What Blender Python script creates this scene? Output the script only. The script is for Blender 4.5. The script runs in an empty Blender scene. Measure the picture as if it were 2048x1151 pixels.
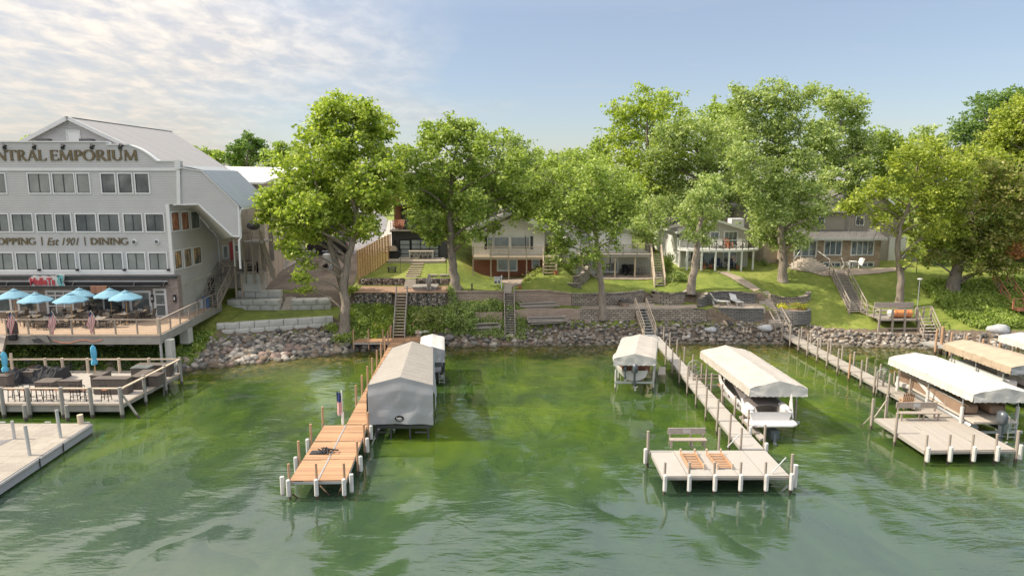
import bpy, bmesh, math, random
import numpy as np
from mathutils import Vector, Matrix, noise
C = bpy.context.scene.collection
D = bpy.data
S = bpy.context.scene
R = math.radians
random.seed(7)
# ------------------------------------------------------------------ camera
CAMH = 14.7; PITCH = R(9.1); FPX = 1365.33
cd = D.cameras.new('camera'); cam = D.objects.new('camera', cd); C.objects.link(cam)
cam.location = (0, 0, CAMH); cam.rotation_euler = (R(90) - PITCH, 0, 0)
cd.lens = 24; cd.sensor_width = 36; cd.clip_end = 6000; cd.clip_start = 0.5
S.camera = cam
# ------------------------------------------------------------------ light
SUN_EL = R(43); SUN_AZ = R(180)          # azimuth of the sun, measured from +X towards +Y (180 = straight from the left)
sd = Vector((math.cos(SUN_EL)*math.cos(SUN_AZ), math.cos(SUN_EL)*math.sin(SUN_AZ), math.sin(SUN_EL)))
sl = D.lights.new('sun', 'SUN'); so = D.objects.new('sun', sl); C.objects.link(so)
sl.energy = 2.7; sl.angle = R(0.6); sl.color = (1.0, 0.90, 0.74)
so.rotation_euler = sd.to_track_quat('Z', 'Y').to_euler(); so.location = (-60, 0, 60)
W = D.worlds.new("World"); S.world = W; W.use_nodes = True
wn = W.node_tree.nodes; wl = W.node_tree.links; wn.clear()
def N(t, tree=None, **k):
    n = (tree or wn).new(t)
    for a, b in k.items():
        if a.startswith('i_'):
            key = a[2:]; key = int(key) if key.isdigit() else key.replace('_', ' ')
            n.inputs[key].default_value = b
        else: setattr(n, a, b)
    return n
def build_world():
    out = N('ShaderNodeOutputWorld'); bg = N('ShaderNodeBackground')
    sky = N('ShaderNodeTexSky', sky_type='NISHITA', sun_disc=False)
    sky.sun_elevation = SUN_EL; sky.sun_rotation = R(90) - SUN_AZ
    sky.air_density = 1.0; sky.dust_density = 0.7; sky.ozone_density = 2.0; sky.altitude = 100
    tc = N('ShaderNodeTexCoord'); sp = N('ShaderNodeSeparateXYZ'); wl.new(tc.outputs['Generated'], sp.inputs[0])
    def M(op, a, b=None, c=None, clamp=False):
        n = N('ShaderNodeMath', operation=op, use_clamp=clamp)
        for i, v in enumerate((a, b, c)):
            if v is None: continue
            if isinstance(v, (int, float)): n.inputs[i].default_value = v
            else: wl.new(v, n.inputs[i])
        return n.outputs[0]
    zz = M('MAXIMUM', M('ADD', M('ABSOLUTE', sp.outputs[2]), 0.13), 0.13)
    u = M('DIVIDE', sp.outputs[0], zz); v = M('MULTIPLY', M('DIVIDE', sp.outputs[1], zz), .62)
    cb = N('ShaderNodeCombineXYZ'); wl.new(u, cb.inputs[0]); wl.new(v, cb.inputs[1])
    # altocumulus flock: fine ripples inside a large soft sheet that covers the left of the sky
    n1 = N('ShaderNodeTexNoise', i_Scale=6.5, i_Detail=8, i_Roughness=0.58, i_Distortion=0.25); wl.new(cb.outputs[0], n1.inputs['Vector'])
    n2 = N('ShaderNodeTexNoise', i_Scale=0.8, i_Detail=4, i_Roughness=0.5); wl.new(cb.outputs[0], n2.inputs['Vector'])
    az = M('DIVIDE', sp.outputs[0], M('MAXIMUM', M('ABSOLUTE', sp.outputs[1]), 0.05))
    # left sheet weight: 1 left of az=-0.35, 0 right of az=0
    wgt = M('MULTIPLY_ADD', M('MULTIPLY_ADD', M('SUBTRACT', n2.outputs['Fac'], 0.5), 1.5, az), -2.0, -0.12, clamp=True)
    wgt = M('SMOOTH_MIN', wgt, 1.0, 0.1)
    tex = M('MULTIPLY_ADD', n1.outputs['Fac'], 4.2, -1.62, clamp=True)
    mask = M('MULTIPLY', wgt, M('MULTIPLY_ADD', tex, 0.35, 0.6), clamp=True)
    # few thin streaks high on the right
    n3 = N('ShaderNodeTexNoise', i_Scale=1.1, i_Detail=5, i_Roughness=0.6)
    mp = N('ShaderNodeMapping'); mp.inputs['Scale'].default_value = (0.5, 2.2, 1); mp.inputs['Rotation'].default_value = (0, 0, 0.25)
    wl.new(cb.outputs[0], mp.inputs[0]); wl.new(mp.outputs[0], n3.inputs['Vector'])
    st = M('MULTIPLY_ADD', n3.outputs['Fac'], 3.0, -1.75, clamp=True)
    mask = M('MAXIMUM', mask, M('MULTIPLY', st, 0.35))
    hz = N('ShaderNodeValToRGB'); wl.new(M('ABSOLUTE', sp.outputs[2]), hz.inputs[0]); e = hz.color_ramp.elements; e.new(.5); e.new(.5)
    for i, (p, c) in enumerate(HAZE): e[i].position = p; e[i].color = c
    mul = N('ShaderNodeMixRGB', i_0=.62); wl.new(sky.outputs[0], mul.inputs[1]); wl.new(hz.outputs[0], mul.inputs[2])
    mx = N('ShaderNodeMixRGB'); wl.new(mask, mx.inputs[0]); wl.new(mul.outputs[0], mx.inputs[1]); cc = N('ShaderNodeMixRGB'); wl.new(tex, cc.inputs[0]); cc.inputs[1].default_value = CLOUD0; cc.inputs[2].default_value = CLOUDC; up = N('ShaderNodeVectorMath', operation='SCALE'); wl.new(cc.outputs[0], up.inputs[0]); wl.new(M('MULTIPLY_ADD', M('ABSOLUTE', sp.outputs[2]), 2.4, .75), up.inputs['Scale']); wl.new(up.outputs[0], mx.inputs[2])
    wl.new(mx.outputs[0], bg.inputs[0]); bg.inputs[1].default_value = SKYS
    wl.new(bg.outputs[0], out.inputs[0])
SKYS = 0.13
HAZE = [(0, (.75, .66, .8, 1)), (.22, (1.02, .98, 1.02, 1)), (.5, (4.6, 4.55, 4.5, 1)), (.85, (8.4, 8.2, 7.8, 1))]      # summer haze: thin and grey-blue low down, bright overhead
CLOUD0 = (2.45, 2.25, 2.08, 1); CLOUDC = (3.3, 3.0, 2.65, 1)
build_world()
S.view_settings.view_transform = 'Standard'; S.view_settings.look = 'None'
S.view_settings.exposure = 1.16; S.view_settings.gamma = 1
S.render.engine = 'CYCLES'
S.cycles.max_bounces = 6; S.cycles.diffuse_bounces = 3; S.cycles.glossy_bounces = 3; S.cycles.transparent_max_bounces = 6
# ------------------------------------------------------------------ photo pixel -> place in the world
cT, sT = math.cos(PITCH), math.sin(PITCH)
def ray(px, py):
    dx = (px - 1024)/FPX; dv = (575.5 - py)/FPX
    return Vector((dx, cT + dv*sT, -sT + dv*cT))
def PZ(px, py, z): r = ray(px, py); t = (z - CAMH)/r.z; return Vector((r.x*t, r.y*t, z))
def PY(px, py, Y): r = ray(px, py); t = Y/r.y; return Vector((r.x*t, Y, CAMH + r.z*t))
def XX(px, Y, z): return (px - 1024)/FPX*(Y*cT + (CAMH - z)*sT)
def PXc(py, X, px):                        # point on the plane X=const seen at px, py
    r = ray(px, py); t = X/r.x; return Vector((X, r.y*t, CAMH + r.z*t))
# ------------------------------------------------------------------ mesh builder
ORG = {}
class MB:
    def __init__(s): s.v = []; s.f = []; s.m = []; s.mi = 0
    def poly(s, pts, mi=None):
        b = len(s.v); s.v += [tuple(p) for p in pts]; s.f.append(tuple(range(b, b+len(pts)))); s.m.append(s.mi if mi is None else mi); return s
    def hexa(s, p, mi=None):               # 8 points: bottom ring 0-3, top ring 4-7
        b = len(s.v); s.v += [tuple(q) for q in p]
        for q in ((3,2,1,0),(4,5,6,7),(0,1,5,4),(1,2,6,5),(2,3,7,6),(3,0,4,7)):
            s.f.append(tuple(b+i for i in q)); s.m.append(s.mi if mi is None else mi)
        return s
    def bx(s, x0, x1, y0, y1, z0, z1, mi=None):
        return s.hexa([(x0,y0,z0),(x1,y0,z0),(x1,y1,z0),(x0,y1,z0),(x0,y0,z1),(x1,y0,z1),(x1,y1,z1),(x0,y1,z1)], mi)
    def box(s, c, d, rz=0, mi=None):
        m = Matrix.Rotation(rz, 3, 'Z'); c = Vector(c); x, y, z = d[0]/2, d[1]/2, d[2]/2
        return s.hexa([c + m @ Vector(q) for q in ((-x,-y,-z),(x,-y,-z),(x,y,-z),(-x,y,-z),(-x,-y,z),(x,-y,z),(x,y,z),(-x,y,z))], mi)
    def bar(s, p, q, w, h=None, mi=None, up=(0,0,1)):
        p = Vector(p); q = Vector(q); h = h or w; d = (q-p).normalized(); up = Vector(up)
        if abs(d.dot(up)) > .98: up = Vector((0,1,0))
        a = d.cross(up).normalized()*w/2; b = a.cross(d).normalized()*h/2
        return s.hexa([p-a-b, p+a-b, q+a-b, q-a-b, p-a+b, p+a+b, q+a+b, q-a+b], mi)
    def tube(s, p, q, r0, r1=None, n=8, caps=True, mi=None):
        return s.path([p, q], [r0, r0 if r1 is None else r1], n, caps, mi)
    def path(s, pts, rs, n=8, caps=True, mi=None):
        pts = [Vector(p) for p in pts]; mi = s.mi if mi is None else mi
        if isinstance(rs, (int, float)): rs = [rs]*len(pts)
        b = len(s.v); a = None
        for i, p in enumerate(pts):
            d = (pts[min(i+1, len(pts)-1)] - pts[max(i-1, 0)])
            d = d.normalized() if d.length > 1e-9 else Vector((0,0,1))
            if a is None: a = d.orthogonal().normalized()
            else:
                a = a - d*a.dot(d); a = a.normalized() if a.length > 1e-6 else d.orthogonal().normalized()
            c = d.cross(a)
            for k in range(n):
                t = 2*math.pi*(k+.5)/n; s.v.append(tuple(p + (a*math.cos(t) + c*math.sin(t))*rs[i]))
        for i in range(len(pts)-1):
            for k in range(n):
                k2 = (k+1) % n; s.f.append((b+i*n+k, b+i*n+k2, b+(i+1)*n+k2, b+(i+1)*n+k)); s.m.append(mi)
        if caps:
            s.f.append(tuple(b+k for k in reversed(range(n)))); s.m.append(mi)
            e = b+(len(pts)-1)*n; s.f.append(tuple(e+k for k in range(n))); s.m.append(mi)
        return s
    def prism(s, pts, ext, mi=None):       # polygon pushed along a vector
        pts = [Vector(p) for p in pts]; e = Vector(ext); n = len(pts); b = len(s.v); mi = s.mi if mi is None else mi
        s.v += [tuple(p) for p in pts] + [tuple(p+e) for p in pts]
        s.f.append(tuple(b+i for i in range(n))); s.f.append(tuple(b+n+i for i in reversed(range(n)))); s.m += [mi, mi]
        for i in range(n): s.f.append((b+i, b+n+i, b+n+(i+1) % n, b+(i+1) % n)); s.m.append(mi)
        return s
    def lathe(s, c, prof, n=16, mi=None, a0=0, a1=2*math.pi):
        mi = s.mi if mi is None else mi; c = Vector(c); b = len(s.v); full = abs(a1-a0-2*math.pi) < 1e-6; m = n if full else n+1
        for r, z in prof:
            for k in range(m):
                t = a0+(a1-a0)*k/n; s.v.append((c.x+r*math.cos(t), c.y+r*math.sin(t), c.z+z))
        for i in range(len(prof)-1):
            for k in range(n):
                k2 = (k+1) % m; s.f.append((b+i*m+k, b+i*m+k2, b+(i+1)*m+k2, b+(i+1)*m+k)); s.m.append(mi)
        return s
    def grid(s, rows, mi=None, loop=False):
        mi = s.mi if mi is None else mi; b = len(s.v); n = len(rows[0])
        for r in rows: s.v += [tuple(p) for p in r]
        for i in range(len(rows)-1):
            for k in range(n if loop else n-1):
                k2 = (k+1) % n; s.f.append((b+i*n+k, b+i*n+k2, b+(i+1)*n+k2, b+(i+1)*n+k)); s.m.append(mi)
        return s
    def build(s, name, mats, parent=None, smooth=False, bevel=0):
        me = D.meshes.new(name)
        o = ORG.get(parent.name, Vector()) if parent else Vector()
        v = [(a-o.x, b-o.y, c-o.z) for a, b, c in s.v] if o.length else s.v
        me.from_pydata(v, [], s.f)
        for m in (mats if isinstance(mats, (list, tuple)) else [mats]): me.materials.append(m)
        if any(s.m): me.polygons.foreach_set('material_index', s.m)
        bm = bmesh.new(); bm.from_mesh(me); bmesh.ops.recalc_face_normals(bm, faces=bm.faces)
        bm.to_mesh(me); bm.free()
        if smooth: me.polygons.foreach_set('use_smooth', [True]*len(me.polygons))
        ob = D.objects.new(name, me); C.objects.link(ob)
        if smooth == 'auto':
            try:
                me.polygons.foreach_set('use_smooth', [True]*len(me.polygons)); me.set_sharp_from_angle(angle=R(40))
            except Exception: pass
        if bevel:
            bv = ob.modifiers.new('bevel', 'BEVEL'); bv.width = bevel; bv.segments = 1; bv.limit_method = 'ANGLE'
        if parent: ob.parent = parent; ORG[ob.name] = o
        return ob
    def solo(s, name, label, cat, mats, loc=None, group=None, kind=None, **k):
        loc = Vector(loc) if loc is not None else Vector(s.v[0])
        s.v = [(a-loc.x, b-loc.y, c-loc.z) for a, b, c in s.v]
        o = s.build(name, mats, None, **k); o.location = loc; ORG[o.name] = loc
        tag(o, label, cat, group, kind); return o
def tag(o, label=None, cat=None, group=None, kind=None):
    if label: o['label'] = label
    if cat: o['category'] = cat
    if group: o['group'] = group
    if kind: o['kind'] = kind
    return o
def T(name, label, cat, loc=(0,0,0), group=None):
    o = D.objects.new(name, None); C.objects.link(o); o.location = loc; o.empty_display_size = .3
    ORG[o.name] = Vector(loc); return tag(o, label, cat, group)
def P(name, mats, parent, fn, **k):        # part from a function that fills a builder
    m = MB(); fn(m); return m.build(name, mats, parent, **k)
def ctree(o, parent=None):
    c = o.copy(); C.objects.link(c)
    if parent: c.parent = parent
    for ch in o.children: ctree(ch, c)
    return c
def dup(o, loc, rz=0, label=None, group=None, sc=None):
    c = ctree(o); c.location = loc; c.rotation_euler = (0, 0, rz)
    if label: c['label'] = label
    if group: c['group'] = group
    if sc: c.scale = sc if isinstance(sc, tuple) else (sc, sc, sc)
    return c
# ------------------------------------------------------------------ materials
def mnew(name):
    m = D.materials.new(name); m.use_nodes = True; nt = m.node_tree; b = nt.nodes['Principled BSDF']
    return m, nt, nt.nodes, nt.links, b
def mix(nt, fac, a, b, blend='MIX'):
    n = nt.nodes.new('ShaderNodeMixRGB'); n.blend_type = blend
    for i, v in enumerate((fac, a, b)):
        if isinstance(v, (int, float)): n.inputs[i].default_value = v
        elif isinstance(v, (tuple, list)): n.inputs[i].default_value = (*v[:3], 1)
        else: nt.links.new(v, n.inputs[i])
    return n.outputs[0]
def mth(nt, op, a, b=None, c=None, clamp=False):
    n = nt.nodes.new('ShaderNodeMath'); n.operation = op; n.use_clamp = clamp
    for i, v in enumerate((a, b, c)):
        if v is None: continue
        if isinstance(v, (int, float)): n.inputs[i].default_value = v
        else: nt.links.new(v, n.inputs[i])
    return n.outputs[0]
def noi(nt, vec, scale, detail=4, rough=.55, dist=0, col=False):
    n = nt.nodes.new('ShaderNodeTexNoise'); n.inputs['Scale'].default_value = scale; n.inputs['Detail'].default_value = detail
    n.inputs['Roughness'].default_value = rough; n.inputs['Distortion'].default_value = dist
    if vec is not None: nt.links.new(vec, n.inputs['Vector'])
    return n.outputs['Color' if col else 'Fac']
def ramp(nt, fac, stops):
    n = nt.nodes.new('ShaderNodeValToRGB'); e = n.color_ramp.elements
    while len(e) < len(stops): e.new(.5)
    for i, (p, c) in enumerate(stops):
        e[i].position = p; e[i].color = (*((c, c, c) if isinstance(c, (int, float)) else c), 1)
    nt.links.new(fac, n.inputs[0]); return n.outputs[0]
def coords(nt, kind='Object'):
    if kind == 'World': return nt.nodes.new('ShaderNodeNewGeometry').outputs['Position']
    return nt.nodes.new('ShaderNodeTexCoord').outputs[kind]
def bump(nt, bsdf, h, strength=.3, dist=.02):
    n = nt.nodes.new('ShaderNodeBump'); n.inputs['Strength'].default_value = strength; n.inputs['Distance'].default_value = dist
    nt.links.new(h, n.inputs['Height']); nt.links.new(n.outputs[0], bsdf.inputs['Normal'])
def sep(nt, v):
    n = nt.nodes.new('ShaderNodeSeparateXYZ'); nt.links.new(v, n.inputs[0]); return n.outputs
def comb(nt, x, y, z):
    n = nt.nodes.new('ShaderNodeCombineXYZ')
    for i, v in enumerate((x, y, z)):
        if isinstance(v, (int, float)): n.inputs[i].default_value = v
        else: nt.links.new(v, n.inputs[i])
    return n.outputs[0]
def mapv(nt, v, sc=(1,1,1), rot=(0,0,0)):
    n = nt.nodes.new('ShaderNodeMapping'); n.inputs['Scale'].default_value = sc; n.inputs['Rotation'].default_value = rot
    nt.links.new(v, n.inputs[0]); return n.outputs[0]
def pm(name, col, rough=.7, var=.18, sc=1.5, metal=0, bmp=0, bsc=12, dirt=0.0, stretch=None, spec=None, wet=False):
    """painted/plain surface with soft blotches, fine grain and optional grime"""
    m, nt, nn, ll, b = mnew(name); v = coords(nt, 'World')
    vv = mapv(nt, v, stretch) if stretch else v
    n1 = noi(nt, vv, sc, 5, .6); n2 = noi(nt, vv, sc*9, 3, .6)
    f = mth(nt, 'MULTIPLY_ADD', n2, .4, mth(nt, 'MULTIPLY', n1, .6))
    lo = tuple(c*(1-var) for c in col); hi = tuple(min(1, c*(1+var)) for c in col)
    c = ramp(nt, f, [(.3, lo), (.7, hi)])
    if dirt:
        d = ramp(nt, noi(nt, v, sc*.7, 6, .7), [(.45, 0), (.75, 1)])
        c = mix(nt, mth(nt, 'MULTIPLY', d, dirt), c, tuple(x*.35+.01 for x in col))
    if wet:                                # dark, soaked foot of everything that stands in the lake
        zs = mth(nt, 'ADD', sep(nt, v)[2], mth(nt, 'MULTIPLY', n2, .12)); c = mix(nt, ramp(nt, zs, [(.26, .85), (.36, 0)]), c, (.03, .024, .012))
    ll.new(c, b.inputs['Base Color']); b.inputs['Roughness'].default_value = rough; b.inputs['Metallic'].default_value = metal
    if spec is not None: b.inputs['Specular IOR Level'].default_value = spec
    if bmp: bump(nt, b, noi(nt, vv, bsc, 4, .6), bmp, .02)
    return m
def lines(nt, x, pitch, w):                # 1 inside a thin groove of width w every pitch
    f = mth(nt, 'FRACT', mth(nt, 'DIVIDE', x, pitch))
    return mth(nt, 'LESS_THAN', f, w/pitch), f
def siding(name, col, pitch=.15, vert=False, rough=.55, groove=.7):
    m, nt, nn, ll, b = mnew(name); v = coords(nt, 'World'); s = sep(nt, v)
    x = mth(nt, 'ADD', s[0], s[1]) if vert else s[2]
    g, f = lines(nt, x, pitch, pitch*.14)
    n1 = noi(nt, v, .8, 5, .6); n2 = noi(nt, mapv(nt, v, (1, 1, 14)) if not vert else v, 3, 4, .6)
    c = ramp(nt, mth(nt, 'MULTIPLY_ADD', n2, .4, mth(nt, 'MULTIPLY', n1, .6)), [(.3, tuple(k*.9 for k in col)), (.7, tuple(k*1.07 for k in col))])
    c = mix(nt, g, c, tuple(k*groove for k in col)); ll.new(c, b.inputs['Base Color']); b.inputs['Roughness'].default_value = rough
    bump(nt, b, f if not vert else mth(nt, 'SUBTRACT', 1, g), .5, .02); return m
def planks(name, col, pitch=.14, axis=0, var=.3, rough=.75, gap=.06):
    m, nt, nn, ll, b = mnew(name); v = coords(nt, 'World'); s = sep(nt, v)
    g, f = lines(nt, s[axis], pitch, pitch*gap*2)
    pid = mth(nt, 'FLOOR', mth(nt, 'DIVIDE', s[axis], pitch))
    wn_ = nt.nodes.new('ShaderNodeTexWhiteNoise'); wn_.noise_dimensions = '1D'; ll.new(pid, wn_.inputs['W'])
    st = [1.2, 1.2, 1.2]; st[axis] = 12
    n1 = noi(nt, mapv(nt, v, tuple(st)), 1.6, 6, .65); n2 = noi(nt, v, .6, 4, .6)
    f2 = mth(nt, 'ADD', mth(nt, 'MULTIPLY', wn_.outputs['Value'], .35), mth(nt, 'ADD', mth(nt, 'MULTIPLY', n1, .35), mth(nt, 'MULTIPLY', n2, .3)))
    c = ramp(nt, f2, [(.2, tuple(k*(1-var) for k in col)), (.8, tuple(min(1, k*(1+var)) for k in col))])
    c = mix(nt, g, c, tuple(k*.3 for k in col)); ll.new(c, b.inputs['Base Color']); b.inputs['Roughness'].default_value = rough
    bump(nt, b, mth(nt, 'SUBTRACT', n1, g), .35, .015); return m
def brick(name, c1, c2, mortar, bw=.4, bh=.1, ms=.012, rough=.85, bmp=.6, rot=False):
    m, nt, nn, ll, b = mnew(name); v = coords(nt, 'World'); s = sep(nt, v)
    n = nn.new('ShaderNodeTexBrick'); x = mth(nt, 'ADD', s[0], s[1])
    ll.new(comb(nt, x, s[1] if rot else s[2], 0) if not rot else comb(nt, s[0], s[1], 0), n.inputs['Vector'])
    n.inputs['Scale'].default_value = 1; n.inputs['Brick Width'].default_value = bw; n.inputs['Row Height'].default_value = bh
    n.inputs['Mortar Size'].default_value = ms; n.inputs['Mortar Smooth'].default_value = .2; n.inputs['Bias'].default_value = 0
    n.inputs['Color1'].default_value = (*c1, 1); n.inputs['Color2'].default_value = (*c2, 1); n.inputs['Mortar'].default_value = (*mortar, 1)
    n1 = noi(nt, v, 1.2, 6, .65); n2 = noi(nt, v, 14, 3, .6)
    c = mix(nt, .55, n.outputs['Color'], ramp(nt, mth(nt, 'MULTIPLY_ADD', n2, .5, mth(nt, 'MULTIPLY', n1, .5)), [(.3, .35), (.7, 1.0)]), 'MULTIPLY')
    c = mix(nt, .35, c, (1.35, 1.35, 1.35), 'MULTIPLY')
    ll.new(c, b.inputs['Base Color']); b.inputs['Roughness'].default_value = rough
    bump(nt, b, mth(nt, 'SUBTRACT', mth(nt, 'MULTIPLY', n2, .4), n.outputs['Fac']), bmp, .03); return m
def gabion(name):
    m, nt, nn, ll, b = mnew(name); v = coords(nt, 'World')
    vv = mapv(nt, v, (1, 1, 1.25)); vo = nn.new('ShaderNodeTexVoronoi'); vo.inputs['Scale'].default_value = 4.6; ll.new(vv, vo.inputs['Vector'])
    ve = nn.new('ShaderNodeTexVoronoi'); ve.feature = 'DISTANCE_TO_EDGE'; ve.inputs['Scale'].default_value = 4.6; ll.new(vv, ve.inputs['Vector'])
    s = sep(nt, vo.outputs['Color'])
    c = ramp(nt, s[0], [(0, (.12, .10, .085)), (.35, (.30, .25, .2)), (.7, (.42, .36, .29)), (1, (.5, .46, .4))])
    e = ramp(nt, ve.outputs['Distance'], [(.02, 0), (.12, 1)])
    c = mix(nt, e, (.02, .018, .015), mix(nt, .5, c, noi(nt, v, 12, 4, .6, col=True), 'OVERLAY'))
    ll.new(c, b.inputs['Base Color']); b.inputs['Roughness'].default_value = .9; bump(nt, b, e, .9, .08); return m
def glass(name, a=(.035, .05, .055), bcol=(.16, .18, .17), sc=.7):
    m, nt, nn, ll, b = mnew(name); v = coords(nt, 'World')
    n = noi(nt, mapv(nt, v, (1, 1, .8)), sc, 4, .6, .4)
    ll.new(ramp(nt, n, [(.38, a), (.62, bcol)]), b.inputs['Base Color']); b.inputs['Roughness'].default_value = .04
    b.inputs['IOR'].default_value = 1.9; b.inputs['Metallic'].default_value = .12
    bump(nt, b, noi(nt, v, .9, 2, .5), .05, .05); return m
def leafm(name, lo, mid, hi, trans=.42, rough=.45):
    m, nt, nn, ll, b = mnew(name)
    g = nn.new('ShaderNodeNewGeometry'); v = g.outputs['Position']
    f = mth(nt, 'ADD', mth(nt, 'MULTIPLY', g.outputs['Random Per Island'], .62), mth(nt, 'MULTIPLY', noi(nt, v, .5, 4, .6), .55))
    c = ramp(nt, f, [(.25, lo), (.55, mid), (.9, hi)])
    ll.new(c, b.inputs['Base Color']); b.inputs['Roughness'].default_value = rough; b.inputs['Specular IOR Level'].default_value = .35
    tr = nn.new('ShaderNodeBsdfTranslucent'); ll.new(mix(nt, 1, c, (1.25, 1.3, .6), 'MULTIPLY'), tr.inputs[0])
    ms = nn.new('ShaderNodeMixShader'); ms.inputs[0].default_value = trans
    ll.new(b.outputs[0], ms.inputs[1]); ll.new(tr.outputs[0], ms.inputs[2]); ll.new(ms.outputs[0], nn['Material Output'].inputs[0]); return m
def barkm(name, a=(.10, .085, .07), c2=(.26, .225, .185)):
    m, nt, nn, ll, b = mnew(name); v = coords(nt, 'World')
    n = noi(nt, mapv(nt, v, (6, 6, 1.1)), 1.6, 6, .7, .3); n2 = noi(nt, v, .7, 3, .5)
    f = mth(nt, 'ADD', mth(nt, 'MULTIPLY', n, .7), mth(nt, 'MULTIPLY', n2, .3))
    ll.new(ramp(nt, f, [(.35, a), (.62, c2)]), b.inputs['Base Color']); b.inputs['Roughness'].default_value = .9
    bump(nt, b, n, .9, .08); return m
def rockm(name, fix=None):
    m, nt, nn, ll, b = mnew(name); v = coords(nt, 'World'); oi = nn.new('ShaderNodeObjectInfo')
    g = nn.new('ShaderNodeNewGeometry')
    h = mth(nt, 'FRACT', mth(nt, 'ADD', oi.outputs['Random'], g.outputs['Random Per Island']))
    c = mix(nt, .5, fix, ramp(nt, noi(nt, v, 1.3, 4), [(.3, .25), (.7, .5)]), 'SOFT_LIGHT') if fix else ramp(nt, h, [(0, (.07, .066, .06)), (.3, (.17, .155, .14)), (.5, (.27, .235, .195)), (.7, (.20, .155, .12)), (.86, (.32, .285, .245)), (1, (.44, .40, .355))])
    c = mix(nt, .6, c, ramp(nt, noi(nt, v, 5, 6, .7), [(.3, .35), (.7, .75)]), 'OVERLAY')
    s = sep(nt, v)                          # wet, algae-stained foot of the stones that stand in the water
    wet = ramp(nt, mth(nt, 'ADD', s[2], mth(nt, 'MULTIPLY', noi(nt, v, 3, 2), .25)), [(.2, 1), (.42, 0)])
    c = mix(nt, mth(nt, 'MULTIPLY', wet, .75), c, (.05, .045, .02))
    ll.new(c, b.inputs['Base Color']); b.inputs['Roughness'].default_value = .85; bump(nt, b, noi(nt, v, 6, 5, .65), .5, .05); return m
M = {}
M['grey_siding'] = siding('grey_siding', (.51, .505, .50), .19)
M['white_trim'] = pm('white_trim', (.66, .66, .65), .5, .06, 1)
M['dark_frame'] = pm('dark_frame', (.035, .04, .045), .5, .1)
M['glass'] = glass('window_glass', (.035, .05, .06), (.19, .21, .21), .33); M['glass_pale'] = glass('glass_pale', (.17, .19, .185), (.27, .29, .28), .5)
M['glass_warm'] = glass('glass_warm', (.30, .06, .03), (.45, .24, .12), 1.6)
M['glass_amber'] = glass('glass_amber', (.10, .12, .11), (.6, .38, .16), 1.2)
M['brown_brick'] = brick('brown_brick', (.23, .17, .15), (.34, .28, .25), (.36, .33, .3), .24, .08, .012)
M['tan_brick'] = brick('tan_brick', (.33, .235, .165), (.50, .39, .29), (.42, .36, .29), .42, .12, .014)
M['red_brick'] = brick('red_brick', (.26, .075, .04), (.36, .12, .07), (.28, .16, .11), .22, .075, .01)
M['block_wall'] = brick('block_wall', (.28, .235, .19), (.46, .40, .33), (.035, .03, .025), .42, .2, .022, bmp=1)
M['tan_block'] = brick('tan_block', (.40, .30, .235), (.48, .37, .29), (.25, .19, .15), .42, .15, .014, bmp=.8)
M['grey_block'] = brick('grey_block', (.17, .165, .155), (.26, .25, .235), (.05, .05, .045), .42, .15, .02, bmp=1)
M['gabion'] = gabion('gabion_stone')
M['concrete'] = pm('concrete', (.44, .44, .41), .85, .14, .9, bmp=.3, dirt=.35)
M['pale_concrete'] = pm('pale_concrete', (.50, .49, .45), .85, .14, 1.1, bmp=.5, bsc=8, dirt=.25)
M['metal_roof'] = planks('metal_roof', (.30, .285, .27), .4, 1, .06, .45, .05)
M['blue_metal_roof'] = planks('blue_metal_roof', (.25, .28, .295), .45, 1, .07, .45, .06)
M['white_roof'] = planks('white_roof', (.62, .60, .57), .6, 1, .06, .5, .03)
M['shingle'] = brick('shingle', (.12, .112, .105), (.19, .175, .165), (.10, .095, .09), .35, .14, .012, rot=True, bmp=.4)
M['tan_wall'] = siding('tan_wall', (.50, .43, .36), 1.3, True, .7, .75)
M['gold_letter'] = pm('gold_letter', (.15, .115, .06), .5, .25, 3, .1)
M['black'] = pm('black_paint', (.018, .018, .02), .75, .2); M['black_fabric'] = pm('black_fabric', (.03, .03, .033), .85, .3, 2, bmp=.3)
M['charcoal'] = pm('charcoal_stucco', (.055, .06, .068), .75, .15, 1)
M['cedar'] = planks('cedar', (.34, .14, .075), .15, 0, .3, .6)
M['deck_tan'] = planks('deck_tan', (.43, .31, .215), .14, 0, .12)
M['deck_grey'] = planks('deck_grey', (.40, .365, .325), .14, 0, .13); M['deck_grey_y'] = planks('deck_grey_y', (.44, .40, .36), .14, 1, .13)
M['dock_cedar'] = planks('dock_cedar', (.41, .235, .13), .13, 1, .42)
M['dock_tile'] = brick('dock_tile', (.31, .275, .235), (.365, .325, .275), (.24, .21, .18), .9, .9, .02, rot=True, bmp=.2)
M['dock_pale'] = pm('dock_pale', (.365, .34, .305), .7, .1, .8, dirt=.14, stretch=(1, .3, 1))
M['dock_taupe'] = planks('dock_taupe', (.375, .335, .29), .12, 0, .1, .7)
M['paver'] = brick('paver', (.34, .27, .21), (.40, .325, .255), (.40, .32, .25), .9, .9, .02, rot=True, bmp=.2)
M['paver_small'] = brick('paver_small', (.36, .29, .235), (.46, .38, .31), (.22, .18, .15), .28, .2, .012, rot=True, bmp=.3)
M['old_wood'] = planks('old_wood', (.36, .31, .265), .3, 2, .28, .85, .01); M['grey_wood'] = pm('grey_wood', (.34, .30, .265), .85, .3, 2, stretch=(2, 2, 6), bmp=.4)
M['post_wood'] = pm('post_wood', (.42, .26, .16), .8, .3, 2.5, wet=True, stretch=(3, 3, .6), bmp=.3)
M['post_grey'] = pm('post_grey', (.33, .28, .235), .8, .3, 2.5, wet=True, stretch=(3, 3, .6), bmp=.3)
M['pale_wood'] = pm('pale_wood', (.52, .42, .32), .75, .22, 2, stretch=(2, 2, .7))
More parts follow.
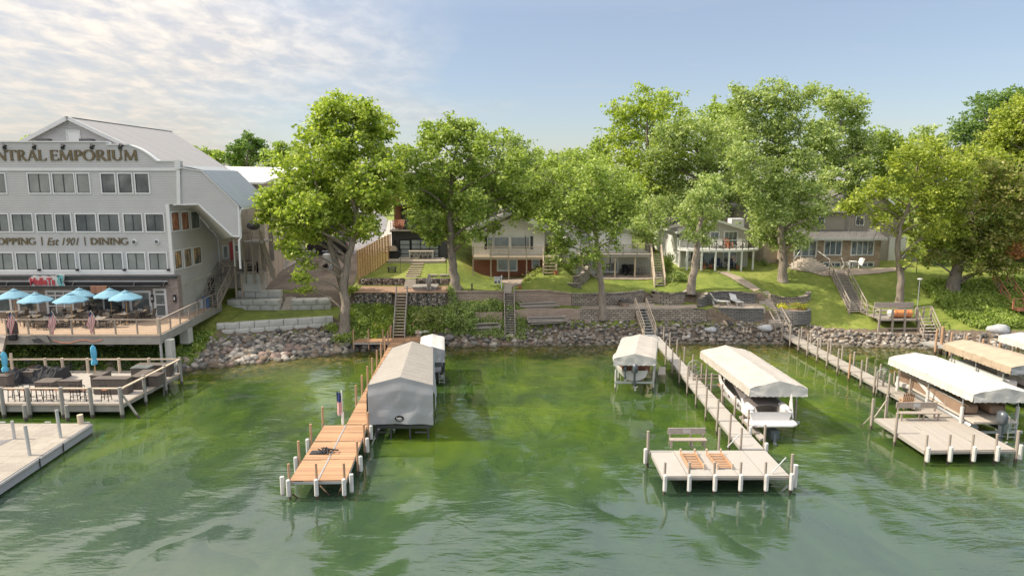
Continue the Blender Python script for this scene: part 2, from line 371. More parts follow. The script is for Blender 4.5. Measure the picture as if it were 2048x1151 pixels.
M['fence_wood'] = pm('fence_wood', (.56, .35, .17), .75, .3, 2.2, stretch=(4, 4, .5))
M['deck_beam'] = pm('deck_beam', (.30, .285, .26), .85, .2, 1.2, dirt=.3, wet=True)
M['white_plastic'] = pm('white_plastic', (.58, .57, .545), .45, .1, 3, dirt=.35, wet=True)
M['white_paint'] = pm('white_paint', (.74, .74, .72), .5, .08, 1.5); M['white_siding'] = siding('white_siding', (.78, .77, .745), .16)
M['cream_siding'] = siding('cream_siding', (.50, .48, .43), .22, True); M['taupe_siding'] = siding('taupe_siding', (.40, .36, .31), .14)
M['aluminium'] = pm('aluminium', (.50, .51, .52), .42, .12, 2, .55); M['steel_dark'] = pm('steel_dark', (.10, .10, .105), .45, .2, 2, .5)
def canvas(name, col, rib=.5, axis=1, dirt=.32):
    m, nt, nn, ll, b = mnew(name); v = coords(nt, 'World'); s = sep(nt, v)
    g, f = lines(nt, s[axis], rib, .05)
    tri = mth(nt, 'ABSOLUTE', mth(nt, 'SUBTRACT', f, .5))
    n1 = noi(nt, v, .7, 6, .62); n2 = noi(nt, v, 5, 4, .6)
    c = ramp(nt, mth(nt, 'MULTIPLY_ADD', n2, .4, mth(nt, 'MULTIPLY', n1, .6)), [(.3, tuple(k*.86 for k in col)), (.65, tuple(min(1, k*1.06) for k in col))])
    c = mix(nt, mth(nt, 'MULTIPLY', g, .45), c, tuple(k*.55 for k in col))
    st = ramp(nt, noi(nt, mapv(nt, v, (.5, .5, .5)), 2.2, 7, .75), [(.5, 0), (.72, 1)])
    c = mix(nt, mth(nt, 'MULTIPLY', st, dirt), c, tuple(k*.5 for k in col))
    ll.new(c, b.inputs['Base Color']); b.inputs['Roughness'].default_value = .75
    bump(nt, b, mth(nt, 'ADD', mth(nt, 'MULTIPLY', tri, .8), mth(nt, 'MULTIPLY', n2, .5)), .7, .09); return m
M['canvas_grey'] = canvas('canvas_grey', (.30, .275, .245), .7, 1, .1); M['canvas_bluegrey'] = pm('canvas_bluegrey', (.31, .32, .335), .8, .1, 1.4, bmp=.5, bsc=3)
M['canvas_cream'] = canvas('canvas_cream', (.45, .41, .365), .42); M['canvas_white'] = canvas('canvas_white', (.54, .525, .49), .9, 1, .1)
M['canvas_tan'] = canvas('canvas_tan', (.42, .33, .24), .9, 1, .25)
M['gelcoat'] = pm('white_gelcoat', (.64, .62, .60), .22, .05, 1); M['grey_vinyl'] = pm('grey_vinyl', (.12, .105, .10), .6, .1); M['outboard'] = pm('outboard_grey', (.10, .115, .13), .3, .1, 2, .3)
M['pontoon'] = pm('pontoon_metal', (.42, .43, .43), .32, .18, 2, .8, bmp=.2); M['brown_vinyl'] = pm('brown_vinyl', (.25, .17, .12), .5, .2)
M['umbrella'] = pm('umbrella_blue', (.17, .34, .44), .8, .12, 1.5); M['umbrella_shut'] = pm('umbrella_blue_shut', (.10, .40, .58), .8, .25, 6, bmp=.6, bsc=9)
M['wicker'] = pm('brown_wicker', (.15, .125, .10), .8, .3, 8); M['wicker_box'] = pm('wicker_box', (.11, .09, .078), .8, .25, 5, bmp=.4); M['table_top'] = pm('table_top', (.33, .26, .20), .6, .2, 3)
M['red'] = pm('flag_red', (.50, .05, .05), .7, .12); M['flag_white'] = pm('flag_white', (.72, .70, .67), .7, .08); M['flag_blue'] = pm('flag_blue', (.03, .05, .16), .7, .12)
M['stool_wood'] = pm('stool_wood', (.36, .13, .06), .6, .25, 4); M['blue_plastic'] = pm('blue_plastic', (.03, .11, .26), .4, .15); M['green_pipe'] = pm('green_pipe', (.10, .38, .30), .4, .1)
M['orange'] = pm('orange_plastic', (.62, .24, .07), .35, .12, 2); M['sign_red'] = pm('sign_red', (.42, .05, .06), .5, .1); M['teal'] = pm('sign_teal', (.16, .42, .42), .5, .2, 4)
M['mulch'] = pm('mulch', (.30, .19, .13), .95, .25, 2.5, bmp=.6, bsc=14); M['blue_cover'] = pm('blue_fabric', (.02, .035, .09), .8, .2)
M['terracotta'] = pm('terracotta', (.40, .16, .09), .7, .2); M['limestone'] = pm('limestone', (.48, .42, .355), .85, .12, 1.5, bmp=.4, dirt=.2)
M['car_black'] = pm('car_black', (.02, .02, .022), .18, .1); M['car_tan'] = pm('car_tan', (.50, .42, .35), .25, .05, 1, .4); M['tyre'] = pm('tyre', (.02, .02, .02), .8, .2)
M['rock'] = rockm('rock'); M['pale_rock'] = pm('pale_rock', (.42, .42, .43), .85, .3, 4, bmp=.8)
M['bark'] = barkm('bark'); M['bark_pale'] = barkm('bark_pale', (.15, .125, .10), (.36, .30, .245))
M['leaf_lime'] = leafm('leaf_lime', (.14, .21, .03), (.32, .42, .065), (.56, .62, .15))
M['leaf_green'] = leafm('leaf_green', (.12, .185, .035), (.28, .375, .08), (.49, .57, .18))
M['leaf_soft'] = leafm('leaf_soft', (.14, .205, .06), (.32, .41, .14), (.53, .60, .27))
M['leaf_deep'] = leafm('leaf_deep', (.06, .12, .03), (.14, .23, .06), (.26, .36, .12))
M['leaf_gold'] = leafm('leaf_gold', (.15, .205, .03), (.31, .38, .06), (.54, .58, .13))
M['leaf_maple'] = leafm('leaf_maple', (.11, .17, .03), (.25, .30, .06), (.52, .45, .22))
M['leaf_red'] = leafm('leaf_red', (.16, .10, .03), (.42, .18, .07), (.60, .32, .16))
M['leaf_yellow'] = leafm('leaf_yellow', (.45, .45, .03), (.62, .60, .05), (.78, .74, .14))
M['leaf_pale'] = leafm('leaf_pale', (.16, .22, .05), (.33, .38, .12), (.55, .55, .28))
# ================================================================== THE LAND: one sheet from under the water to the horizon
ST = [  # x, then ten (Y, z): lake bed, shore, lower wall foot/top, upper wall foot/top, lawn, house, behind, far
 (-900, (44,-1.5),(46,0),(49,.8),(52,1.6),(54,2.6),(56,3.2),(62,3.3),(68,4.4),(80,6.2),(110,8.3)),
 (-60, (45,-1.5),(46.8,0),(49,.8),(52,1.6),(54,2.6),(56,3.2),(62,3.3),(68,4.4),(80,6.2),(110,8.3)),
 (-30, (47,-1.5),(48.9,0),(51,1.0),(53,1.7),(55,2.4),(57,3.0),(62.5,3.1),(68,5.0),(80,6.3),(110,8.3)),
 (-25.6, (49.4,-1.5),(51,0),(53.6,.8),(56,1.6),(60,2.3),(63,2.9),(64.6,3.5),(68,5.0),(80,6.3),(110,8.3)),
 (-24.6, (50.4,-1.5),(52,0),(56.45,1.4),(56.85,2.45),(62.8,2.55),(64.2,3.3),(64.7,4.1),(70,5.1),(80,6.4),(110,8.3)),
 (-15.6, (54.6,-1.5),(56.2,0),(59.7,1.4),(60.1,2.45),(62.8,2.55),(64.2,3.3),(64.7,4.0),(70,5.2),(80,6.5),(110,8.4)),
 (-14.6, (55.6,-1.5),(57.2,0),(61.3,3.3),(61.7,4.45),(64.3,4.5),(64.7,5.3),(68,5.75),(71.2,6.25),(80,6.9),(110,8.5)),
 (-5.7, (57.4,-1.5),(59,0),(61.2,2.9),(61.6,4.45),(64.3,4.5),(64.6,5.3),(68,5.7),(71.2,6.2),(80,6.6),(110,8.4)),
 (-5.1, (57.6,-1.5),(59.2,0),(61.2,1.9),(61.5,2.7),(62.8,3.05),(63.1,4.2),(66,4.95),(70,5.9),(80,6.3),(110,8.2)),
 (-3.2, (57.7,-1.5),(59.3,0),(61.2,1.9),(61.5,2.7),(62.8,3.05),(63.1,4.2),(66,4.6),(70,4.9),(80,5.5),(110,8.2)),
 (-1.8, (57.8,-1.5),(59.4,0),(61.2,1.9),(61.5,2.7),(62.8,3.05),(63.1,4.2),(66,4.4),(70,4.6),(80,5.4),(110,8.2)),
 (1.2, (58,-1.5),(59.6,0),(61.3,1.9),(61.6,2.75),(62.9,3.0),(63.2,4.15),(66,4.45),(70,4.7),(80,5.4),(110,8.2)),
 (2.6, (58,-1.5),(59.7,0),(61.3,1.9),(61.6,2.8),(62.9,3.0),(63.2,4.1),(66,4.9),(69,5.7),(80,5.9),(110,8.2)),
 (5.3, (58.2,-1.5),(59.8,0),(61.5,1.9),(61.8,2.8),(63.0,2.95),(63.3,4.05),(66,4.95),(69,5.8),(80,6.0),(110,8.2)),
 (6.6, (58.3,-1.5),(59.9,0),(61.6,1.9),(61.9,2.8),(63.2,2.9),(63.5,4.0),(66,4.3),(70,4.7),(80,5.6),(110,8.2)),
 (13.4, (58.6,-1.5),(60.2,0),(61.7,1.9),(62.0,2.8),(65.0,2.85),(65.3,3.9),(67.5,4.3),(70.5,4.8),(80,5.5),(110,8.2)),
 (15.6, (58.6,-1.5),(60.3,0),(61.7,1.9),(62.0,2.8),(64.0,2.85),(64.3,3.9),(67,4.4),(71,5.0),(80,5.5),(110,8.2)),
 (17.4, (58.6,-1.5),(60.3,0),(61.6,1.9),(61.9,2.8),(64.2,2.95),(64.6,3.95),(67,4.5),(71,5.1),(80,5.5),(110,8.2)),
 (19.0, (58.5,-1.5),(60.2,0),(61.3,1.85),(61.7,3.0),(63.3,3.05),(63.6,4.1),(67,4.65),(71,5.2),(80,5.6),(110,8.2)),
 (23.6, (58.5,-1.5),(60.2,0),(61.3,1.85),(61.7,3.0),(63.3,3.05),(63.6,4.1),(67,4.7),(71,5.2),(80,5.6),(110,8.2)),
 (25.0, (58.4,-1.5),(60.1,0),(61.4,1.6),(61.9,1.9),(63.4,2.7),(63.9,3.1),(67,4.3),(71.5,5.25),(80,5.6),(110,8.2)),
 (28.0, (58.0,-1.5),(59.7,0),(61.0,1.25),(61.6,1.6),(63.4,2.5),(63.9,2.8),(67,4.1),(71.5,5.3),(80,5.6),(110,8.2)),
 (31.5, (57.5,-1.5),(59.0,0),(59.8,.95),(60.6,1.25),(63.0,2.3),(63.4,2.5),(67,3.9),(71.5,5.25),(80,5.6),(110,8.2)),
 (38, (56.8,-1.5),(58.4,0),(59.3,.9),(60.2,1.2),(63.0,2.2),(63.4,2.4),(67,3.7),(71.5,5.2),(80,5.6),(110,8.2)),
 (44, (56.8,-1.5),(58.3,0),(59.4,1.0),(60.2,1.4),(63.0,2.6),(63.4,2.8),(67,4.4),(71.5,5.3),(80,5.7),(110,8.2)),
 (60, (56.0,-1.5),(57.6,0),(59,1.0),(60,1.4),(63.0,2.6),(63.4,2.8),(67,4.6),(71.5,5.4),(80,5.8),(110,8.2)),
 (900, (56.0,-1.5),(57.6,0),(59,1.0),(60,1.4),(63.0,2.6),(63.4,2.8),(67,4.6),(71.5,5.4),(80,5.8),(110,8.2))]
SX = [s[0] for s in ST]; SP = np.array([s[1:] for s in ST], float)
def prof(x):
    i = max(0, min(len(SX)-2, int(np.searchsorted(SX, x)) - 1)); t = (x-SX[i])/(SX[i+1]-SX[i]); t = min(1, max(0, t))
    return SP[i]*(1-t) + SP[i+1]*t
def gz(x, y, rough=True):
    p = prof(x)
    if y <= p[0][0]: z = p[0][1] - (p[0][0]-y)*.12
    elif y >= 110: z = p[-1][1] + min(1.0, (y-110)/300)
    else: z = float(np.interp(y, p[:, 0], p[:, 1]))
    if rough and y > 47: z += .07*noise.noise(Vector((x*.35, y*.35, 0))) * (1 if z > 0 else .4)
    return max(z, -6)
def ground_mat():
    m, nt, nn, ll, b = mnew('lawn_and_soil'); v = coords(nt, 'World'); s = sep(nt, v)
    n1 = noi(nt, v, .22, 5, .6); n2 = noi(nt, v, 1.6, 6, .7); n3 = noi(nt, v, 14, 4, .7)
    f = mth(nt, 'ADD', mth(nt, 'MULTIPLY', n1, .4), mth(nt, 'ADD', mth(nt, 'MULTIPLY', n2, .35), mth(nt, 'MULTIPLY', n3, .25)))
    grass = ramp(nt, f, [(.37, (.085, .13, .02)), (.5, (.20, .25, .035)), (.62, (.36, .37, .085))])
    grass = mix(nt, ramp(nt, noi(nt, v, 34, 3, .8), [(.35, .5), (.6, 0)]), grass, (.07, .105, .015))
    grass = mix(nt, ramp(nt, noi(nt, v, .8, 6, .75), [(.6, 0), (.72, .5)]), grass, (.34, .29, .13))
    g = nn.new('ShaderNodeNewGeometry'); sn = sep(nt, g.outputs['True Normal'])
    soil = ramp(nt, noi(nt, v, 5, 6, .7), [(.3, (.09, .065, .045)), (.7, (.24, .185, .135))])
    steep = ramp(nt, sn[2], [(.45, 1), (.66, 0)])
    low = ramp(nt, mth(nt, 'ADD', s[2], mth(nt, 'MULTIPLY', n2, .5)), [(.85, 1), (1.05, 0)])
    low.node.color_ramp.elements[0].position = .9; low.node.color_ramp.elements[1].position = 1
    lowm = mth(nt, 'LESS_THAN', mth(nt, 'ADD', s[2], mth(nt, 'MULTIPLY', n2, -.6)), .95)
    fac = mth(nt, 'MAXIMUM', steep, lowm)
    c = mix(nt, fac, grass, soil); ll.new(c, b.inputs['Base Color']); b.inputs['Roughness'].default_value = .95
    bump(nt, b, mth(nt, 'ADD', n3, mth(nt, 'MULTIPLY', noi(nt, v, 40, 3, .7), .6)), .8, .06); return m
M['ground'] = ground_mat()
def build_ground():
    xs = np.concatenate([[-900, -500, -250, -140, -90, -70], np.arange(-56, 56, .36), [58, 64, 75, 95, 140, 250, 500, 900]])
    ys = np.concatenate([[-400, -150, -60, 0, 25, 36, 42], np.arange(45, 74, .2), np.arange(74, 90, 1.0), [94, 100, 110, 125, 150, 200, 300, 500, 900, 1600, 3000]])
    P_ = [prof(x) for x in xs]; v = []
    for y in ys:
        for x in xs: v.append((x, y, gz(float(x), float(y))))
    n = len(xs); f = [(j*n+i, j*n+i+1, (j+1)*n+i+1, (j+1)*n+i) for j in range(len(ys)-1) for i in range(n-1)]
    m = MB(); m.v = v; m.f = f; m.m = [0]*len(f)
    o = m.build('ground', M['ground'], smooth=True); tag(o, kind='structure')
build_ground()
def sheet(name, L, Rr, mat, lift=.03, kind='structure', n=44, k=26, **kw):
    """strip draped on the ground between two polylines of (x, y)"""
    def at(pl, t):
        d = [0]
        for a, b in zip(pl, pl[1:]): d.append(d[-1] + math.hypot(b[0]-a[0], b[1]-a[1]))
        q = t*d[-1]
        for i in range(len(pl)-1):
            if q <= d[i+1] + 1e-6:
                u = (q-d[i])/max(1e-9, d[i+1]-d[i]); return (pl[i][0]+(pl[i+1][0]-pl[i][0])*u, pl[i][1]+(pl[i+1][1]-pl[i][1])*u)
        return pl[-1]
    rows = []
    for i in range(n+1):
        a = at(L, i/n); b = at(Rr, i/n); r = []
        for j in range(k+1):
            x = a[0]+(b[0]-a[0])*j/k; y = a[1]+(b[1]-a[1])*j/k; r.append((x, y, gz(x, y)+lift))
        rows.append(r)
    o = MB().grid(rows).build(name, mat, smooth=True); return tag(o, kind=kind, **kw)
# ------------------------------------------------------------------ water
def water_mat():
    m, nt, nn, ll, b = mnew('lake_water'); v = coords(nt, 'World'); s = sep(nt, v)
    n1 = noi(nt, mapv(nt, v, (.8, .5, 1)), .11, 4, .55, 1.0); n2 = noi(nt, mapv(nt, v, (1, .6, 1)), .45, 5, .65, .8)
    f = mth(nt, 'ADD', mth(nt, 'MULTIPLY', n1, .62), mth(nt, 'MULTIPLY', n2, .38))
    weed = ramp(nt, f, [(.36, (.018, .040, .014)), (.47, (.042, .080, .014)), (.58, (.082, .130, .013)), (.70, (.13, .160, .016))])
    deep = ramp(nt, f, [(.36, (.026, .050, .034)), (.60, (.042, .078, .036)), (.75, (.07, .105, .026))])
    d = mth(nt, 'SMOOTH_MIN', mth(nt, 'MULTIPLY_ADD', mth(nt, 'ADD', s[1], mth(nt, 'MULTIPLY_ADD', n1, 16, -8)), 1/12, -28/12, clamp=True), 1, .2)
    c = mix(nt, d, deep, weed)
    # the stony, yellow-brown shallows along the shore
    sh = nn.new('ShaderNodeMapRange'); sh.inputs[1].default_value = 50; sh.inputs[2].default_value = 58.5
    slant = mth(nt, 'ADD', s[1], mth(nt, 'MULTIPLY', mth(nt, 'MAXIMUM', mth(nt, 'SUBTRACT', -8, s[0]), 0), .42))
    ll.new(mth(nt, 'ADD', slant, mth(nt, 'MULTIPLY_ADD', n2, 8, -4)), sh.inputs[0])
    vo = nn.new('ShaderNodeTexVoronoi'); vo.inputs['Scale'].default_value = 1.7; ll.new(v, vo.inputs['Vector'])
    stones = ramp(nt, vo.outputs['Distance'], [(.15, (.19, .125, .035)), (.6, (.05, .05, .012))])
    c = mix(nt, mth(nt, 'MULTIPLY', mth(nt, 'POWER', sh.outputs[0], 1.6), .8), c, stones)
    ll.new(c, b.inputs['Base Color']); b.inputs['Roughness'].default_value = .015; b.inputs['IOR'].default_value = 1.8
    b.subsurface_method = 'BURLEY'; b.inputs['Subsurface Weight'].default_value = .3; b.inputs['Subsurface Radius'].default_value = (1.2, 1.6, .8); b.inputs['Subsurface Scale'].default_value = 1.0
    # ripples: wind puffs decide where the surface is roughed up
    w1 = noi(nt, mapv(nt, v, (.5, 1.3, 1), (0, 0, .35)), .95, 2, .5, .8)
    w2 = noi(nt, mapv(nt, v, (.7, 1.5, 1), (0, 0, -.2)), 3.4, 3, .6, .3)
    w3 = noi(nt, v, .33, 2, .5)
    puff = ramp(nt, noi(nt, mapv(nt, v, (1, .7, 1)), .09, 3, .6), [(.42, .06), (.62, 1)])
    far = nn.new('ShaderNodeMapRange'); far.inputs[1].default_value = 24; far.inputs[2].default_value = 58; far.inputs[3].default_value = 1.15; far.inputs[4].default_value = .42
    ll.new(s[1], far.inputs[0])
    h = mth(nt, 'ADD', mth(nt, 'MULTIPLY', w1, .55), mth(nt, 'ADD', mth(nt, 'MULTIPLY', w2, .15), mth(nt, 'MULTIPLY', w3, 1.5)))
    h = mth(nt, 'MULTIPLY', h, mth(nt, 'MULTIPLY', puff, far.outputs[0]))
    bump(nt, b, h, 1.0, .15); return m
M['water'] = water_mat()
m = MB(); m.grid([[(x, y, 0) for x in (-900, -200, -60, 0, 60, 200, 900)] for y in (-400, -60, 0, 20, 40, 60, 62)])
tag(m.build('water', M['water']), kind='structure')
# ------------------------------------------------------------------ retaining walls
def wallpath(name, label, cat, mat, pts, th=.45, cope=None, cm=None, group=None, jag=0):
    """pts: (x, y, zfoot, ztop) along the wall's face"""
    m = MB(); n = len(pts)
    nor = []
    for i in range(n):
        a = pts[max(0, i-1)]; b = pts[min(n-1, i+1)]; d = Vector((b[0]-a[0], b[1]-a[1], 0)).normalized(); nor.append(Vector((-d.y, d.x, 0)))
    for i in range(n-1):
        a, b = pts[i], pts[i+1]; na, nb = nor[i]*th, nor[i+1]*th; f = .05
        m.hexa([(a[0], a[1], a[2]), (b[0], b[1], b[2]), (b[0]+nb.x, b[1]+nb.y, b[2]), (a[0]+na.x, a[1]+na.y, a[2]),
                (a[0]+nor[i].x*f, a[1]+nor[i].y*f, a[3]), (b[0]+nor[i+1].x*f, b[1]+nor[i+1].y*f, b[3]), (b[0]+nb.x, b[1]+nb.y, b[3]), (a[0]+na.x, a[1]+na.y, a[3])])
    if not cope: return m.solo(name, label, cat, mat, pts[0][:3], group)
    t = T(name, label, cat, pts[0][:3], group); m.build('wall_face', mat, t)
    c = MB()
    for i in range(n-1):
        a, b = pts[i], pts[i+1]; na, nb = nor[i], nor[i+1]; e = .05; w = .33
        k = max(1, int(math.hypot(b[0]-a[0], b[1]-a[1])/.5))
        for q in range(k):
            u0, u1 = q/k, (q+.97)/k; L = lambda u, o: Vector((a[0]+(b[0]-a[0])*u, a[1]+(b[1]-a[1])*u, a[3]+(b[3]-a[3])*u)) + (na*(1-u)+nb*u)*o
            j = random.uniform(-jag, jag)
            p = [L(u0, -e+j), L(u1, -e+j), L(u1, w), L(u0, w)]
            c.hexa(p + [Vector(x)+Vector((0, 0, cope)) for x in p])
    c.build('coping', cm or mat, t); return t
def gp(px, py, z): p = PZ(px, py, z); return (p.x, p.y)
# big concrete blocks: every block a thing
blk = []
def jblock(w, d, h, seed):
    m = MB(); rnd = random.Random(seed); n = 5
    def j(x, y, z, s=.03): q = noise.noise_vector(Vector((x*1.7+seed*9, y*1.7, z*2.3))); return (x+q.x*s*.5, y+q.y*s*.6, z+q.z*s*.5)
    front = [[j(-w/2+w*i/n, -d/2 - (.05 if 0 < i < n and 0 < k < 4 else 0), h*k/4, .05) for i in range(n+1)] for k in range(5)]
    back = [[(-w/2+w*i/n, d/2, h*k/4) for i in range(n+1)] for k in range(5)]
    m.grid(front); m.grid(back)
    m.grid([front[-1], [(-w/2+w*i/n, 0, h+rnd.uniform(-.02, .05)) for i in range(n+1)], back[-1]]); m.grid([front[0], back[0]])
    m.grid([[f[0] for f in front], [b[0] for b in back]]); m.grid([[f[-1] for f in front], [b[-1] for b in back]])
    return m
protos = []
for k in range(3):
    o = jblock(1.2, .62, .52, k+1).build('concrete_block', M['pale_concrete']); C.objects.unlink(o); protos.append(o)
    o = jblock(.6, .62, .52, k+11).build('concrete_block', M['pale_concrete']); C.objects.unlink(o); protos.append(o)
ORD = ['first', 'second', 'third', 'fourth', 'fifth', 'sixth', 'seventh', 'eighth', 'ninth', 'tenth']
def course(p0, p1, z, half, where, group, zs=1.0, d0=0, deep=1):
    p0 = Vector((*p0, z)); p1 = Vector((*p1, z)); L = (p1-p0).length; u = (p1-p0)/L; a = math.atan2(u.y, u.x); s = 0; i = 0
    while s < L-.25:
        w = .6 if (half and i == 0) or L-s < 1.0 else 1.2
        o = protos[(i*2) % 6 if w == 1.2 else 1 + (i*2) % 6].copy(); C.objects.link(o)
        o.location = p0 + u*(s+w/2) + Vector((-u.y, u.x, 0))*(.31+d0); o.rotation_euler = (0, 0, a); o.scale = (.965, deep, zs*.985)
        tag(o, f'{ORD[min(i, 9)]} pale concrete block from the left in {where}', 'concrete block', group); s += w; i += 1
a = gp(440, 672, 1.5); b = gp(664, 656, 1.5)
course(a, b, 1.5, False, 'the bottom course above the boulders', 'concrete blocks of the low wall')
course((a[0]-.25, a[1]+.02), b, 2.02, True, 'the top course under the grass strip', 'concrete blocks of the low wall')
a = gp(456, 621, 2.55); b = gp(558, 621, 2.55)
course(a, b, 2.5, True, 'the grass-level course left of the block steps', 'stacked concrete blocks above the grass strip')
course((a[0]-.05, a[1]+.02), (b[0]+.1, b[1]+.02), 3.02, False, 'the second course left of the block steps', 'stacked concrete blocks above the grass strip', deep=2.0, d0=.3)
course((a[0]+.35, a[1]+1.3), (b[0]-.1, b[1]+1.3), 3.56, True, 'the setback top course behind the steps', 'stacked concrete blocks above the grass strip', 1.3)
a = gp(583, 621, 2.55); b = gp(664, 619, 2.55)
course(a, b, 2.5, True, 'the grass-level course right of the block steps', 'stacked concrete blocks above the grass strip')
course((a[0]-.05, a[1]+.02), b, 3.02, False, 'the second course right of the block steps', 'stacked concrete blocks above the grass strip', deep=2.0, d0=.3)
# steps between the block stacks
m = MB()
a = gp(561, 621, 2.55); b = gp(581, 621, 2.55)
for k in range(6): m.bx(a[0], b[0], a[1]+k*.3, a[1]+k*.3+.34, 2.4, 2.66+k*.17)
m.solo('stone_steps', 'short flight of pale stone steps between two stacks of concrete blocks', 'steps', M['limestone'], (a[0], a[1], 2.5))
# gabion walls
def gabions(x0, x1, Y0, Y1, zb, zt, n, label, group):
    for i in range(n):
        a = i/n; b = (i+1)/n; p = (x0+(x1-x0)*a, Y0+(Y1-Y0)*a); q = (x0+(x1-x0)*b-.05, Y0+(Y1-Y0)*b)
        t = T('gabion', f'{ORD[i]} stone-filled wire cage from the left in {label}', 'gabion', (p[0], p[1], zb), group)
        mm = MB(); rows = []
        for kz in range(7):
            rows.append([(p[0]+(q[0]-p[0])*j/10, p[1]+(q[1]-p[1])*j/10 - (.05+.07*noise.noise(Vector((p[0]*3+j*.9, kz*1.3, zb))) if 0 < j < 10 and 0 < kz < 6 else 0), zb+(zt-zb)*kz/6) for j in range(11)])
        mm.grid(rows); mm.bx(p[0], q[0], p[1]+.01, p[1]+.55, zb, zt-.005); mm.build('stone_fill', M['gabion'], t)
        wm = MB()
        for zz in (zb+.02, zt): wm.bar((p[0], p[1]-.09, zz), (q[0], q[1]-.09, zz), .025)
        for xx in (p, q): wm.bar((xx[0], xx[1]-.09, zb), (xx[0], xx[1]-.09, zt), .025)
        wm.build('wire_frame', M['steel_dark'], t)
xa = XX(711, 61.5, 4); xb = XX(786, 61.5, 4); xc = XX(818, 61.5, 4); xd = XX(894, 61.5, 4)
gabions(xa, xb, 61.3, 61.3, 3.3, 4.45, 4, 'the lower wall left of the lake stairs', 'gabions of the lower wall')
gabions(xc, xd, 61.3, 61.3, 3.1, 4.45, 4, 'the lower wall right of the lake stairs', 'gabions of the lower wall')
xa = XX(722, 64.4, 5); xb = XX(808, 64.4, 5); xc = XX(832, 64.4, 5); xd = XX(902, 64.4, 5)
gabions(xa, xb, 64.4, 64.4, 4.5, 5.3, 4, 'the upper wall left of the lawn steps', 'gabions of the upper wall')
gabions(xc, xd, 64.4, 64.4, 4.5, 5.3, 3, 'the upper wall right of the lawn steps', 'gabions of the upper wall')
m = MB(); m.bx(XX(711, 61.3, 4)-.1, XX(894, 61.3, 4)+.1, 61.15, 61.55, 4.46, 4.53)
m.solo('timber_edging', 'long brown timber edge along the top of the lower gabion wall', 'edging', M['post_wood'])
sheet('mulch_terrace', [(-14.3, 61.6), (-14.3, 64.35)], [(-5.9, 61.6), (-5.9, 64.35)], M['mulch'], .06)
m = MB()
for k in range(6): m.bx(XX(808, 64, 5)+.05, XX(832, 64, 5)-.05, 63.3+k*.3, 63.64+k*.3, 4.4, 4.62+k*.15)
m.solo('stone_steps', 'grey stone steps rising between the two upper gabion walls to the lawn', 'steps', M['limestone'])
m = MB()
for k in range(6):
    y = 65.4+k*.85; x = XX(826+k*1.7, y, 5.5); z = gz(x, y); m.box((x, y, z+.04), (1.35, .55, .08), .03*k)
m.solo('stepping_stones', 'row of flat tan stepping stones from the gabion steps to the black house', 'stepping stones', M['paver'])
# tan walls in front of the red brick house, block walls to the right
def WP(lst, zf, zt, Y): return [(XX(px, y, (zf+zt)/2), y, a, b) for px, y, a, b in lst]
def wp(rows): return [(XX(px, y, (zf+zt)/2), y, zf, zt) for px, y, zf, zt in rows]
wallpath('retaining_wall', 'long tan block wall under the lawn of the red brick house, left of the grey stairs', 'retaining wall', M['tan_block'], wp([(899, 62.8, 2.8, 4.22), (950, 62.8, 2.8, 4.25), (1008, 62.8, 2.8, 4.25)]), .5, .1, M['tan_block'])
wallpath('retaining_wall', 'tan block wall under the lawn just right of the grey stairs', 'retaining wall', M['tan_block'], wp([(1029, 62.8, 2.8, 4.3), (1086, 62.8, 2.8, 4.35), (1118, 62.85, 2.8, 4.18), (1143, 62.9, 2.8, 4.0)]), .5, .1, M['tan_block'])
wallpath('retaining_wall', 'small low tan block wall half hidden by green shrubs', 'retaining wall', M['tan_block'], wp([(950, 61.1, 1.6, 2.65), (1005, 61.1, 1.6, 2.65)]), .5)
wallpath('retaining_wall', 'low tan block wall behind the lower pile of old boards', 'retaining wall', M['tan_block'], wp([(1030, 61.2, 1.6, 2.85), (1100, 61.4, 1.7, 2.92), (1158, 61.5, 1.7, 2.85)]), .5)
wallpath('retaining_wall', 'brown checkered block wall curving behind the slender tree', 'retaining wall', M['block_wall'], wp([(1144, 62.9, 2.7, 4.02), (1180, 63.0, 2.7, 4.0), (1225, 63.3, 2.7, 4.0), (1262, 64.0, 2.7, 4.0), (1288, 64.9, 2.7, 4.05)]), .5, .07, M['block_wall'])
wallpath('retaining_wall', 'low checkered block wall left of the pale dock stairs', 'retaining wall', M['block_wall'], wp([(1158, 61.5, 1.7, 2.85), (1210, 61.6, 1.7, 2.85), (1270, 61.6, 1.7, 2.85)]), .5)
wallpath('retaining_wall', 'long low checkered block wall between two dock stairs', 'retaining wall', M['block_wall'], wp([(1291, 61.6, 1.7, 2.85), (1350, 61.6, 1.7, 2.85), (1412, 61.5, 1.7, 2.8)]), .5)
wallpath('retaining_wall', 'bulging checkered block wall right of the small wall steps', 'retaining wall', M['block_wall'], wp([(1302, 64.7, 2.7, 4.05), (1318, 64.0, 2.7, 3.95), (1345, 63.7, 2.7, 3.9), (1368, 64.1, 2.8, 3.95), (1380, 64.9, 2.9, 4.1)]), .5, .07, M['block_wall'])
m = MB()
for k in range(6): m.bx(XX(1289, 65, 3.5), XX(1302, 65, 3.5), 64.2+k*.3, 64.6+k*.3, 2.7, 3.05+k*.19)
m.solo('wall_steps', 'narrow dark steps cut through the checkered block wall beside the bulge', 'steps', M['block_wall'])
wallpath('retaining_wall', 'dark block wall behind the two white lounge chairs', 'retaining wall', M['grey_block'], wp([(1404, 62.3, 2.9, 3.7), (1416, 63.0, 2.9, 4.1), (1440, 63.3, 2.9, 4.18), (1475, 63.3, 2.9, 4.15), (1511, 63.0, 2.9, 4.0)]), .5, .08, M['block_wall'])
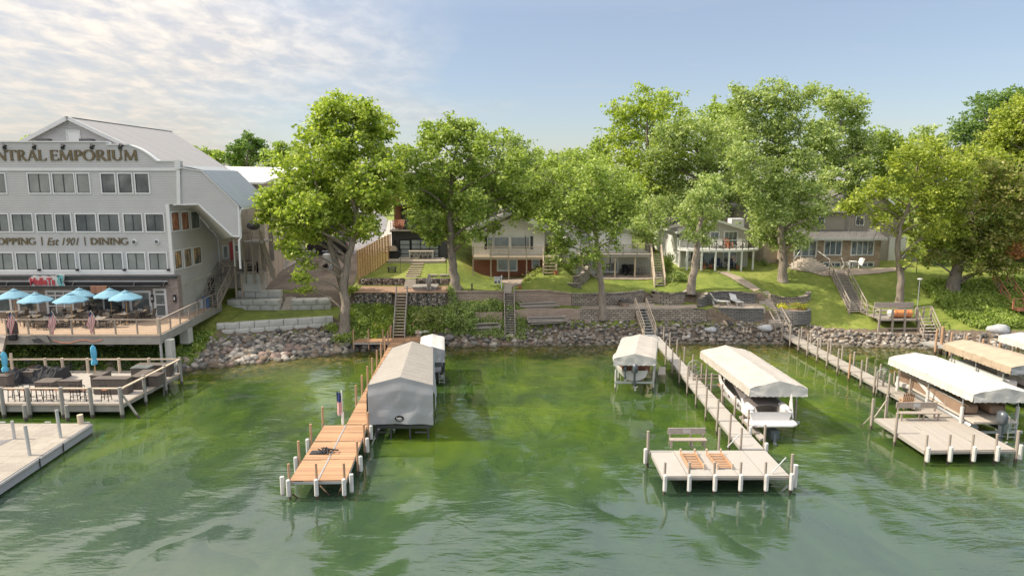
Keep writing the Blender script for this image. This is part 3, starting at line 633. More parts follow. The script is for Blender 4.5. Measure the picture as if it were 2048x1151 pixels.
wallpath('retaining_wall', 'curved dark block wall carrying the stone patio with the lounge chairs', 'retaining wall', M['grey_block'], wp([(1425, 62.3, 1.7, 3.0), (1437, 61.6, 1.6, 2.98), (1470, 61.3, 1.6, 2.98), (1500, 61.2, 1.6, 2.98), (1527, 61.3, 1.6, 2.98)]), .5, .09, M['limestone'])
# planter: a round block ring with soil
t = T('round_planter', 'round grey block planter holding yellow-leaved bushes', 'planter', (25.6, 62.6, 1.6))
c0 = Vector((XX(1585, 62.6, 2.3), 62.6, 0)); mm = MB(); mm.lathe((c0.x, c0.y, 1.5), [(1.62, 0), (1.6, 1.25), (1.28, 1.26), (1.27, .9)], 30); mm.build('block_ring', M['grey_block'], t)
mm = MB(); mm.lathe((c0.x, c0.y, 1.5), [(1.30, 1.05), (.6, 1.12), (.01, 1.15)], 24); mm.build('soil', M['mulch'], t)
wallpath('retaining_wall', 'short curved block wall above the yellow bushes', 'retaining wall', M['block_wall'], wp([(1541, 63.4, 2.7, 3.9), (1565, 63.6, 2.7, 3.55), (1590, 63.7, 2.7, 3.5), (1612, 64.0, 2.7, 3.6), (1622, 64.9, 3.0, 3.9)]), .45, .08, M['block_wall'])
m = MB()
for k in range(14):
    x0, x1 = (XX(1531, 62, 2), XX(1556, 62, 2)) if k < 7 else (XX(1513, 64, 4), XX(1541, 64, 4))
    m.bx(x0, x1, 60.9+k*.26, 61.22+k*.26, 1.2, 1.75+k*.175)
m.solo('garden_steps', 'dark mossy timber and stone steps climbing from the dock to the garden path', 'steps', M['old_wood'])
# curved wall of the mound
wallpath('retaining_wall', 'low curved block wall at the foot of the grass mound', 'retaining wall', M['block_wall'], wp([(1131, 65.4, 4.0, 4.62), (1140, 65.0, 4.0, 4.66), (1155, 64.9, 4.0, 4.66), (1163, 65.4, 4.0, 4.62)]), .4, .08, M['block_wall'])
wallpath('retaining_wall', 'upper dark block wall holding the grass mound beside the white cottage', 'retaining wall', M['block_wall'], wp([(1146, 66.2, 4.2, 5.15), (1160, 66.2, 4.2, 5.25), (1170, 67.2, 4.2, 5.5), (1181, 69.6, 4.2, 6.0)]), .4, .08, M['block_wall'])
# ------------------------------------------------------------------ sheets: road, ramp, paths, patios
def asphalt(name, a, b_):
    m, nt, nn, ll, b = mnew(name); v = coords(nt, 'World')
    ll.new(ramp(nt, mth(nt, 'MULTIPLY_ADD', noi(nt, v, .5, 6, .65), .6, mth(nt, 'MULTIPLY', noi(nt, v, 9, 4, .7), .4)), [(.3, a), (.68, b_)]), b.inputs['Base Color'])
    b.inputs['Roughness'].default_value = .9; bump(nt, b, noi(nt, v, 12, 6, .75), .9, .06); return m
M['dirt'] = asphalt('bare_dirt', (.045, .035, .028), (.27, .215, .165)); M['asphalt'] = asphalt('asphalt', (.15, .145, .15), (.25, .24, .245)); M['pavement'] = asphalt('pavement', (.34, .30, .26), (.46, .41, .36))
def gg(px, py):                             # ground point under a pixel
    r = ray(px, py); t = 40
    while t < 400:
        p = Vector((0, 0, CAMH)) + r*t
        if p.z < gz(p.x, p.y): return (p.x, p.y)
        t += .1
    return (p.x, p.y)
sheet('dirt_ramp', [(-24.8, 63.2), (-25.2, 66), (-24.3, 72), gg(618, 504), gg(640, 492)], [(-14.9, 63.2), gg(705, 575), gg(716, 545), gg(716, 520), gg(724, 500)], M['dirt'], .05)
sheet('road', [gg(610, 510), gg(660, 480), gg(680, 455), gg(690, 430), gg(690, 415)], [gg(725, 509), gg(757, 483), gg(772, 462), gg(775, 440), gg(745, 415)], M['asphalt'], .075)
sheet('pavement', [gg(727, 508), gg(757, 483), gg(772, 462), gg(776, 442)], [gg(780, 508), gg(800, 483), gg(805, 462), gg(800, 442)], M['pavement'], .11)
sheet('service_apron', [gg(480, 580), gg(500, 550), gg(575, 510), gg(600, 495)], [gg(540, 560), gg(560, 545), gg(613, 518), gg(645, 498)], M['pavement'], .12)
sheet('kerb_strip', [gg(690, 480), gg(722, 458), gg(735, 448)], [gg(700, 480), gg(735, 458), gg(748, 448)], M['concrete'], .2)
sheet('garden_path', [gg(1433, 544), gg(1460, 556), gg(1492, 575), gg(1508, 585)], [gg(1452, 544), gg(1484, 556), gg(1515, 575), gg(1530, 585)], M['paver'], .06)
sheet('patio', [gg(1570, 538), gg(1620, 546), gg(1648, 553)], [gg(1800, 536), gg(1790, 543), gg(1690, 552)], M['paver'], .07)
sheet('brick_patio', [gg(985, 553), gg(1000, 562), gg(1018, 577)], [gg(1055, 553), gg(1046, 562), gg(1042, 569)], M['paver_small'], .06)
sheet('lower_terrace', [(XX(1160, 62, 3), 62.0), (XX(1165, 63, 3), 62.9)], [(XX(1395, 62, 3), 62.0), (XX(1390, 64, 3), 63.6)], M['paver_small'], .07)
sheet('lower_terrace', [(XX(1215, 63, 3), 62.9), (XX(1280, 65, 3), 64.8)], [(XX(1310, 63.2, 3), 63.2), (XX(1305, 65, 3), 64.3)], M['paver_small'], .06)
sheet('stone_patio', [(XX(1437, 62, 3), 61.7), (XX(1420, 63, 3), 63.1)], [(XX(1528, 62, 3), 61.5), (XX(1515, 63, 3), 63.2)], M['paver'], .08)
sheet('grass_strip', [(XX(430, 57, 2.6), 57.0), (XX(452, 62.6, 2.6), 62.75)], [(XX(664, 59.3, 2.6), 59.4), (XX(664, 62.6, 2.6), 62.75)], M['ground'], .05)
# ================================================================== rocks, trees, plants
def rockmesh(seed, flat=.7):
    bm = bmesh.new(); bmesh.ops.create_icosphere(bm, subdivisions=2, radius=1)
    for v in bm.verts:
        n = noise.noise(v.co*1.1 + Vector((seed*7.3, 0, 0)))*.35 + noise.noise(v.co*2.6+Vector((0, seed*3.1, 0)))*.14
        v.co *= 1 + n; v.co.z *= flat; v.co.x *= 1.12
        for ax in (Vector((.6, -.5, .6)), Vector((-.7, -.3, .5))):
            ax = (ax + Vector((math.sin(seed*5), math.cos(seed*3), 0))*.6).normalized(); d = v.co.dot(ax)
            if d > .68: v.co -= ax*(d-.68)*.75
    me = D.meshes.new('boulder'); bm.to_mesh(me); bm.free(); me.polygons.foreach_set('use_smooth', [True]*len(me.polygons)); me.materials.append(M['rock']); return me
RM = [rockmesh(i, .62+.05*(i % 5)) for i in range(12)]
RC = [('grey', (.19, .175, .16)), ('tan', (.31, .255, .195)), ('pinkish', (.27, .195, .165)), ('pale', (.40, .365, .32)), ('dark', (.09, .086, .08)), ('brown', (.19, .14, .10))]
RMC = []
for i in range(12):
    me = RM[i].copy(); me.materials.clear(); nm = RC[i % 6][0]; M.setdefault('rock_'+nm, None); M['rock_'+nm] = M['rock_'+nm] or rockm('rock_'+nm, RC[i % 6][1]); me.materials.append(M['rock_'+nm]); RMC.append(me)
def rock_zone(xa, xb, dens, rad, out, top=None, big=1):
    x = xa
    n = int((xb-xa)*dens)
    for _ in range(n):
        x = random.uniform(xa, xb); p = prof(x); y0 = p[1][0]-.5; y1 = top(x) if top else p[2][0]+.1
        u = random.random(); y = y0+(y1-y0)*u; r = random.uniform(*rad)*(1.25-.5*u)*big
        if random.random() < .06: r *= 1.35
        z = max(gz(x, y)+r*.25, -.05 + r*.12); out.append((r, x, y, z))
rocks = []
rock_zone(XX(355, 50, 1), XX(440, 54, 1), 44, (.15, .31), rocks, lambda x: prof(x)[1][0]+4.2)
rock_zone(XX(440, 54, 1), XX(700, 58, 1), 56, (.15, .33), rocks)
rock_zone(XX(430, 56, 1), XX(700, 59, 1), 52, (.10, .2), rocks)
rock_zone(XX(0, 49, 1), XX(360, 49, 1), 6, (.22, .46), rocks, lambda x: prof(x)[1][0]+2.4)
rock_zone(XX(700, 58, 1), XX(900, 59, 1), 7, (.2, .4), rocks, lambda x: prof(x)[1][0]+1.0)
rock_zone(XX(895, 59, 1), XX(1035, 60, 1), 12, (.16, .36), rocks, lambda x: prof(x)[1][0]+.8)
rock_zone(XX(1030, 60, 1), XX(1430, 60, 1), 62, (.105, .22), rocks, lambda x: prof(x)[2][0])
rock_zone(XX(1425, 60, 1), XX(1560, 60, 1), 58, (.11, .23), rocks, lambda x: prof(x)[2][0]-.1)
rock_zone(XX(1560, 60, 1), XX(1640, 60, 1), 58, (.11, .23), rocks, lambda x: prof(x)[2][0]+.25)
rock_zone(XX(1635, 60, 1), XX(1930, 60, 1), 46, (.12, .23), rocks, lambda x: prof(x)[2][0]+.15)
rock_zone(XX(1930, 60, 1), XX(2120, 60, 1), 16, (.16, .3), rocks, lambda x: prof(x)[2][0])
rocks.sort(reverse=True, key=lambda q: q[0]/q[2])
def rock_tf(q):
    r, x, y, z = q
    return Matrix.Translation((x, y, z)) @ Matrix.Rotation(random.uniform(0, 6.3), 4, 'Z') @ Matrix.Rotation(random.uniform(-.4, .4), 4, 'X') @ Matrix.Diagonal((r*random.uniform(.85, 1.2), r*random.uniform(.85, 1.15), r*random.uniform(.85, 1.15), 1))
LM = [(60, 'at the far left behind the lower deck'), (130, 'behind the tarpaulin piles'), (200, 'behind the furled umbrella'), (280, 'behind the glass-topped counter'), (352, 'beside the concrete pier'), (400, 'right of the lower deck corner'), (450, 'left of the low block wall'), (500, 'under the left end of the block wall'), (545, 'below the left half of the block wall'), (590, 'below the right half of the block wall'), (640, 'under the right end of the block wall'), (700, 'beside the forked tree'), (790, 'under the cedar platform'), (900, 'right of the cedar platform'), (960, 'below the pale shrubs'), (1030, 'near the grey stairs'), (1130, 'below the board piles'), (1230, 'below the slender tree'), (1330, 'beside the aluminium stairs'), (1450, 'below the checkered wall'), (1560, 'left of the taupe dock stairs'), (1680, 'right of the taupe dock stairs'), (1760, 'left of the wooden landing'), (1850, 'under the wooden landing'), (3000, 'below the ivy at the right')]
for i, q in enumerate(rocks[:290]):
    k = (i*7) % 12; o = D.objects.new('boulder', RMC[k]); C.objects.link(o); o.matrix_world = rock_tf(q)
    px = 1024 + q[1]/q[2]*FPX; pr = prof(q[1]); u = (q[2]-pr[1][0])/max(.5, pr[2][0]-pr[1][0])
    lm = next(t for lim, t in LM if px < lim); sz = 'huge' if q[0] > .42 else 'large' if q[0] > .34 else 'middling' if q[0] > .28 else 'small'
    row = 'at the waterline' if u < .12 else 'low on the bank' if u < .38 else 'halfway up' if u < .7 else 'high up'
    tag(o, f'{sz} {RC[k % 6][0]} boulder {row} {lm}', 'boulder', 'boulders on the bank ' + lm)
seen = {}
for o in [o for o in C.objects if o.name.startswith('boulder')]: seen.setdefault(o['label'], []).append(o)
for lb, os_ in seen.items():
    if len(os_) > 1:
        for k, o in enumerate(sorted(os_, key=lambda o: o.location.x/o.location.y)): o['label'] = (['leftmost', 'second', 'third', 'fourth', 'fifth', 'sixth'][min(k, 5)]) + ' ' + lb
def bulk(name, label, cat, lst):
    vs, fs, n0 = [], [], 0
    base = [(np.array([v.co[:] for v in me.vertices]), np.array([p.vertices[:] for p in me.polygons])) for me in RM]
    for i, q in enumerate(lst):
        v, f = base[i % 12]; mt = np.array(rock_tf(q)); vs.append(v @ mt[:3, :3].T + mt[:3, 3]); fs.append(f+n0); n0 += len(v)
    v = np.concatenate(vs); f = np.concatenate(fs); me = npmesh(name, v, f); me.materials.append(M['rock']); me.polygons.foreach_set('use_smooth', [True]*len(me.polygons))
    o = D.objects.new(name, me); C.objects.link(o); tag(o, label, cat, kind='stuff')
def npmesh(name, v, f):
    me = D.meshes.new(name); k = f.shape[1]
    me.vertices.add(len(v)); me.vertices.foreach_set('co', np.ascontiguousarray(v, dtype=np.float32).ravel())
    me.loops.add(f.size); me.loops.foreach_set('vertex_index', np.ascontiguousarray(f, dtype=np.int32).ravel())
    me.polygons.add(len(f)); me.polygons.foreach_set('loop_start', np.arange(0, f.size, k, dtype=np.int32))
    try: me.polygons.foreach_set('loop_total', np.full(len(f), k, dtype=np.int32))
    except Exception: pass
    me.update(calc_edges=True); me.validate(); return me
bulk('riprap', 'bank of smaller mixed grey and tan field stones all along the shore', 'riprap', rocks[290:])
# ------------------------------------------------------------------ leaves
def leaves(rng, lobes, leaf=.3, dens=560, per=16, spread=.27, gap=.5, gs=.6, flat=.85, droop=0):
    leaf *= 1.0; dens *= .98
    cs = []
    for (c, r) in lobes:
        n = max(4, int(dens*r*r/per)); d = rng.normal(size=(n, 3)); d /= np.linalg.norm(d, axis=1)[:, None]
        u = rng.random(n)**(1/2.4)
        off = np.array([noise.noise(Vector(q*1.6)+Vector((c[0], c[1], c[2]))) for q in d])
        rr = r*(1.0+.45*off)*u
        p = np.array(c) + d*rr[:, None]*np.array([1, 1, flat]); cs.append(p)
    p = np.concatenate(cs)
    keep = np.array([noise.noise(Vector(q)*gs) + .5*noise.noise(Vector(q)*gs*2.7) for q in p])
    p = p[keep > -(1-gap)*.38 + rng.normal(size=len(p))*.06]
    q = np.repeat(p, per, axis=0); n = len(q)
    q = q + rng.normal(size=(n, 3))*np.array([spread, spread, spread*.6])
    a = rng.normal(size=(n, 3)); a[:, 2] = a[:, 2]*.6 - .25 - droop; a /= np.linalg.norm(a, axis=1)[:, None]
    b = rng.normal(size=(n, 3)); b -= a*np.sum(a*b, axis=1)[:, None]; b /= np.linalg.norm(b, axis=1)[:, None]
    L = leaf*(.65+.7*rng.random(n))[:, None]
    v = np.stack([q-a*L*.5, q+b*L*.32, q+a*L*.5, q-b*L*.32], axis=1).reshape(-1, 3)
    return v, np.arange(len(v)).reshape(-1, 4)
def leafobj(name, v, f, mat, parent=None):
    o0 = ORG.get(parent.name, Vector()) if parent else Vector()
    me = npmesh(name, v - np.array(o0[:]), f); me.materials.append(mat)
    o = D.objects.new(name, me); C.objects.link(o)
    if parent: o.parent = parent; ORG[o.name] = o0
    return o
def tree(label, base, tr, lobes, mat, Y=None, name='tree', trunk=None, bark='bark', leaf=.3, dens=560, depth=1.0, group=None, seed=1, gap=.5, sub=5, zb=None, cat='tree', **kw):
    """base px,py of the foot; lobes (px, py, radius px[, depth offset m])"""
    rng = np.random.default_rng(seed); rnd = random.Random(seed)
    if Y is None: bx, by = gg(*base)
    else: bx, by = XX(base[0], Y, gz(0, Y)), Y
    bz = gz(bx, by)-.15 if zb is None else zb
    t = T(name, label, cat, (bx, by, bz), group)
    L = []
    for q in lobes:
        px, py, r = q[:3]; dy = q[3] if len(q) > 3 else rnd.uniform(-1, 1)*2.6*depth
        c = PY(px, py, by+dy); L.append((c, r/FPX*(by+dy)*1.02))
    top = max(c.z for c, r in L)
    m = MB()
    if trunk: tp = [Vector((bx, by, bz))] + [PY(px, py, by+dy) for px, py, dy in trunk]
    else:
        cx = sum(c.x for c, r in L)/len(L); tp = [Vector((bx, by, bz)), Vector((bx+(cx-bx)*.15, by, bz+(top-bz)*.3)), Vector((bx+(cx-bx)*.5, by+.2, bz+(top-bz)*.6)), Vector((cx, by, bz+(top-bz)*.88))]
    n = len(tp); rs = [tr*(1-.8*i/(n-1)) for i in range(n)]
    # smooth the trunk and flare its foot
    pts, rr = [], []
    for i in range(n-1):
        for k in range(4):
            u = k/4; pts.append(tp[i].lerp(tp[i+1], u)); rr.append(rs[i]+(rs[i+1]-rs[i])*u)
    pts.append(tp[-1]); rr.append(rs[-1]); pts = [p if i == 0 else p + Vector((rnd.uniform(-1, 1), rnd.uniform(-1, 1), 0))*tr*.18 for i, p in enumerate(pts)]
    rr[0] *= 1.45; rr[1] *= 1.06; pts.insert(1, pts[0].lerp(pts[1], .25)); rr.insert(1, rr[0]*.8)
    m.path(pts, rr, 12)
    for c, r in L:
        # attach lower on the trunk than the lobe
        best = min(range(2, len(pts)), key=lambda i: (pts[i]-c).length + (3.5 if pts[i].z > c.z-.4*abs((pts[i]-c).length) else 0))
        a = pts[best]; d = c-a
        if d.length < .6: continue
        mid = a + d*.5 + Vector((rnd.uniform(-.3, .3), rnd.uniform(-.3, .3), d.length*.07)); br = min(rr[best]*.5, .04+d.length*.018)
        m.path([a, a.lerp(mid, .5)+Vector((0, 0, d.length*.03)), mid, c], [br, br*.85, br*.65, br*.32], 6)
        for k in range(sub):
            dd = Vector((rnd.gauss(0, 1), rnd.gauss(0, 1), rnd.gauss(.2, .8))).normalized()*r*rnd.uniform(.7, 1.05)
            s0 = mid.lerp(c, rnd.uniform(.3, 1)); e = c + dd
            m.path([s0, s0.lerp(e, .5)+Vector((rnd.uniform(-.2, .2), rnd.uniform(-.2, .2), .15)), e], [br*.36, br*.24, .012], 4, False)
    m.build('trunk', M[bark], t, smooth=True)
    v, f = leaves(rng, [(tuple(c), r) for c, r in L], leaf, dens, gap=gap, **kw)
    leafobj('crown', v, f, M[mat], t); return t
PLANTS = []
def bush(label, px, py, r, mat, n=6, name='bush', cat='bush', h=.7, Y=None, leaf=.16, dens=900, group=None, seed=3, xy=None, z=None):
    rng = np.random.default_rng(seed); rnd = random.Random(seed)
    x, y = xy if xy else (gg(px, py) if Y is None else (XX(px, Y, gz(0, Y)), Y))
    z = gz(x, y) if z is None else z; t = T(name, label, cat, (x, y, z), group); R_ = r
    lob = [((x+rnd.uniform(-.6, .6)*R_, y+rnd.uniform(-.4, .4)*R_, z+R_*h*rnd.uniform(.35, .9)), R_*rnd.uniform(.4, .62)) for _ in range(n)]
    m = MB()
    for c, q in lob: m.path([(x, y, z-.05), ((x+c[0])/2, (y+c[1])/2, (z+c[2])/2+.05), c], [.03, .02, .008], 4, False)
    m.build('stems', M['bark'], t); v, f = leaves(rng, lob, leaf, dens, spread=.16, gap=.75, gs=1.3, flat=h+.2)
    leafobj('foliage', v, f, M[mat], t); return t
def cover(name, label, cat, region, n, mat, leaf=.14, h=.35, seed=5, per=8, spread=.14):
    """ground cover: leaf tufts scattered over a region test in (x, y)"""
    rng = np.random.default_rng(seed); pts = []; x0, x1, y0, y1, test = region
    while len(pts) < n:
        x = rng.uniform(x0, x1); y = rng.uniform(y0, y1)
        if test and not test(x, y): n -= .5; continue
        k = noise.noise(Vector((x*.9, y*.9, seed))); pts.append((x, y, gz(x, y)+.04+h*max(0, .45+k)*rng.random()))
    q = np.repeat(np.array(pts), per, axis=0); m_ = len(q); q = q + rng.normal(size=(m_, 3))*np.array([spread, spread, spread*.7])
    a = rng.normal(size=(m_, 3)); a /= np.linalg.norm(a, axis=1)[:, None]; b = rng.normal(size=(m_, 3)); b -= a*np.sum(a*b, axis=1)[:, None]; b /= np.linalg.norm(b, axis=1)[:, None]
    L = leaf*(.6+.8*rng.random(m_))[:, None]
    v = np.stack([q-a*L*.5, q+b*L*.35, q+a*L*.5, q-b*L*.35], axis=1).reshape(-1, 3)
    o = leafobj(name, v, np.arange(len(v)).reshape(-1, 4), M[mat]); return tag(o, label, cat, kind='stuff')
# --- the front trees
tree('tall lime-green maple with a forked trunk standing on the boulder bank', (689, 668), .46,
     [(712,225,38),(660,235,38),(752,262,40),(618,262,34),(690,290,52),(735,230,30),(640,300,48),(762,320,44),(600,345,48),(665,365,56),(728,370,52),(560,395,40),(612,420,52),(690,430,50),(758,400,40),(780,340,26),(540,425,30),(582,465,38),(628,462,36),(712,462,26),(612,522,25),(606,552,18),(615,578,12),(586,498,20),(740,450,26),(530,405,20),(575,440,36),(655,430,40),(790,375,18),(670,205,24)],
     'leaf_lime', trunk=[(690, 610, 0), (686, 560, 0), (700, 500, .1), (712, 440, .3), (700, 360, .3), (695, 270, 0)], bark='bark_pale', leaf=.33, dens=640, seed=11, gap=.5)
P('fork', M['bark_pale'], D.objects['tree'], lambda m: m.path([PY(688, 585, 59.6), PY(676, 540, 59.5), PY(658, 480, 59.2), PY(640, 400, 58.8), PY(620, 320, 58.4)], [.34, .3, .24, .16, .06], 10), smooth=True)
P('fork', M['bark_pale'], D.objects['tree'], lambda m: m.path([PY(690, 580, 59.9), PY(696, 520, 60.4), PY(712, 470, 61.2), PY(740, 380, 61.6)], [.26, .2, .16, .07], 10), smooth=True)
tree('broad bright green tree with a thick trunk beside the gabion terrace', (913, 577), .47,
     [(905,262,38),(862,275,36),(945,270,38),(985,290,40),(1020,330,40),(825,330,36),(880,330,52),(945,345,56),(1000,375,48),(1040,385,34),(835,390,42),(895,405,52),(955,412,46),(1015,420,34),(845,440,34),(900,458,30),(945,470,20),(1050,425,22),(815,365,24),(990,455,18),(870,474,22),(925,478,16),(805,300,16)],
     'leaf_green', trunk=[(905, 530, 0), (903, 480, 0), (898, 420, .1), (905, 350, .2), (915, 275, 0)], bark='bark_pale', leaf=.31, dens=620, seed=12, gap=.5)
tree('slender soft green tree growing at the foot of the checkered block wall', (1206, 637), .36,
     [(1180,345,38),(1130,352,36),(1228,352,36),(1092,385,34),(1155,395,44),(1215,400,44),(1262,385,26),(1112,440,38),(1175,450,46),(1232,440,36),(1125,488,26),(1185,500,30),(1228,480,20),(1150,520,16),(1198,535,12),(1095,415,26),(1255,420,20),(1108,515,14),(1080,355,22)],
     'leaf_green', trunk=[(1203, 590, 0), (1201, 550, 0), (1195, 500, 0), (1188, 430, .1), (1183, 350, 0)], bark='bark_pale', leaf=.27, dens=600, seed=13, gap=.45)
tree('pale green tree with a thick leaning trunk in front of the balcony cottage', (1381, 588), .44,
     [(1405,400,36),(1375,425,26),(1430,420,26),(1400,450,28),(1420,370,30),(1385,470,18),(1440,385,22),(1410,480,14)],
     'leaf_soft', trunk=[(1388, 540, 0), (1396, 480, 0), (1402, 430, .1), (1415, 370, 0)], bark='bark_pale', leaf=.26, dens=640, seed=14, gap=.4)
tree('young leafy tree behind the deck stairs of the white cottage', (1300, 552), .16,
     [(1300,425,30),(1280,455,24),(1322,440,24),(1300,470,22),(1310,405,24),(1285,410,20)], 'leaf_soft', Y=73, leaf=.26, dens=640, seed=15, gap=.35)
tree('very tall feathery tree with a straight trunk left of the brick house', (1565, 562), .47,
     [(1555,185,34),(1515,205,36),(1595,205,30),(1485,200,22),(1560,240,46),(1500,255,44),(1610,260,36),(1545,300,52),(1490,310,40),(1600,320,44),(1555,355,50),(1505,370,42),(1605,385,42),(1540,420,46),(1592,430,44),(1502,430,30),(1632,430,32),(1655,410,22),(1520,468,26),(1560,478,30),(1600,480,24),(1625,185,20),(1475,180,14)],
     'leaf_soft', trunk=[(1566, 510, 0), (1560, 450, 0), (1562, 380, .2), (1560, 300, .2), (1556, 215, 0)], bark='bark_pale', leaf=.28, dens=540, seed=16, gap=.4)
tree('tall leaning willow-like tree behind the brick house', (1600, 500), .5,
     [(1665,205,32),(1705,215,30),(1690,250,38),(1650,265,36),(1720,285,30),(1680,310,40),(1640,320,38),(1715,340,32),(1660,365,36),(1745,300,20),(1625,290,24),(1700,380,28)],
     'leaf_soft', Y=80, trunk=[(1608, 450, 0), (1635, 390, .2), (1662, 320, .2), (1685, 240, 0)], leaf=.33, dens=520, seed=17, gap=.4)
tree('yellow-green boxelder with drooping bare twigs on the slope above the wooden landing', (1798, 614), .37,
     [(1840,305,34),(1870,335,40),(1805,330,30),(1905,335,38),(1935,365,34),(1760,380,30),(1730,405,30),(1700,410,24),(1845,385,38),(1890,400,42),(1780,420,26),(1865,440,36),(1910,450,34),(1850,480,22),(1885,485,24),(1800,455,22),(1760,440,20),(1815,528,13),(1870,290,26),(1940,310,26),(1832,500,16)],
     'leaf_gold', trunk=[(1801, 560, 0), (1795, 500, 0), (1800, 455, 0), (1822, 400, .1), (1838, 320, 0)], bark='bark_pale', leaf=.29, dens=520, seed=18, gap=.42)
P('bare_twigs', M['bark_pale'], D.objects['tree.007'], lambda m: [m.path([PY(1760+i*3.3, 440-i*.5, 64+random.uniform(-.6, .6)), PY(1752+i*3, 462+random.uniform(-5, 5), 63.6), PY(1742+i*3.2+random.uniform(-4, 4), 486+random.uniform(-10, 12), 63.5)], [.035, .022, .008], 4) for i in range(14)] + [m.path([PY(1705+i*4, 428, 64.3), PY(1700+i*3.6, 448, 64), PY(1692+i*4+random.uniform(-4, 4), 470+random.uniform(-8, 12), 64)], [.03, .018, .008], 4) for i in range(12)])
tree('dark spreading maple with rosy leaf tips and a thick leaning trunk', (1903, 584), .64,
     [(1900,470,38),(1940,440,46),(1880,500,26),(1930,500,36),(1985,480,46),(1960,385,48),(2015,400,50),(2040,450,50),(2000,530,30),(1945,535,24),(2035,520,34),(2060,380,50),(1915,400,34),(1985,345,36),(1860,520,16)],
     'leaf_maple', trunk=[(1912, 545, 0), (1924, 510, .2), (1940, 450, .4), (1960, 380, .4)], leaf=.3, dens=640, seed=19, gap=.55)
tree('bright gold-green tree rising at the right of the row', (2040, 560), .5,
     [(2035,225,40),(2065,260,50),(1995,275,34),(2025,300,46),(1980,325,34),(2060,340,50),(2010,355,40),(2085,300,50)], 'leaf_gold', Y=74, leaf=.33, dens=600, seed=20, gap=.5)
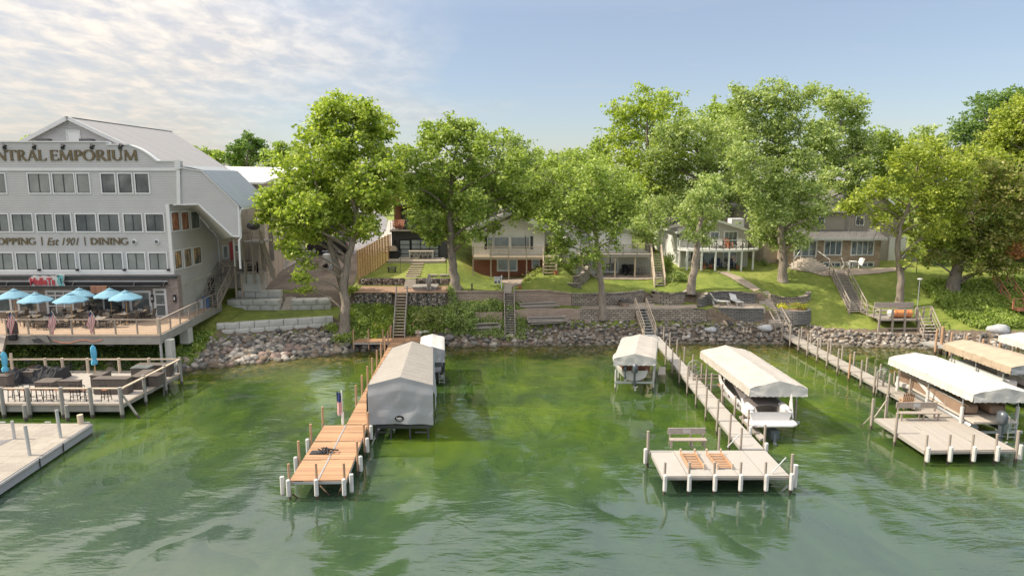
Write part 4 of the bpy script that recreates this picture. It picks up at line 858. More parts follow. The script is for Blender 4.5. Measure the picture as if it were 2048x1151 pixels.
# --- trees behind the houses
BG = [('tall bright cottonwood rising far above the white cottages', 1300, 84, .55, [(1290,205,38),(1250,228,34),(1335,212,38),(1370,250,32),(1300,255,48),(1245,280,40),(1350,290,42),(1290,320,48),(1235,330,36),(1345,350,44),(1285,385,46),(1225,215,18)], 'leaf_lime'),
 ('wide pale green tree spreading over the roof of the balcony cottage', 1460, 80, .62, [(1335,280,36),(1375,265,40),(1425,262,40),(1465,275,40),(1310,320,30),(1355,325,40),(1410,320,46),(1460,335,46),(1330,365,34),(1385,380,40),(1440,390,40),(1490,380,40),(1300,390,28),(1345,410,26)], 'leaf_soft'),
 ('deep green tree between the tall feathery tree and the cottonwood', 1450, 92, .5, [(1440,225,34),(1470,215,30),(1420,255,34),(1465,260,38),(1430,300,40),(1480,310,40)], 'leaf_green'),
 ('rounded green tree right behind the small grey tree crown', 1120, 82, .45, [(1110,335,34),(1150,320,32),(1080,355,34),(1190,330,32),(1130,370,40),(1090,400,36),(1170,380,38),(1210,365,36),(1070,430,26),(1140,420,36),(1200,410,30)], 'leaf_green'),
 ('narrow pointed tree standing behind the white cottages', 1205, 96, .35, [(1203,262,13),(1200,285,20),(1205,310,26),(1190,335,30),(1180,305,18)], 'leaf_green'),
 ('bushy tree rising behind the red brick house', 1030, 84, .45, [(1030,290,30),(1055,315,30),(1010,330,30),(1050,350,36),(1010,385,38),(1060,390,34),(1075,335,20)], 'leaf_soft'),
 ('small pointed tree on the skyline left of the cottonwood', 1078, 104, .3, [(1077,305,12),(1078,322,18),(1090,340,22),(1065,345,22)], 'leaf_green'),
 ('broad leafy tree low on the skyline left of the narrow pointed tree', 1125, 99, .35, [(1100,325,24),(1140,318,26),(1165,330,24),(1090,350,34),(1130,360,36),(1055,350,28)], 'leaf_green'),
 ('large dark round tree standing alone above the white roof', 490, 118, .5, [(495,280,20),(478,295,22),(515,295,22),(470,315,20),(500,312,26),(528,312,16),(490,330,22)], 'leaf_deep'),
 ('olive tree right of the large dark skyline tree', 560, 110, .45, [(560,300,20),(545,315,22),(578,315,24),(560,335,28),(590,335,22),(530,330,16)], 'leaf_green'),
 ('low olive tree on the skyline behind the big gable roof', 410, 122, .4, [(385,300,10),(405,306,14),(425,312,14),(445,312,16),(460,325,14),(400,322,16),(430,328,16)], 'leaf_green'),
 ('small tree top peeping over the roof parapet left of the gable', 66, 100, .35, [(62,276,9),(75,280,9),(50,285,9),(68,290,12)], 'leaf_green'),
 ('round tree behind the brick house gable', 1760, 84, .5, [(1745,280,32),(1780,285,30),(1730,320,34),(1770,325,38),(1805,305,28),(1750,365,38),(1790,370,38),(1730,400,30)], 'leaf_green'),
 ('soft green tree right of the brick house gable', 1860, 88, .5, [(1850,275,30),(1885,290,30),(1825,300,30),(1860,320,36),(1895,335,32),(1835,350,34),(1870,380,36),(1905,390,30),(1840,410,32)], 'leaf_soft'),
 ('blue-green tree towering on the right skyline', 1960, 92, .6, [(1970,215,34),(2005,200,34),(1940,250,32),(1915,270,24),(1975,260,40),(2020,240,36),(1940,300,36),(1985,310,40),(2040,195,30),(1920,320,30)], 'leaf_deep'),
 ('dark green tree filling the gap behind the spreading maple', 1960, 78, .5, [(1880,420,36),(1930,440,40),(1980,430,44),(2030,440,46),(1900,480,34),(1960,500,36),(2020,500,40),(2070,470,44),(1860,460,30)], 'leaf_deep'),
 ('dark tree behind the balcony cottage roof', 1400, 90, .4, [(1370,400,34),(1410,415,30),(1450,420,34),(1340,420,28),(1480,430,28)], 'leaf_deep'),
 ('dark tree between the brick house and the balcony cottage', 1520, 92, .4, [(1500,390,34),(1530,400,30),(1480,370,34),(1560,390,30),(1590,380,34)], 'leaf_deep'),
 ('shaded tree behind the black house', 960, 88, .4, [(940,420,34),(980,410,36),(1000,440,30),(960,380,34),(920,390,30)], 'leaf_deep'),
 ('green tree behind the white cottage with the deck', 1180, 92, .4, [(1150,410,34),(1190,420,32),(1230,420,34),(1265,400,34),(1260,360,34),(1110,430,30)], 'leaf_deep'),
 ('mid-green tree behind the yellow-green boxelder', 1820, 96, .4, [(1800,340,30),(1840,330,30),(1820,380,36),(1860,400,34),(1790,410,30)], 'leaf_green'),
 ('leafy tree beyond the road above the parked cars', 735, 118, .4, [(700,395,26),(730,385,26),(760,390,26),(680,410,20),(790,385,24),(745,405,18)], 'leaf_green'),
 ('green tree at the far right edge of the garden', 2100, 80, .5, [(2080,400,50),(2100,340,50),(2090,460,46),(2060,540,30),(2100,280,44)], 'leaf_green')]
for i, (lab, px, Y, tr, lob, mt) in enumerate(BG):
    tree(lab, (px, 0), tr, lob, mt, Y=Y, leaf=.3*max(1, Y/80), dens=430*(80/Y)**1, depth=1.3, seed=40+i, gap=.6, sub=3, group='trees behind the houses')
# ================================================================== buildings
X_ = Vector((1, 0, 0)); Y_ = Vector((0, 1, 0)); Z_ = Vector((0, 0, 1))
def win(parent, p, u, w, h, nx=1, ny=1, fm='white_trim', gm='glass', fw=.08, sash=None, mw=.035, name='window', sill=False, dep=.06):
    """casing ring proud of the wall at lower-left p, sash and pane inside it"""
    p = Vector(p); u = Vector(u).normalized(); nrm = u.cross(Z_)
    B = lambda m, a0, a1, b0, b1, d0, d1: m.hexa([p+u*a+Z_*b+nrm*d for b in (b0, b1) for a, d in ((a0, d1), (a1, d1), (a1, d0), (a0, d0))])
    f = MB(); B(f, -fw, 0, -fw, h+fw, -.02, dep); B(f, w, w+fw, -fw, h+fw, -.02, dep); B(f, 0, w, h, h+fw, -.02, dep); B(f, 0, w, -fw, 0, -.02, dep+(.03 if sill else 0))
    fo = f.build(name, M[fm], parent)
    g = MB(); B(g, 0, w, 0, h, -.01, .012); g.build('pane', M[gm], fo)
    s = MB(); sm = sash or fm; b = .035
    B(s, 0, b, 0, h, 0, .045); B(s, w-b, w, 0, h, 0, .045); B(s, b, w-b, h-b, h, 0, .045); B(s, b, w-b, 0, b, 0, .045)
    for i in range(1, nx): B(s, w*i/nx-mw/2, w*i/nx+mw/2, b, h-b, 0, .04)
    for j in range(1, ny): B(s, b, w-b, h*j/ny-mw/2, h*j/ny+mw/2, 0, .037)
    s.build('sash', M[sm], fo); return fo
def winpx(parent, x0, x1, y0, y1, Y, **k):  # front-facing opening seen between these pixels on the plane Y
    xm0 = PY(x0, (y0+y1)/2, Y).x; xm1 = PY(x1, (y0+y1)/2, Y).x; zb = PY(x0, y1, Y).z; zt = PY(x0, y0, Y).z
    return win(parent, (xm0, Y, zb), X_, xm1-xm0, zt-zb, **k)
def box_px(m, x0, x1, y0, y1, Y, d=.1, back=0):   # slab on the plane Y standing d proud of it
    xm0 = PY(x0, (y0+y1)/2, Y).x; xm1 = PY(x1, (y0+y1)/2, Y).x; m.bx(xm0, xm1, Y-d, Y+back, PY(x0, y1, Y).z, PY(x0, y0, Y).z); return m
# ---------------------------------------------------------------- serif lettering, drawn stroke by stroke
def letter(m, ch, x, z, h, Y, d=.07):
    T_, t, s = .19, .085, .06
    w = {'N': .86, 'T': .74, 'R': .78, 'A': .82, 'L': .66, 'E': .66, 'M': 1.02, 'P': .66, 'O': .88, 'I': .34, 'U': .84, 'C': .8, 'S': .6, 'H': .9, 'D': .86, 'G': .86, '|': .3, ' ': .35}[ch]
    def b(x0, y0, x1, y1, th): m.bar((x+x0*h, Y-d/2-random.uniform(0, .004), z+y0*h), (x+x1*h, Y-d/2, z+y1*h), th*h, d, up=(0, 1, 0))
    def ser(cx, y, hw=.13): b(cx-hw, y, cx+hw, y, s)
    def arc(cx, cy, rx, ry, a0, a1, n=12):
        for i in range(n):
            p, q = R(a0+(a1-a0)*i/n), R(a0+(a1-a0)*(i+1)/n); am = (p+q)/2
            b(cx+rx*math.cos(p), cy+ry*math.sin(p), cx+rx*math.cos(q), cy+ry*math.sin(q), t+(T_-t)*abs(math.cos(am)))
    if ch == 'N': b(.14,0,.14,1,t); b(.12,1,.74,0,T_); b(.74,0,.74,1,t); ser(.14,.02); ser(.10,.98); ser(.74,.98)
    elif ch == 'T': b(.37,0,.37,1,T_); b(.03,.97,.71,.97,t); ser(.37,.02); b(.05,.97,.03,.78,t); b(.69,.97,.71,.78,t)
    elif ch == 'R': b(.17,0,.17,1,T_); arc(.3,.74,.24,.24,90,-90); b(.17,.98,.32,.98,t); b(.17,.5,.32,.5,t); b(.33,.5,.7,0,T_); ser(.17,.02); ser(.7,.02,.09)
    elif ch == 'A': b(.1,0,.42,1,t); b(.42,1,.72,0,T_); b(.22,.35,.6,.35,t); ser(.1,.02,.1); ser(.72,.02,.11)
    elif ch == 'L': b(.17,0,.17,1,T_); b(.17,.03,.6,.03,t); b(.6,.03,.62,.24,t); ser(.17,.98)
    elif ch == 'E': b(.17,0,.17,1,T_); b(.1,.97,.58,.97,t); b(.17,.52,.5,.52,t); b(.1,.03,.6,.03,t); b(.58,.97,.58,.8,t); b(.6,.03,.62,.22,t); b(.5,.6,.5,.43,t)
    elif ch == 'M': b(.12,0,.16,1,t); b(.16,1,.5,.05,T_); b(.5,.05,.84,1,t); b(.84,1,.88,0,T_); ser(.12,.02,.1); ser(.88,.02,.12)
    elif ch == 'P': b(.17,0,.17,1,T_); arc(.3,.72,.25,.25,90,-90); b(.17,.97,.32,.97,t); b(.17,.47,.32,.47,t); ser(.17,.02)
    elif ch == 'O': arc(.43,.5,.36,.48,0,360,20)
    elif ch == 'I': b(.17,0,.17,1,T_); ser(.17,.02); ser(.17,.98)
    elif ch == 'U': b(.15,.32,.15,1,T_); arc(.41,.33,.26,.3,180,360); b(.67,.32,.67,1,t); ser(.15,.98); ser(.67,.98)
    elif ch == 'C': arc(.44,.5,.37,.48,45,315,18); b(.7,.84,.7,.98,t)
    elif ch == 'G': arc(.44,.5,.37,.48,45,315,18); b(.7,.84,.7,.98,t); b(.72,.1,.72,.42,T_*.9); ser(.7,.43)
    elif ch == 'S': arc(.3,.75,.2,.22,30,270,12); arc(.3,.27,.22,.25,90,-150,12)
    elif ch == 'H': b(.17,0,.17,1,T_); b(.7,0,.7,1,T_); b(.17,.5,.7,.5,t); ser(.17,.02); ser(.17,.98); ser(.7,.02); ser(.7,.98)
    elif ch == 'D': b(.17,0,.17,1,T_); arc(.32,.5,.42,.47,90,-90,14); b(.1,.97,.35,.97,t); b(.1,.03,.35,.03,t)
    elif ch == '|': b(.15,-.1,.15,1.1,.07)
    return w*h
def lettering(parent, txt, px0, px1, py0, py1, Y, mat):
    x0, x1 = PY(px0, py1, Y).x, PY(px1, py1, Y).x; z = PY(px0, py1, Y).z; h = PY(px0, py0, Y).z - z
    W1 = 0; 
    for ch in txt: W1 += letter(MB(), ch, 0, 0, 1, 0)
    ks = (x1-x0)/(W1*h); x = x0
    for ch in txt:
        m = MB(); w = letter(m, ch, 0, 0, h, 0)
        if m.v:
            m.v = [(x + a*ks, Y + b, z + c) for a, b, c in m.v]; m.build('letter', mat, parent)
        x += w*ks
def fonttext(txt, shear=0, off=0, ext=.03, name='lettering'):
    cu = D.curves.new(name, 'FONT'); cu.body = txt; cu.size = 1; cu.extrude = ext; cu.offset = off; cu.shear = shear; cu.resolution_u = 3
    o = D.objects.new(name, cu); C.objects.link(o); bpy.context.view_layer.update()
    dg = bpy.context.evaluated_depsgraph_get(); me = D.meshes.new_from_object(o.evaluated_get(dg)); D.objects.remove(o); D.curves.remove(cu); me.name = name; return me
def place_text(txt, parent, name, x0, x1, z, h, Y, mat, **k):
    me = fonttext(txt, **k); co = np.array([v.co[:] for v in me.vertices]); mn, mx = co.min(0), co.max(0)
    o0 = ORG.get(parent.name, Vector()) if parent else Vector()
    nv = np.stack([x0+(co[:, 0]-mn[0])/(mx[0]-mn[0])*(x1-x0), Y-co[:, 2], z+(co[:, 1]-mn[1])/(mx[1]-mn[1])*h], 1) - np.array(o0[:])
    me.vertices.foreach_set('co', nv.astype(np.float32).ravel()); me.materials.clear(); me.materials.append(mat)
    o = D.objects.new(name, me); C.objects.link(o); o.parent = parent; return o
# ---------------------------------------------------------------- the big lakeside shopping building
YF = 55.3; EX0 = -60.0
EM = T('emporium_building', 'huge four-storey grey-sided shopping building with gold lettering, seen at the left edge', 'building', (-27.5, YF, 3.5))
xc = XX(345, YF, 9)                        # right corner of the lower storeys
z0, z1, z2, z3 = 3.5, PY(345, 548, YF).z, PY(340, 409, YF).z, PY(358, 339, YF).z
P('brick_ground_floor', M['brown_brick'], EM, lambda m: m.bx(EX0, xc+.32, YF-.25, YF+.4, 1.0, z1-.12))
def fwall(m):
    m.bx(EX0, xc, YF, YF+.5, z1-.1, z2+.02)
    xr = XX(361, YF, 14); m.bx(EX0, xr, YF+.003, YF+.5, z2+.02, z3+.02)
    # parapet: flat, a step, a falling curve, flat
    pts = [(-160, 282), (213, 283), (213, 288.5), (259, 288.5)]
    for k in range(9): u = k/8; pts.append((261+52*u, 291+(321-291)*(u*u*.55+u*.45)))
    pts += [(316, 322), (361, 322), (361, 340), (-160, 340)]
    m.prism([PY(x, y, YF)+Vector((0, -.0, 0)) for x, y in pts], (0, .4, 0))
P('front_wall', M['grey_siding'], EM, fwall)
def trims(m):
    box_px(m, -160, 358, 335.5, 341.5, YF, .08)
    box_px(m, -160, 346, 540.5, 548.5, YF, .10)
    a, b = PY(359, 340, YF), PY(363, 409, YF); m.bar((a.x-.08, YF-.03, a.z), (b.x-.2, YF-.03, b.z), .28, .12)
    m.bar((xc-.1, YF-.04, z2), (xc-.1, YF-.04, z1), .26, .14)
    box_px(m, 351, 361, 320, 338, YF, .14); 
    pts = [(-160, 283), (213, 283.5), (213, 289), (259, 289)]
    for k in range(9): u = k/8; pts.append((261+52*u, 291+(321-291)*(u*u*.55+u*.45)))
    pts += [(316, 322), (352, 322)]
    for a, b in zip(pts, pts[1:]):
        p, q = PY(*a, YF), PY(*b, YF); p.y = q.y = YF+.17; m.bar(p, q, .5, .1)
P('white_trim', M['white_trim'], EM, trims)
R1 = [(-62,-28),(-14,13),(56,101.6),(105,150.5),(153,181),(202,232),(236,266),(269.7,299.7)]
R2 = [(-68,-26),(-20,19),(23.5,67),(73,107.6),(111,144),(151,193.6),(197.5,240),(247,286),(291,329.6)]
R3 = [(-60,-20),(-15,28),(32.7,75),(82.4,116),(118.8,152.4),(159,200.5),(205.5,246.6),(254,291.8),(297.7,335.4)]
for rowi, (rw, y0, y1) in enumerate(((R1, 346, 386.8), (R2, 427, 463.6), (R3, 504.7, 540.2))):
    for k, (a, b) in enumerate(rw):
        winpx(EM, a+2, b-2, y0+1.5, y1-1.5, YF, nx=(2 if (b-a) > 31 and not (rowi == 0 and b-a < 40) else 1), sash='dark_frame', gm=('glass_pale' if rowi == 2 or (rowi == 0 and k < 5) else 'glass'), fw=.1, mw=.06)
# brick floor openings
for a, b, y0, y1, nx in ((-30, 20, 584, 622, 1), (39, 74, 584, 622, 1), (170, 245, 584, 624, 2), (263, 300, 584, 622, 1)):
    winpx(EM, a, b, y0, y1, YF-.25, nx=nx, fw=.15, gm='glass', mw=.12)
def door(parent, a, b, y0, y1, Y, n=1, fm='white_trim', name='door', tr=.12):
    f = winpx(parent, a, b, y0, y1, Y, nx=n, ny=1, fw=.14, fm=fm, mw=.1, name=name)
    h = MB(); x = (PY(a, y1, Y).x+PY(b, y1, Y).x)/2+.3; z = PY(a, (y0+y1)/2, Y).z
    h.bar((x, Y-.09, z-.15), (x, Y-.09, z+.15), .04); h.build('handle', M['aluminium'], f)
    tb = MB(); box_px(tb, a, b, y0+(y1-y0)*tr, y0+(y1-y0)*tr+3, Y, .075); box_px(tb, a, b, y0+(y1-y0)*.55, y0+(y1-y0)*.55+2, Y, .065); tb.build('rail', M[fm], f); return f
door(EM, 97, 145, 583, 632, YF-.25, 3); door(EM, 312, 331, 580, 631, YF-.25, 1)
def gut(m):
    m.bx(EX0, xc+.34, YF-.5, YF-.25, z1-.28, z1-.1)
P('roof_gutter', M['dark_frame'], EM, gut)
AW = P('awning', M['black'], EM, lambda m: (box_px(m, -120, 335, 563, 568, YF-.25, .35), box_px(m, -120, 330, 569, 571, YF-.25, .9)))
P('awning_bar', M['aluminium'], AW, lambda m: box_px(m, -120, 338, 560.5, 562, YF-.25, .3))
for x in (148, 270, 330, 15): P('awning_arm', M['black'], AW, lambda m: m.bar(PY(x, 563, YF-.5), PY(x-4, 574, YF-.9), .07))
# wall lanterns, flood lights, goosenecks, port lights
for x, y in ((82, 597), (306, 597), (350.5, 597)):
    q = P('wall_lantern', M['black'], EM, lambda m: box_px(m, x-2.6, x+2.6, y-8, y+6, YF-.25, .16))
    P('lantern_glass', M['white_plastic'], q, lambda m: box_px(m, x-1.3, x+1.3, y-4, y+2, YF-.25, .175))
for x in (80, 156, 250, 338): P('flood_light', M['black'], EM, lambda m: (box_px(m, x-2, x+2, 537, 541, YF-.1, .22)))
for x in (7, 66, 123, 181, 238, -50, -110):
    def gn(m):
        a = PY(x+3, 296, YF); m.path([a, a+Vector((.05, -.25, .28)), a+Vector((.35, -.7, .3)), a+Vector((.55, -.8, .22))], .035, 6); m.tube(a+Vector((.5, -.8, .25)), a+Vector((.6, -.82, .1)), .07, .16, 8); m.bx(a.x-.12, a.x+.12, YF-.12, YF, a.z-.1, a.z+.15)
    P('gooseneck_lamp', M['black'], EM, gn)
for x, y in ((269, 483.5), (314, 483)):
    c = PY(x, y, YF-.04)
    q = P('round_vent', M['white_trim'], EM, lambda m: m.tube(c+Vector((0, .05, 0)), c-Vector((0, .1, 0)), .2, n=18))
    P('vent_opening', M['glass'], q, lambda m: m.tube(c-Vector((0, .1, 0)), c-Vector((0, .13, 0)), .14, n=18))
LT = M['gold_letter']
lettering(EM, 'CENTRAL', -46, 94, 300, 321, YF, LT); lettering(EM, 'EMPORIUM', 100, 277, 300, 321, YF, LT)
lettering(EM, 'SHOPPING', -32, 73, 475.5, 488.5, YF, LT); lettering(EM, '|', 82, 88, 475, 489, YF, LT); lettering(EM, '|', 168, 174, 475, 489, YF, LT); lettering(EM, 'DINING', 181, 258, 475.5, 488.5, YF, LT)
place_text('Est 1901', EM, 'est_lettering', PY(95, 489, YF).x, PY(159, 489, YF).x, PY(95, 490, YF).z, PY(95, 475, YF).z-PY(95, 490, YF).z, YF-.03, LT, shear=.35)
# side wall with the slanted overhang
zs_ = lambda py, Y: PXc(py, xc, 1)
YS = 64.0
def sidew(m):
    def q(px, py): r = ray(px, py); t = xc/r.x; return Vector((xc, r.y*t, CAMH+r.z*t))
    zf = q(352, 566).z
    m.prism([(xc, YF+.5, zf), (xc, YS, zf), (xc, YS, q(440, 478).z), q(395, 424)*1 if False else (xc, 59.2, z2-.4), (xc, YF+.5, z2-.02)], (-.3, 0, 0))
P('side_wall', M['grey_siding'], EM, sidew)
def q_(px, py): r = ray(px, py); t = xc/r.x; return Vector((xc, r.y*t, CAMH+r.z*t))
zf = q_(352, 566).z
P('foundation_wall', M['concrete'], EM, lambda m: m.bx(xc-.5, xc+.02, YF+.4, YS+.05, 1.5, zf-.25))
P('foundation_cap', M['pale_concrete'], EM, lambda m: m.bx(xc-.4, xc+.08, YF+.4, YS, zf-.25, zf+.0))
P('corner_board', M['white_trim'], EM, lambda m: m.bar((xc+.03, YS-.05, zf), (xc+.03, YS-.05, q_(440, 478).z), .14))
for a, b, yt, yb, g in ((341, 356, 425.5, 461.5, 'glass_warm'), (361, 375, 425, 459.5, 'glass_warm'), (380, 396, 424, 457, 'glass'), (347, 361, 503, 538, 'glass_amber'), (366.5, 380.5, 499, 534, 'glass_amber'), (385, 400, 496, 528.5, 'glass_amber')):
    a += 2; b += 1; p = q_(a, (yt+yb)/2); r_ = q_(b, (yt+yb)/2); zb = q_(a, yb).z; zt = q_(a, yt).z
    win(EM, (xc, p.y, zb), Y_, r_.y-p.y, zt-zb, nx=1 if yt < 450 else 2, sash='dark_frame', gm=g, fw=.12)
xr0 = XX(362, YF, 13)
W0 = [(362, 335), (405, 342), (477, 412), (479, 473), (466, 472), (397, 408.5), (362, 409)]
def wing(m):
    m.prism([PY(x, y, YF+.06) for x, y in W0], (0, .12, 0))
P('wing_wall', M['grey_siding'], EM, wing)
A_, B_, C_, D_ = PY(397, 408.5, YF+.1), PY(466, 472, YF+.1), q_(440, 479), PY(347, 409, YF+.1)
C_.x += .02
P('slanted_soffit', M['white_paint'], EM, lambda m: (m.poly([D_, A_, (xc+.02, 59.2, z2-.38)]), m.poly([A_, B_, C_, (xc+.02, 59.2, z2-.38)]), m.poly([B_, PY(479, 473, YF+.1), PY(479, 473, YF+8), C_])))
def wtrim(m):
    for a, b in (((347, 409), (397, 408)), ((397, 408), (466, 472)), ((466, 472), (479, 473)), ((479, 473), (477, 412)), ((477, 412), (405, 342)), ((405, 342), (362, 335))):
        m.bar(PY(*a, YF+.03), PY(*b, YF+.03), .14, .1)
P('wing_trim', M['white_trim'], EM, wtrim)
P('downspout', M['white_trim'], EM, lambda m: m.path([PY(482, 417, YF+.1), PY(479, 432, YF+.1), PY(482, 474, YF+.1), PY(478, 481, YF), PY(481, 537, YF)], .08, 8))
L_ = P('side_lamp', M['black'], EM, lambda m: m.box(q_(421, 456)+Vector((.1, 0, .1)), (.2, .3, .4)))
# main roof and the big gable behind the parapet
gx = XX(141, 58, 19); ax = PY(141, 239, 58); ex = PY(331, 330, 58); hw = ex.x-ax.x; YB = 75
def groof(m):
    for s in (-1, 1):
        e = Vector((ax.x+s*(hw+.5), 0, ex.z-.25)); a = Vector((ax.x, 0, ax.z)); n_ = Vector((0, 0, .16))
        m.hexa([Vector((e.x, 57.7, e.z)), Vector((e.x, YB-5.6, e.z)), Vector((a.x, YB, a.z)), Vector((a.x, 57.7, a.z)), Vector((e.x, 57.7, e.z))+n_, Vector((e.x, YB-5.6, e.z))+n_, Vector((a.x, YB, a.z))+n_, Vector((a.x, 57.7, a.z))+n_])
P('gable_roof', M['metal_roof'], EM, groof)
P('gable_wall', M['grey_siding'], EM, lambda m: m.prism([(ax.x-hw, 58, ex.z), (ax.x+hw, 58, ex.z), (ax.x, 58, ax.z)], (0, .3, 0)))
P('barge_board', M['white_trim'], EM, lambda m: [m.bar((ax.x+s*(hw+.5), 57.6, ex.z-.12), (ax.x, 57.6, ax.z+.1), .3, .12, up=(0, 1, 0)) for s in (-1, 1)])
P('ridge_cap', M['steel_dark'], EM, lambda m: m.bar((ax.x, 57.45, ax.z+.16), (ax.x, YB, ax.z+.16), .2, .05))
d_ = winpx(EM, 135, 160, 262, 287, 58, fm='white_trim', gm='white_paint', name='attic_door')
for x in (93, 179): P('roof_unit', M['steel_dark'], EM, lambda m: box_px(m, x-12, x+12, 278, 284, 56.5, .6))
P('body_wall', M['grey_siding'], EM, lambda m: m.prism([(-60, 56, 3), (xc-.4, 56, 3), (xc-.4, 56, ex.z-.3), (-60, 56, ex.z-.3)], (0, 14, 0)))
# blue-grey shed roof stepping down to the alley
s0, s1 = PY(362, 329, YF+.2), PY(405, 342, YF); e0 = PY(480, 416, YF)
rt = (Vector((XX(364, YF, 15.6), 0, PY(364, 331, YF).z)), Vector((s1.x, 0, s1.z+.06)), Vector((e0.x+.12, 0, e0.z)))
YR = 62.4
P('shed_roof', M['blue_metal_roof'], EM, lambda m: m.grid([[(r.x, y, r.z+.02*k) for k, r in enumerate(rt)] for y in (YF-.05, YR)]).grid([[(r.x, y, r.z-.1) for r in rt] for y in (YF-.05, YR)]))
P('eave_gutter', M['white_trim'], EM, lambda m: m.bar((e0.x+.15, YF, e0.z-.05), (e0.x+.15, YR, e0.z-.05), .14))
# rear warehouse with white roof and tan panelled wall
WH = T('warehouse', 'tan panelled warehouse with a white low roof behind the grey shopping building', 'building', (e0.x-.4, 62, 5))
wx = XX(531, 66, 9)
def g2(x, y): return gz(x, y)
P('panel_wall', M['tan_wall'], WH, lambda m: m.bx(-34, wx, 65.9, 66.3, 3.4, e0.z+.0))
def ww(m):
    x0 = XX(524, 66, 13); m.bx(-45, x0, 66.4, 79, 3.0, PY(530, 369, 66).z)
P('rear_wall', M['tan_wall'], WH, ww)
zr = PY(530, 369, 66).z; xr_ = XX(524, 66, 13)
P('white_roof', M['white_roof'], WH, lambda m: m.hexa([(-45, 65.8, zr+.3), (xr_+.3, 65.8, zr), (xr_+.3, 79.4, zr+1.6), (-45, 79.4, zr+1.9), (-45, 65.8, zr+.5), (xr_+.3, 65.8, zr+.2), (xr_+.3, 79.4, zr+1.8), (-45, 79.4, zr+2.1)]))
P('roof_guard_rail', M['white_trim'], WH, lambda m: [m.bar((xr_-2.6-(.6 if k < 2 else 0), 66+k*2.6, zr+.2), (xr_-2.6-(.6 if k < 2 else 0), 66+k*2.6, zr+1.0), .05) for k in range(8)] + [m.bar((xr_-3, 66, zr+1.0), (xr_-2.6, 84, zr+1.0), .05)])
for k in range(4): P('wall_panel', M['limestone'], WH, lambda m: m.bx(wx-.9-k*1.15, wx-k*1.15, 65.86, 65.9, 9.6, 11.3))
for k in range(2):
    win(WH, (xr_, 69+k*4.2, 7.6), Y_, 1.0, 1.3, gm='glass_pale', nx=2)
P('red_door', M['sign_red'], WH, lambda m: m.bx(wx-5.2, wx-4.3, 65.84, 65.9, 5.2, 9.2))
P('maroon_door', M['grey_vinyl'], WH, lambda m: m.bx(xr_, xr_+.06, 67.2, 68.3, 6.6, 10.0))
# end wall of the alley under the wing
AL = T('alley_lean_to', 'cluttered recessed entrance with red door and posts beneath the slanted wing', 'lean-to', (XX(460, 63.5, 6), 63.5, 5))
P('back_wall', M['tan_wall'], AL, lambda m: m.bx(XX(440, 64, 7), XX(486, 64, 7), 64.1, 64.3, 4.4, 11.2))
P('red_post', M['sign_red'], AL, lambda m: box_px(m, 461, 466, 483, 520, 63.9, .15)); P('post', M['white_paint'], AL, lambda m: box_px(m, 468, 470, 478, 532, 62.5, .12))
winpx(AL, 447, 456, 492, 515, 64.1, gm='glass_pale'); winpx(AL, 470, 477, 490, 503, 64.1, gm='glass')
P('stone_sill', M['block_wall'], AL, lambda m: box_px(m, 447, 470, 520, 532, 63.4, .4))
# ---------------------------------------------------------------- restaurant sign: letters and a teal fish
SG = T('restaurant_sign', 'red lettered restaurant sign with a teal fish, standing on the awning edge', 'sign', PY(95, 565, YF-.9))
ys = YF-.95
outl = [(58,556),(66,551),(78,553),(84,551.5),(96,553),(104,551),(109,553),(112,549),(118,547),(128,549),(127.5,557),(126,564),(129.5,571),(127,574),(118,573.5),(112,571),(104,571.5),(100,573.5),(92,571.5),(84,573),(74,571),(62,572.5),(60,566),(57,562)]
P('white_backing', M['white_plastic'], SG, lambda m: m.prism([PY(x, y, ys) for x, y in outl], (0, .08, 0)))
place_text('MulleTs', SG, 'red_lettering', PY(61, 569, ys).x, PY(111, 569, ys).x, PY(61, 570, ys).z, PY(61, 555, ys).z-PY(61, 570, ys).z, ys-.03, M['sign_red'], off=.045)
fish = [(113,553),(117,549.5),(123,550),(126,553),(125,558),(124.5,563),(126,569),(127,572),(122,570.5),(117,572),(118.5,568),(115,566),(113.5,561),(115.5,557)]
P('fish_emblem', M['teal'], SG, lambda m: m.prism([PY(x, y, ys-.06) for x, y in fish], (0, .05, 0)))
P('fish_marks', M['black'], SG, lambda m: (m.tube(PY(117.5, 553, ys-.12), PY(117.5, 553, ys-.06), .035, n=8), m.bar(PY(121, 556, ys-.08), PY(122.5, 567, ys-.08), .05), m.bar(PY(113, 551.5, ys-.08), PY(117, 550.8, ys-.08), .06)))
P('sign_bracket', M['black'], SG, lambda m: [m.bar(PY(x, 565, ys+.08), (PY(x, 563, ys).x, YF-.3, PY(x, 562, YF).z), .06) for x in (70, 90, 115)])
mb = MB(); box_px(mb, 183, 215, 571.5, 586, YF-1.2, .15)
mb.solo('hanging_board', 'dark brown screen hanging under the awning over the wide window', 'screen', M['cedar'])
# ================================================================== houses
def siderect(m, X, y0, y1, z0, z1, th=.2): m.bx(X-th/2, X+th/2, y0, y1, z0, z1)
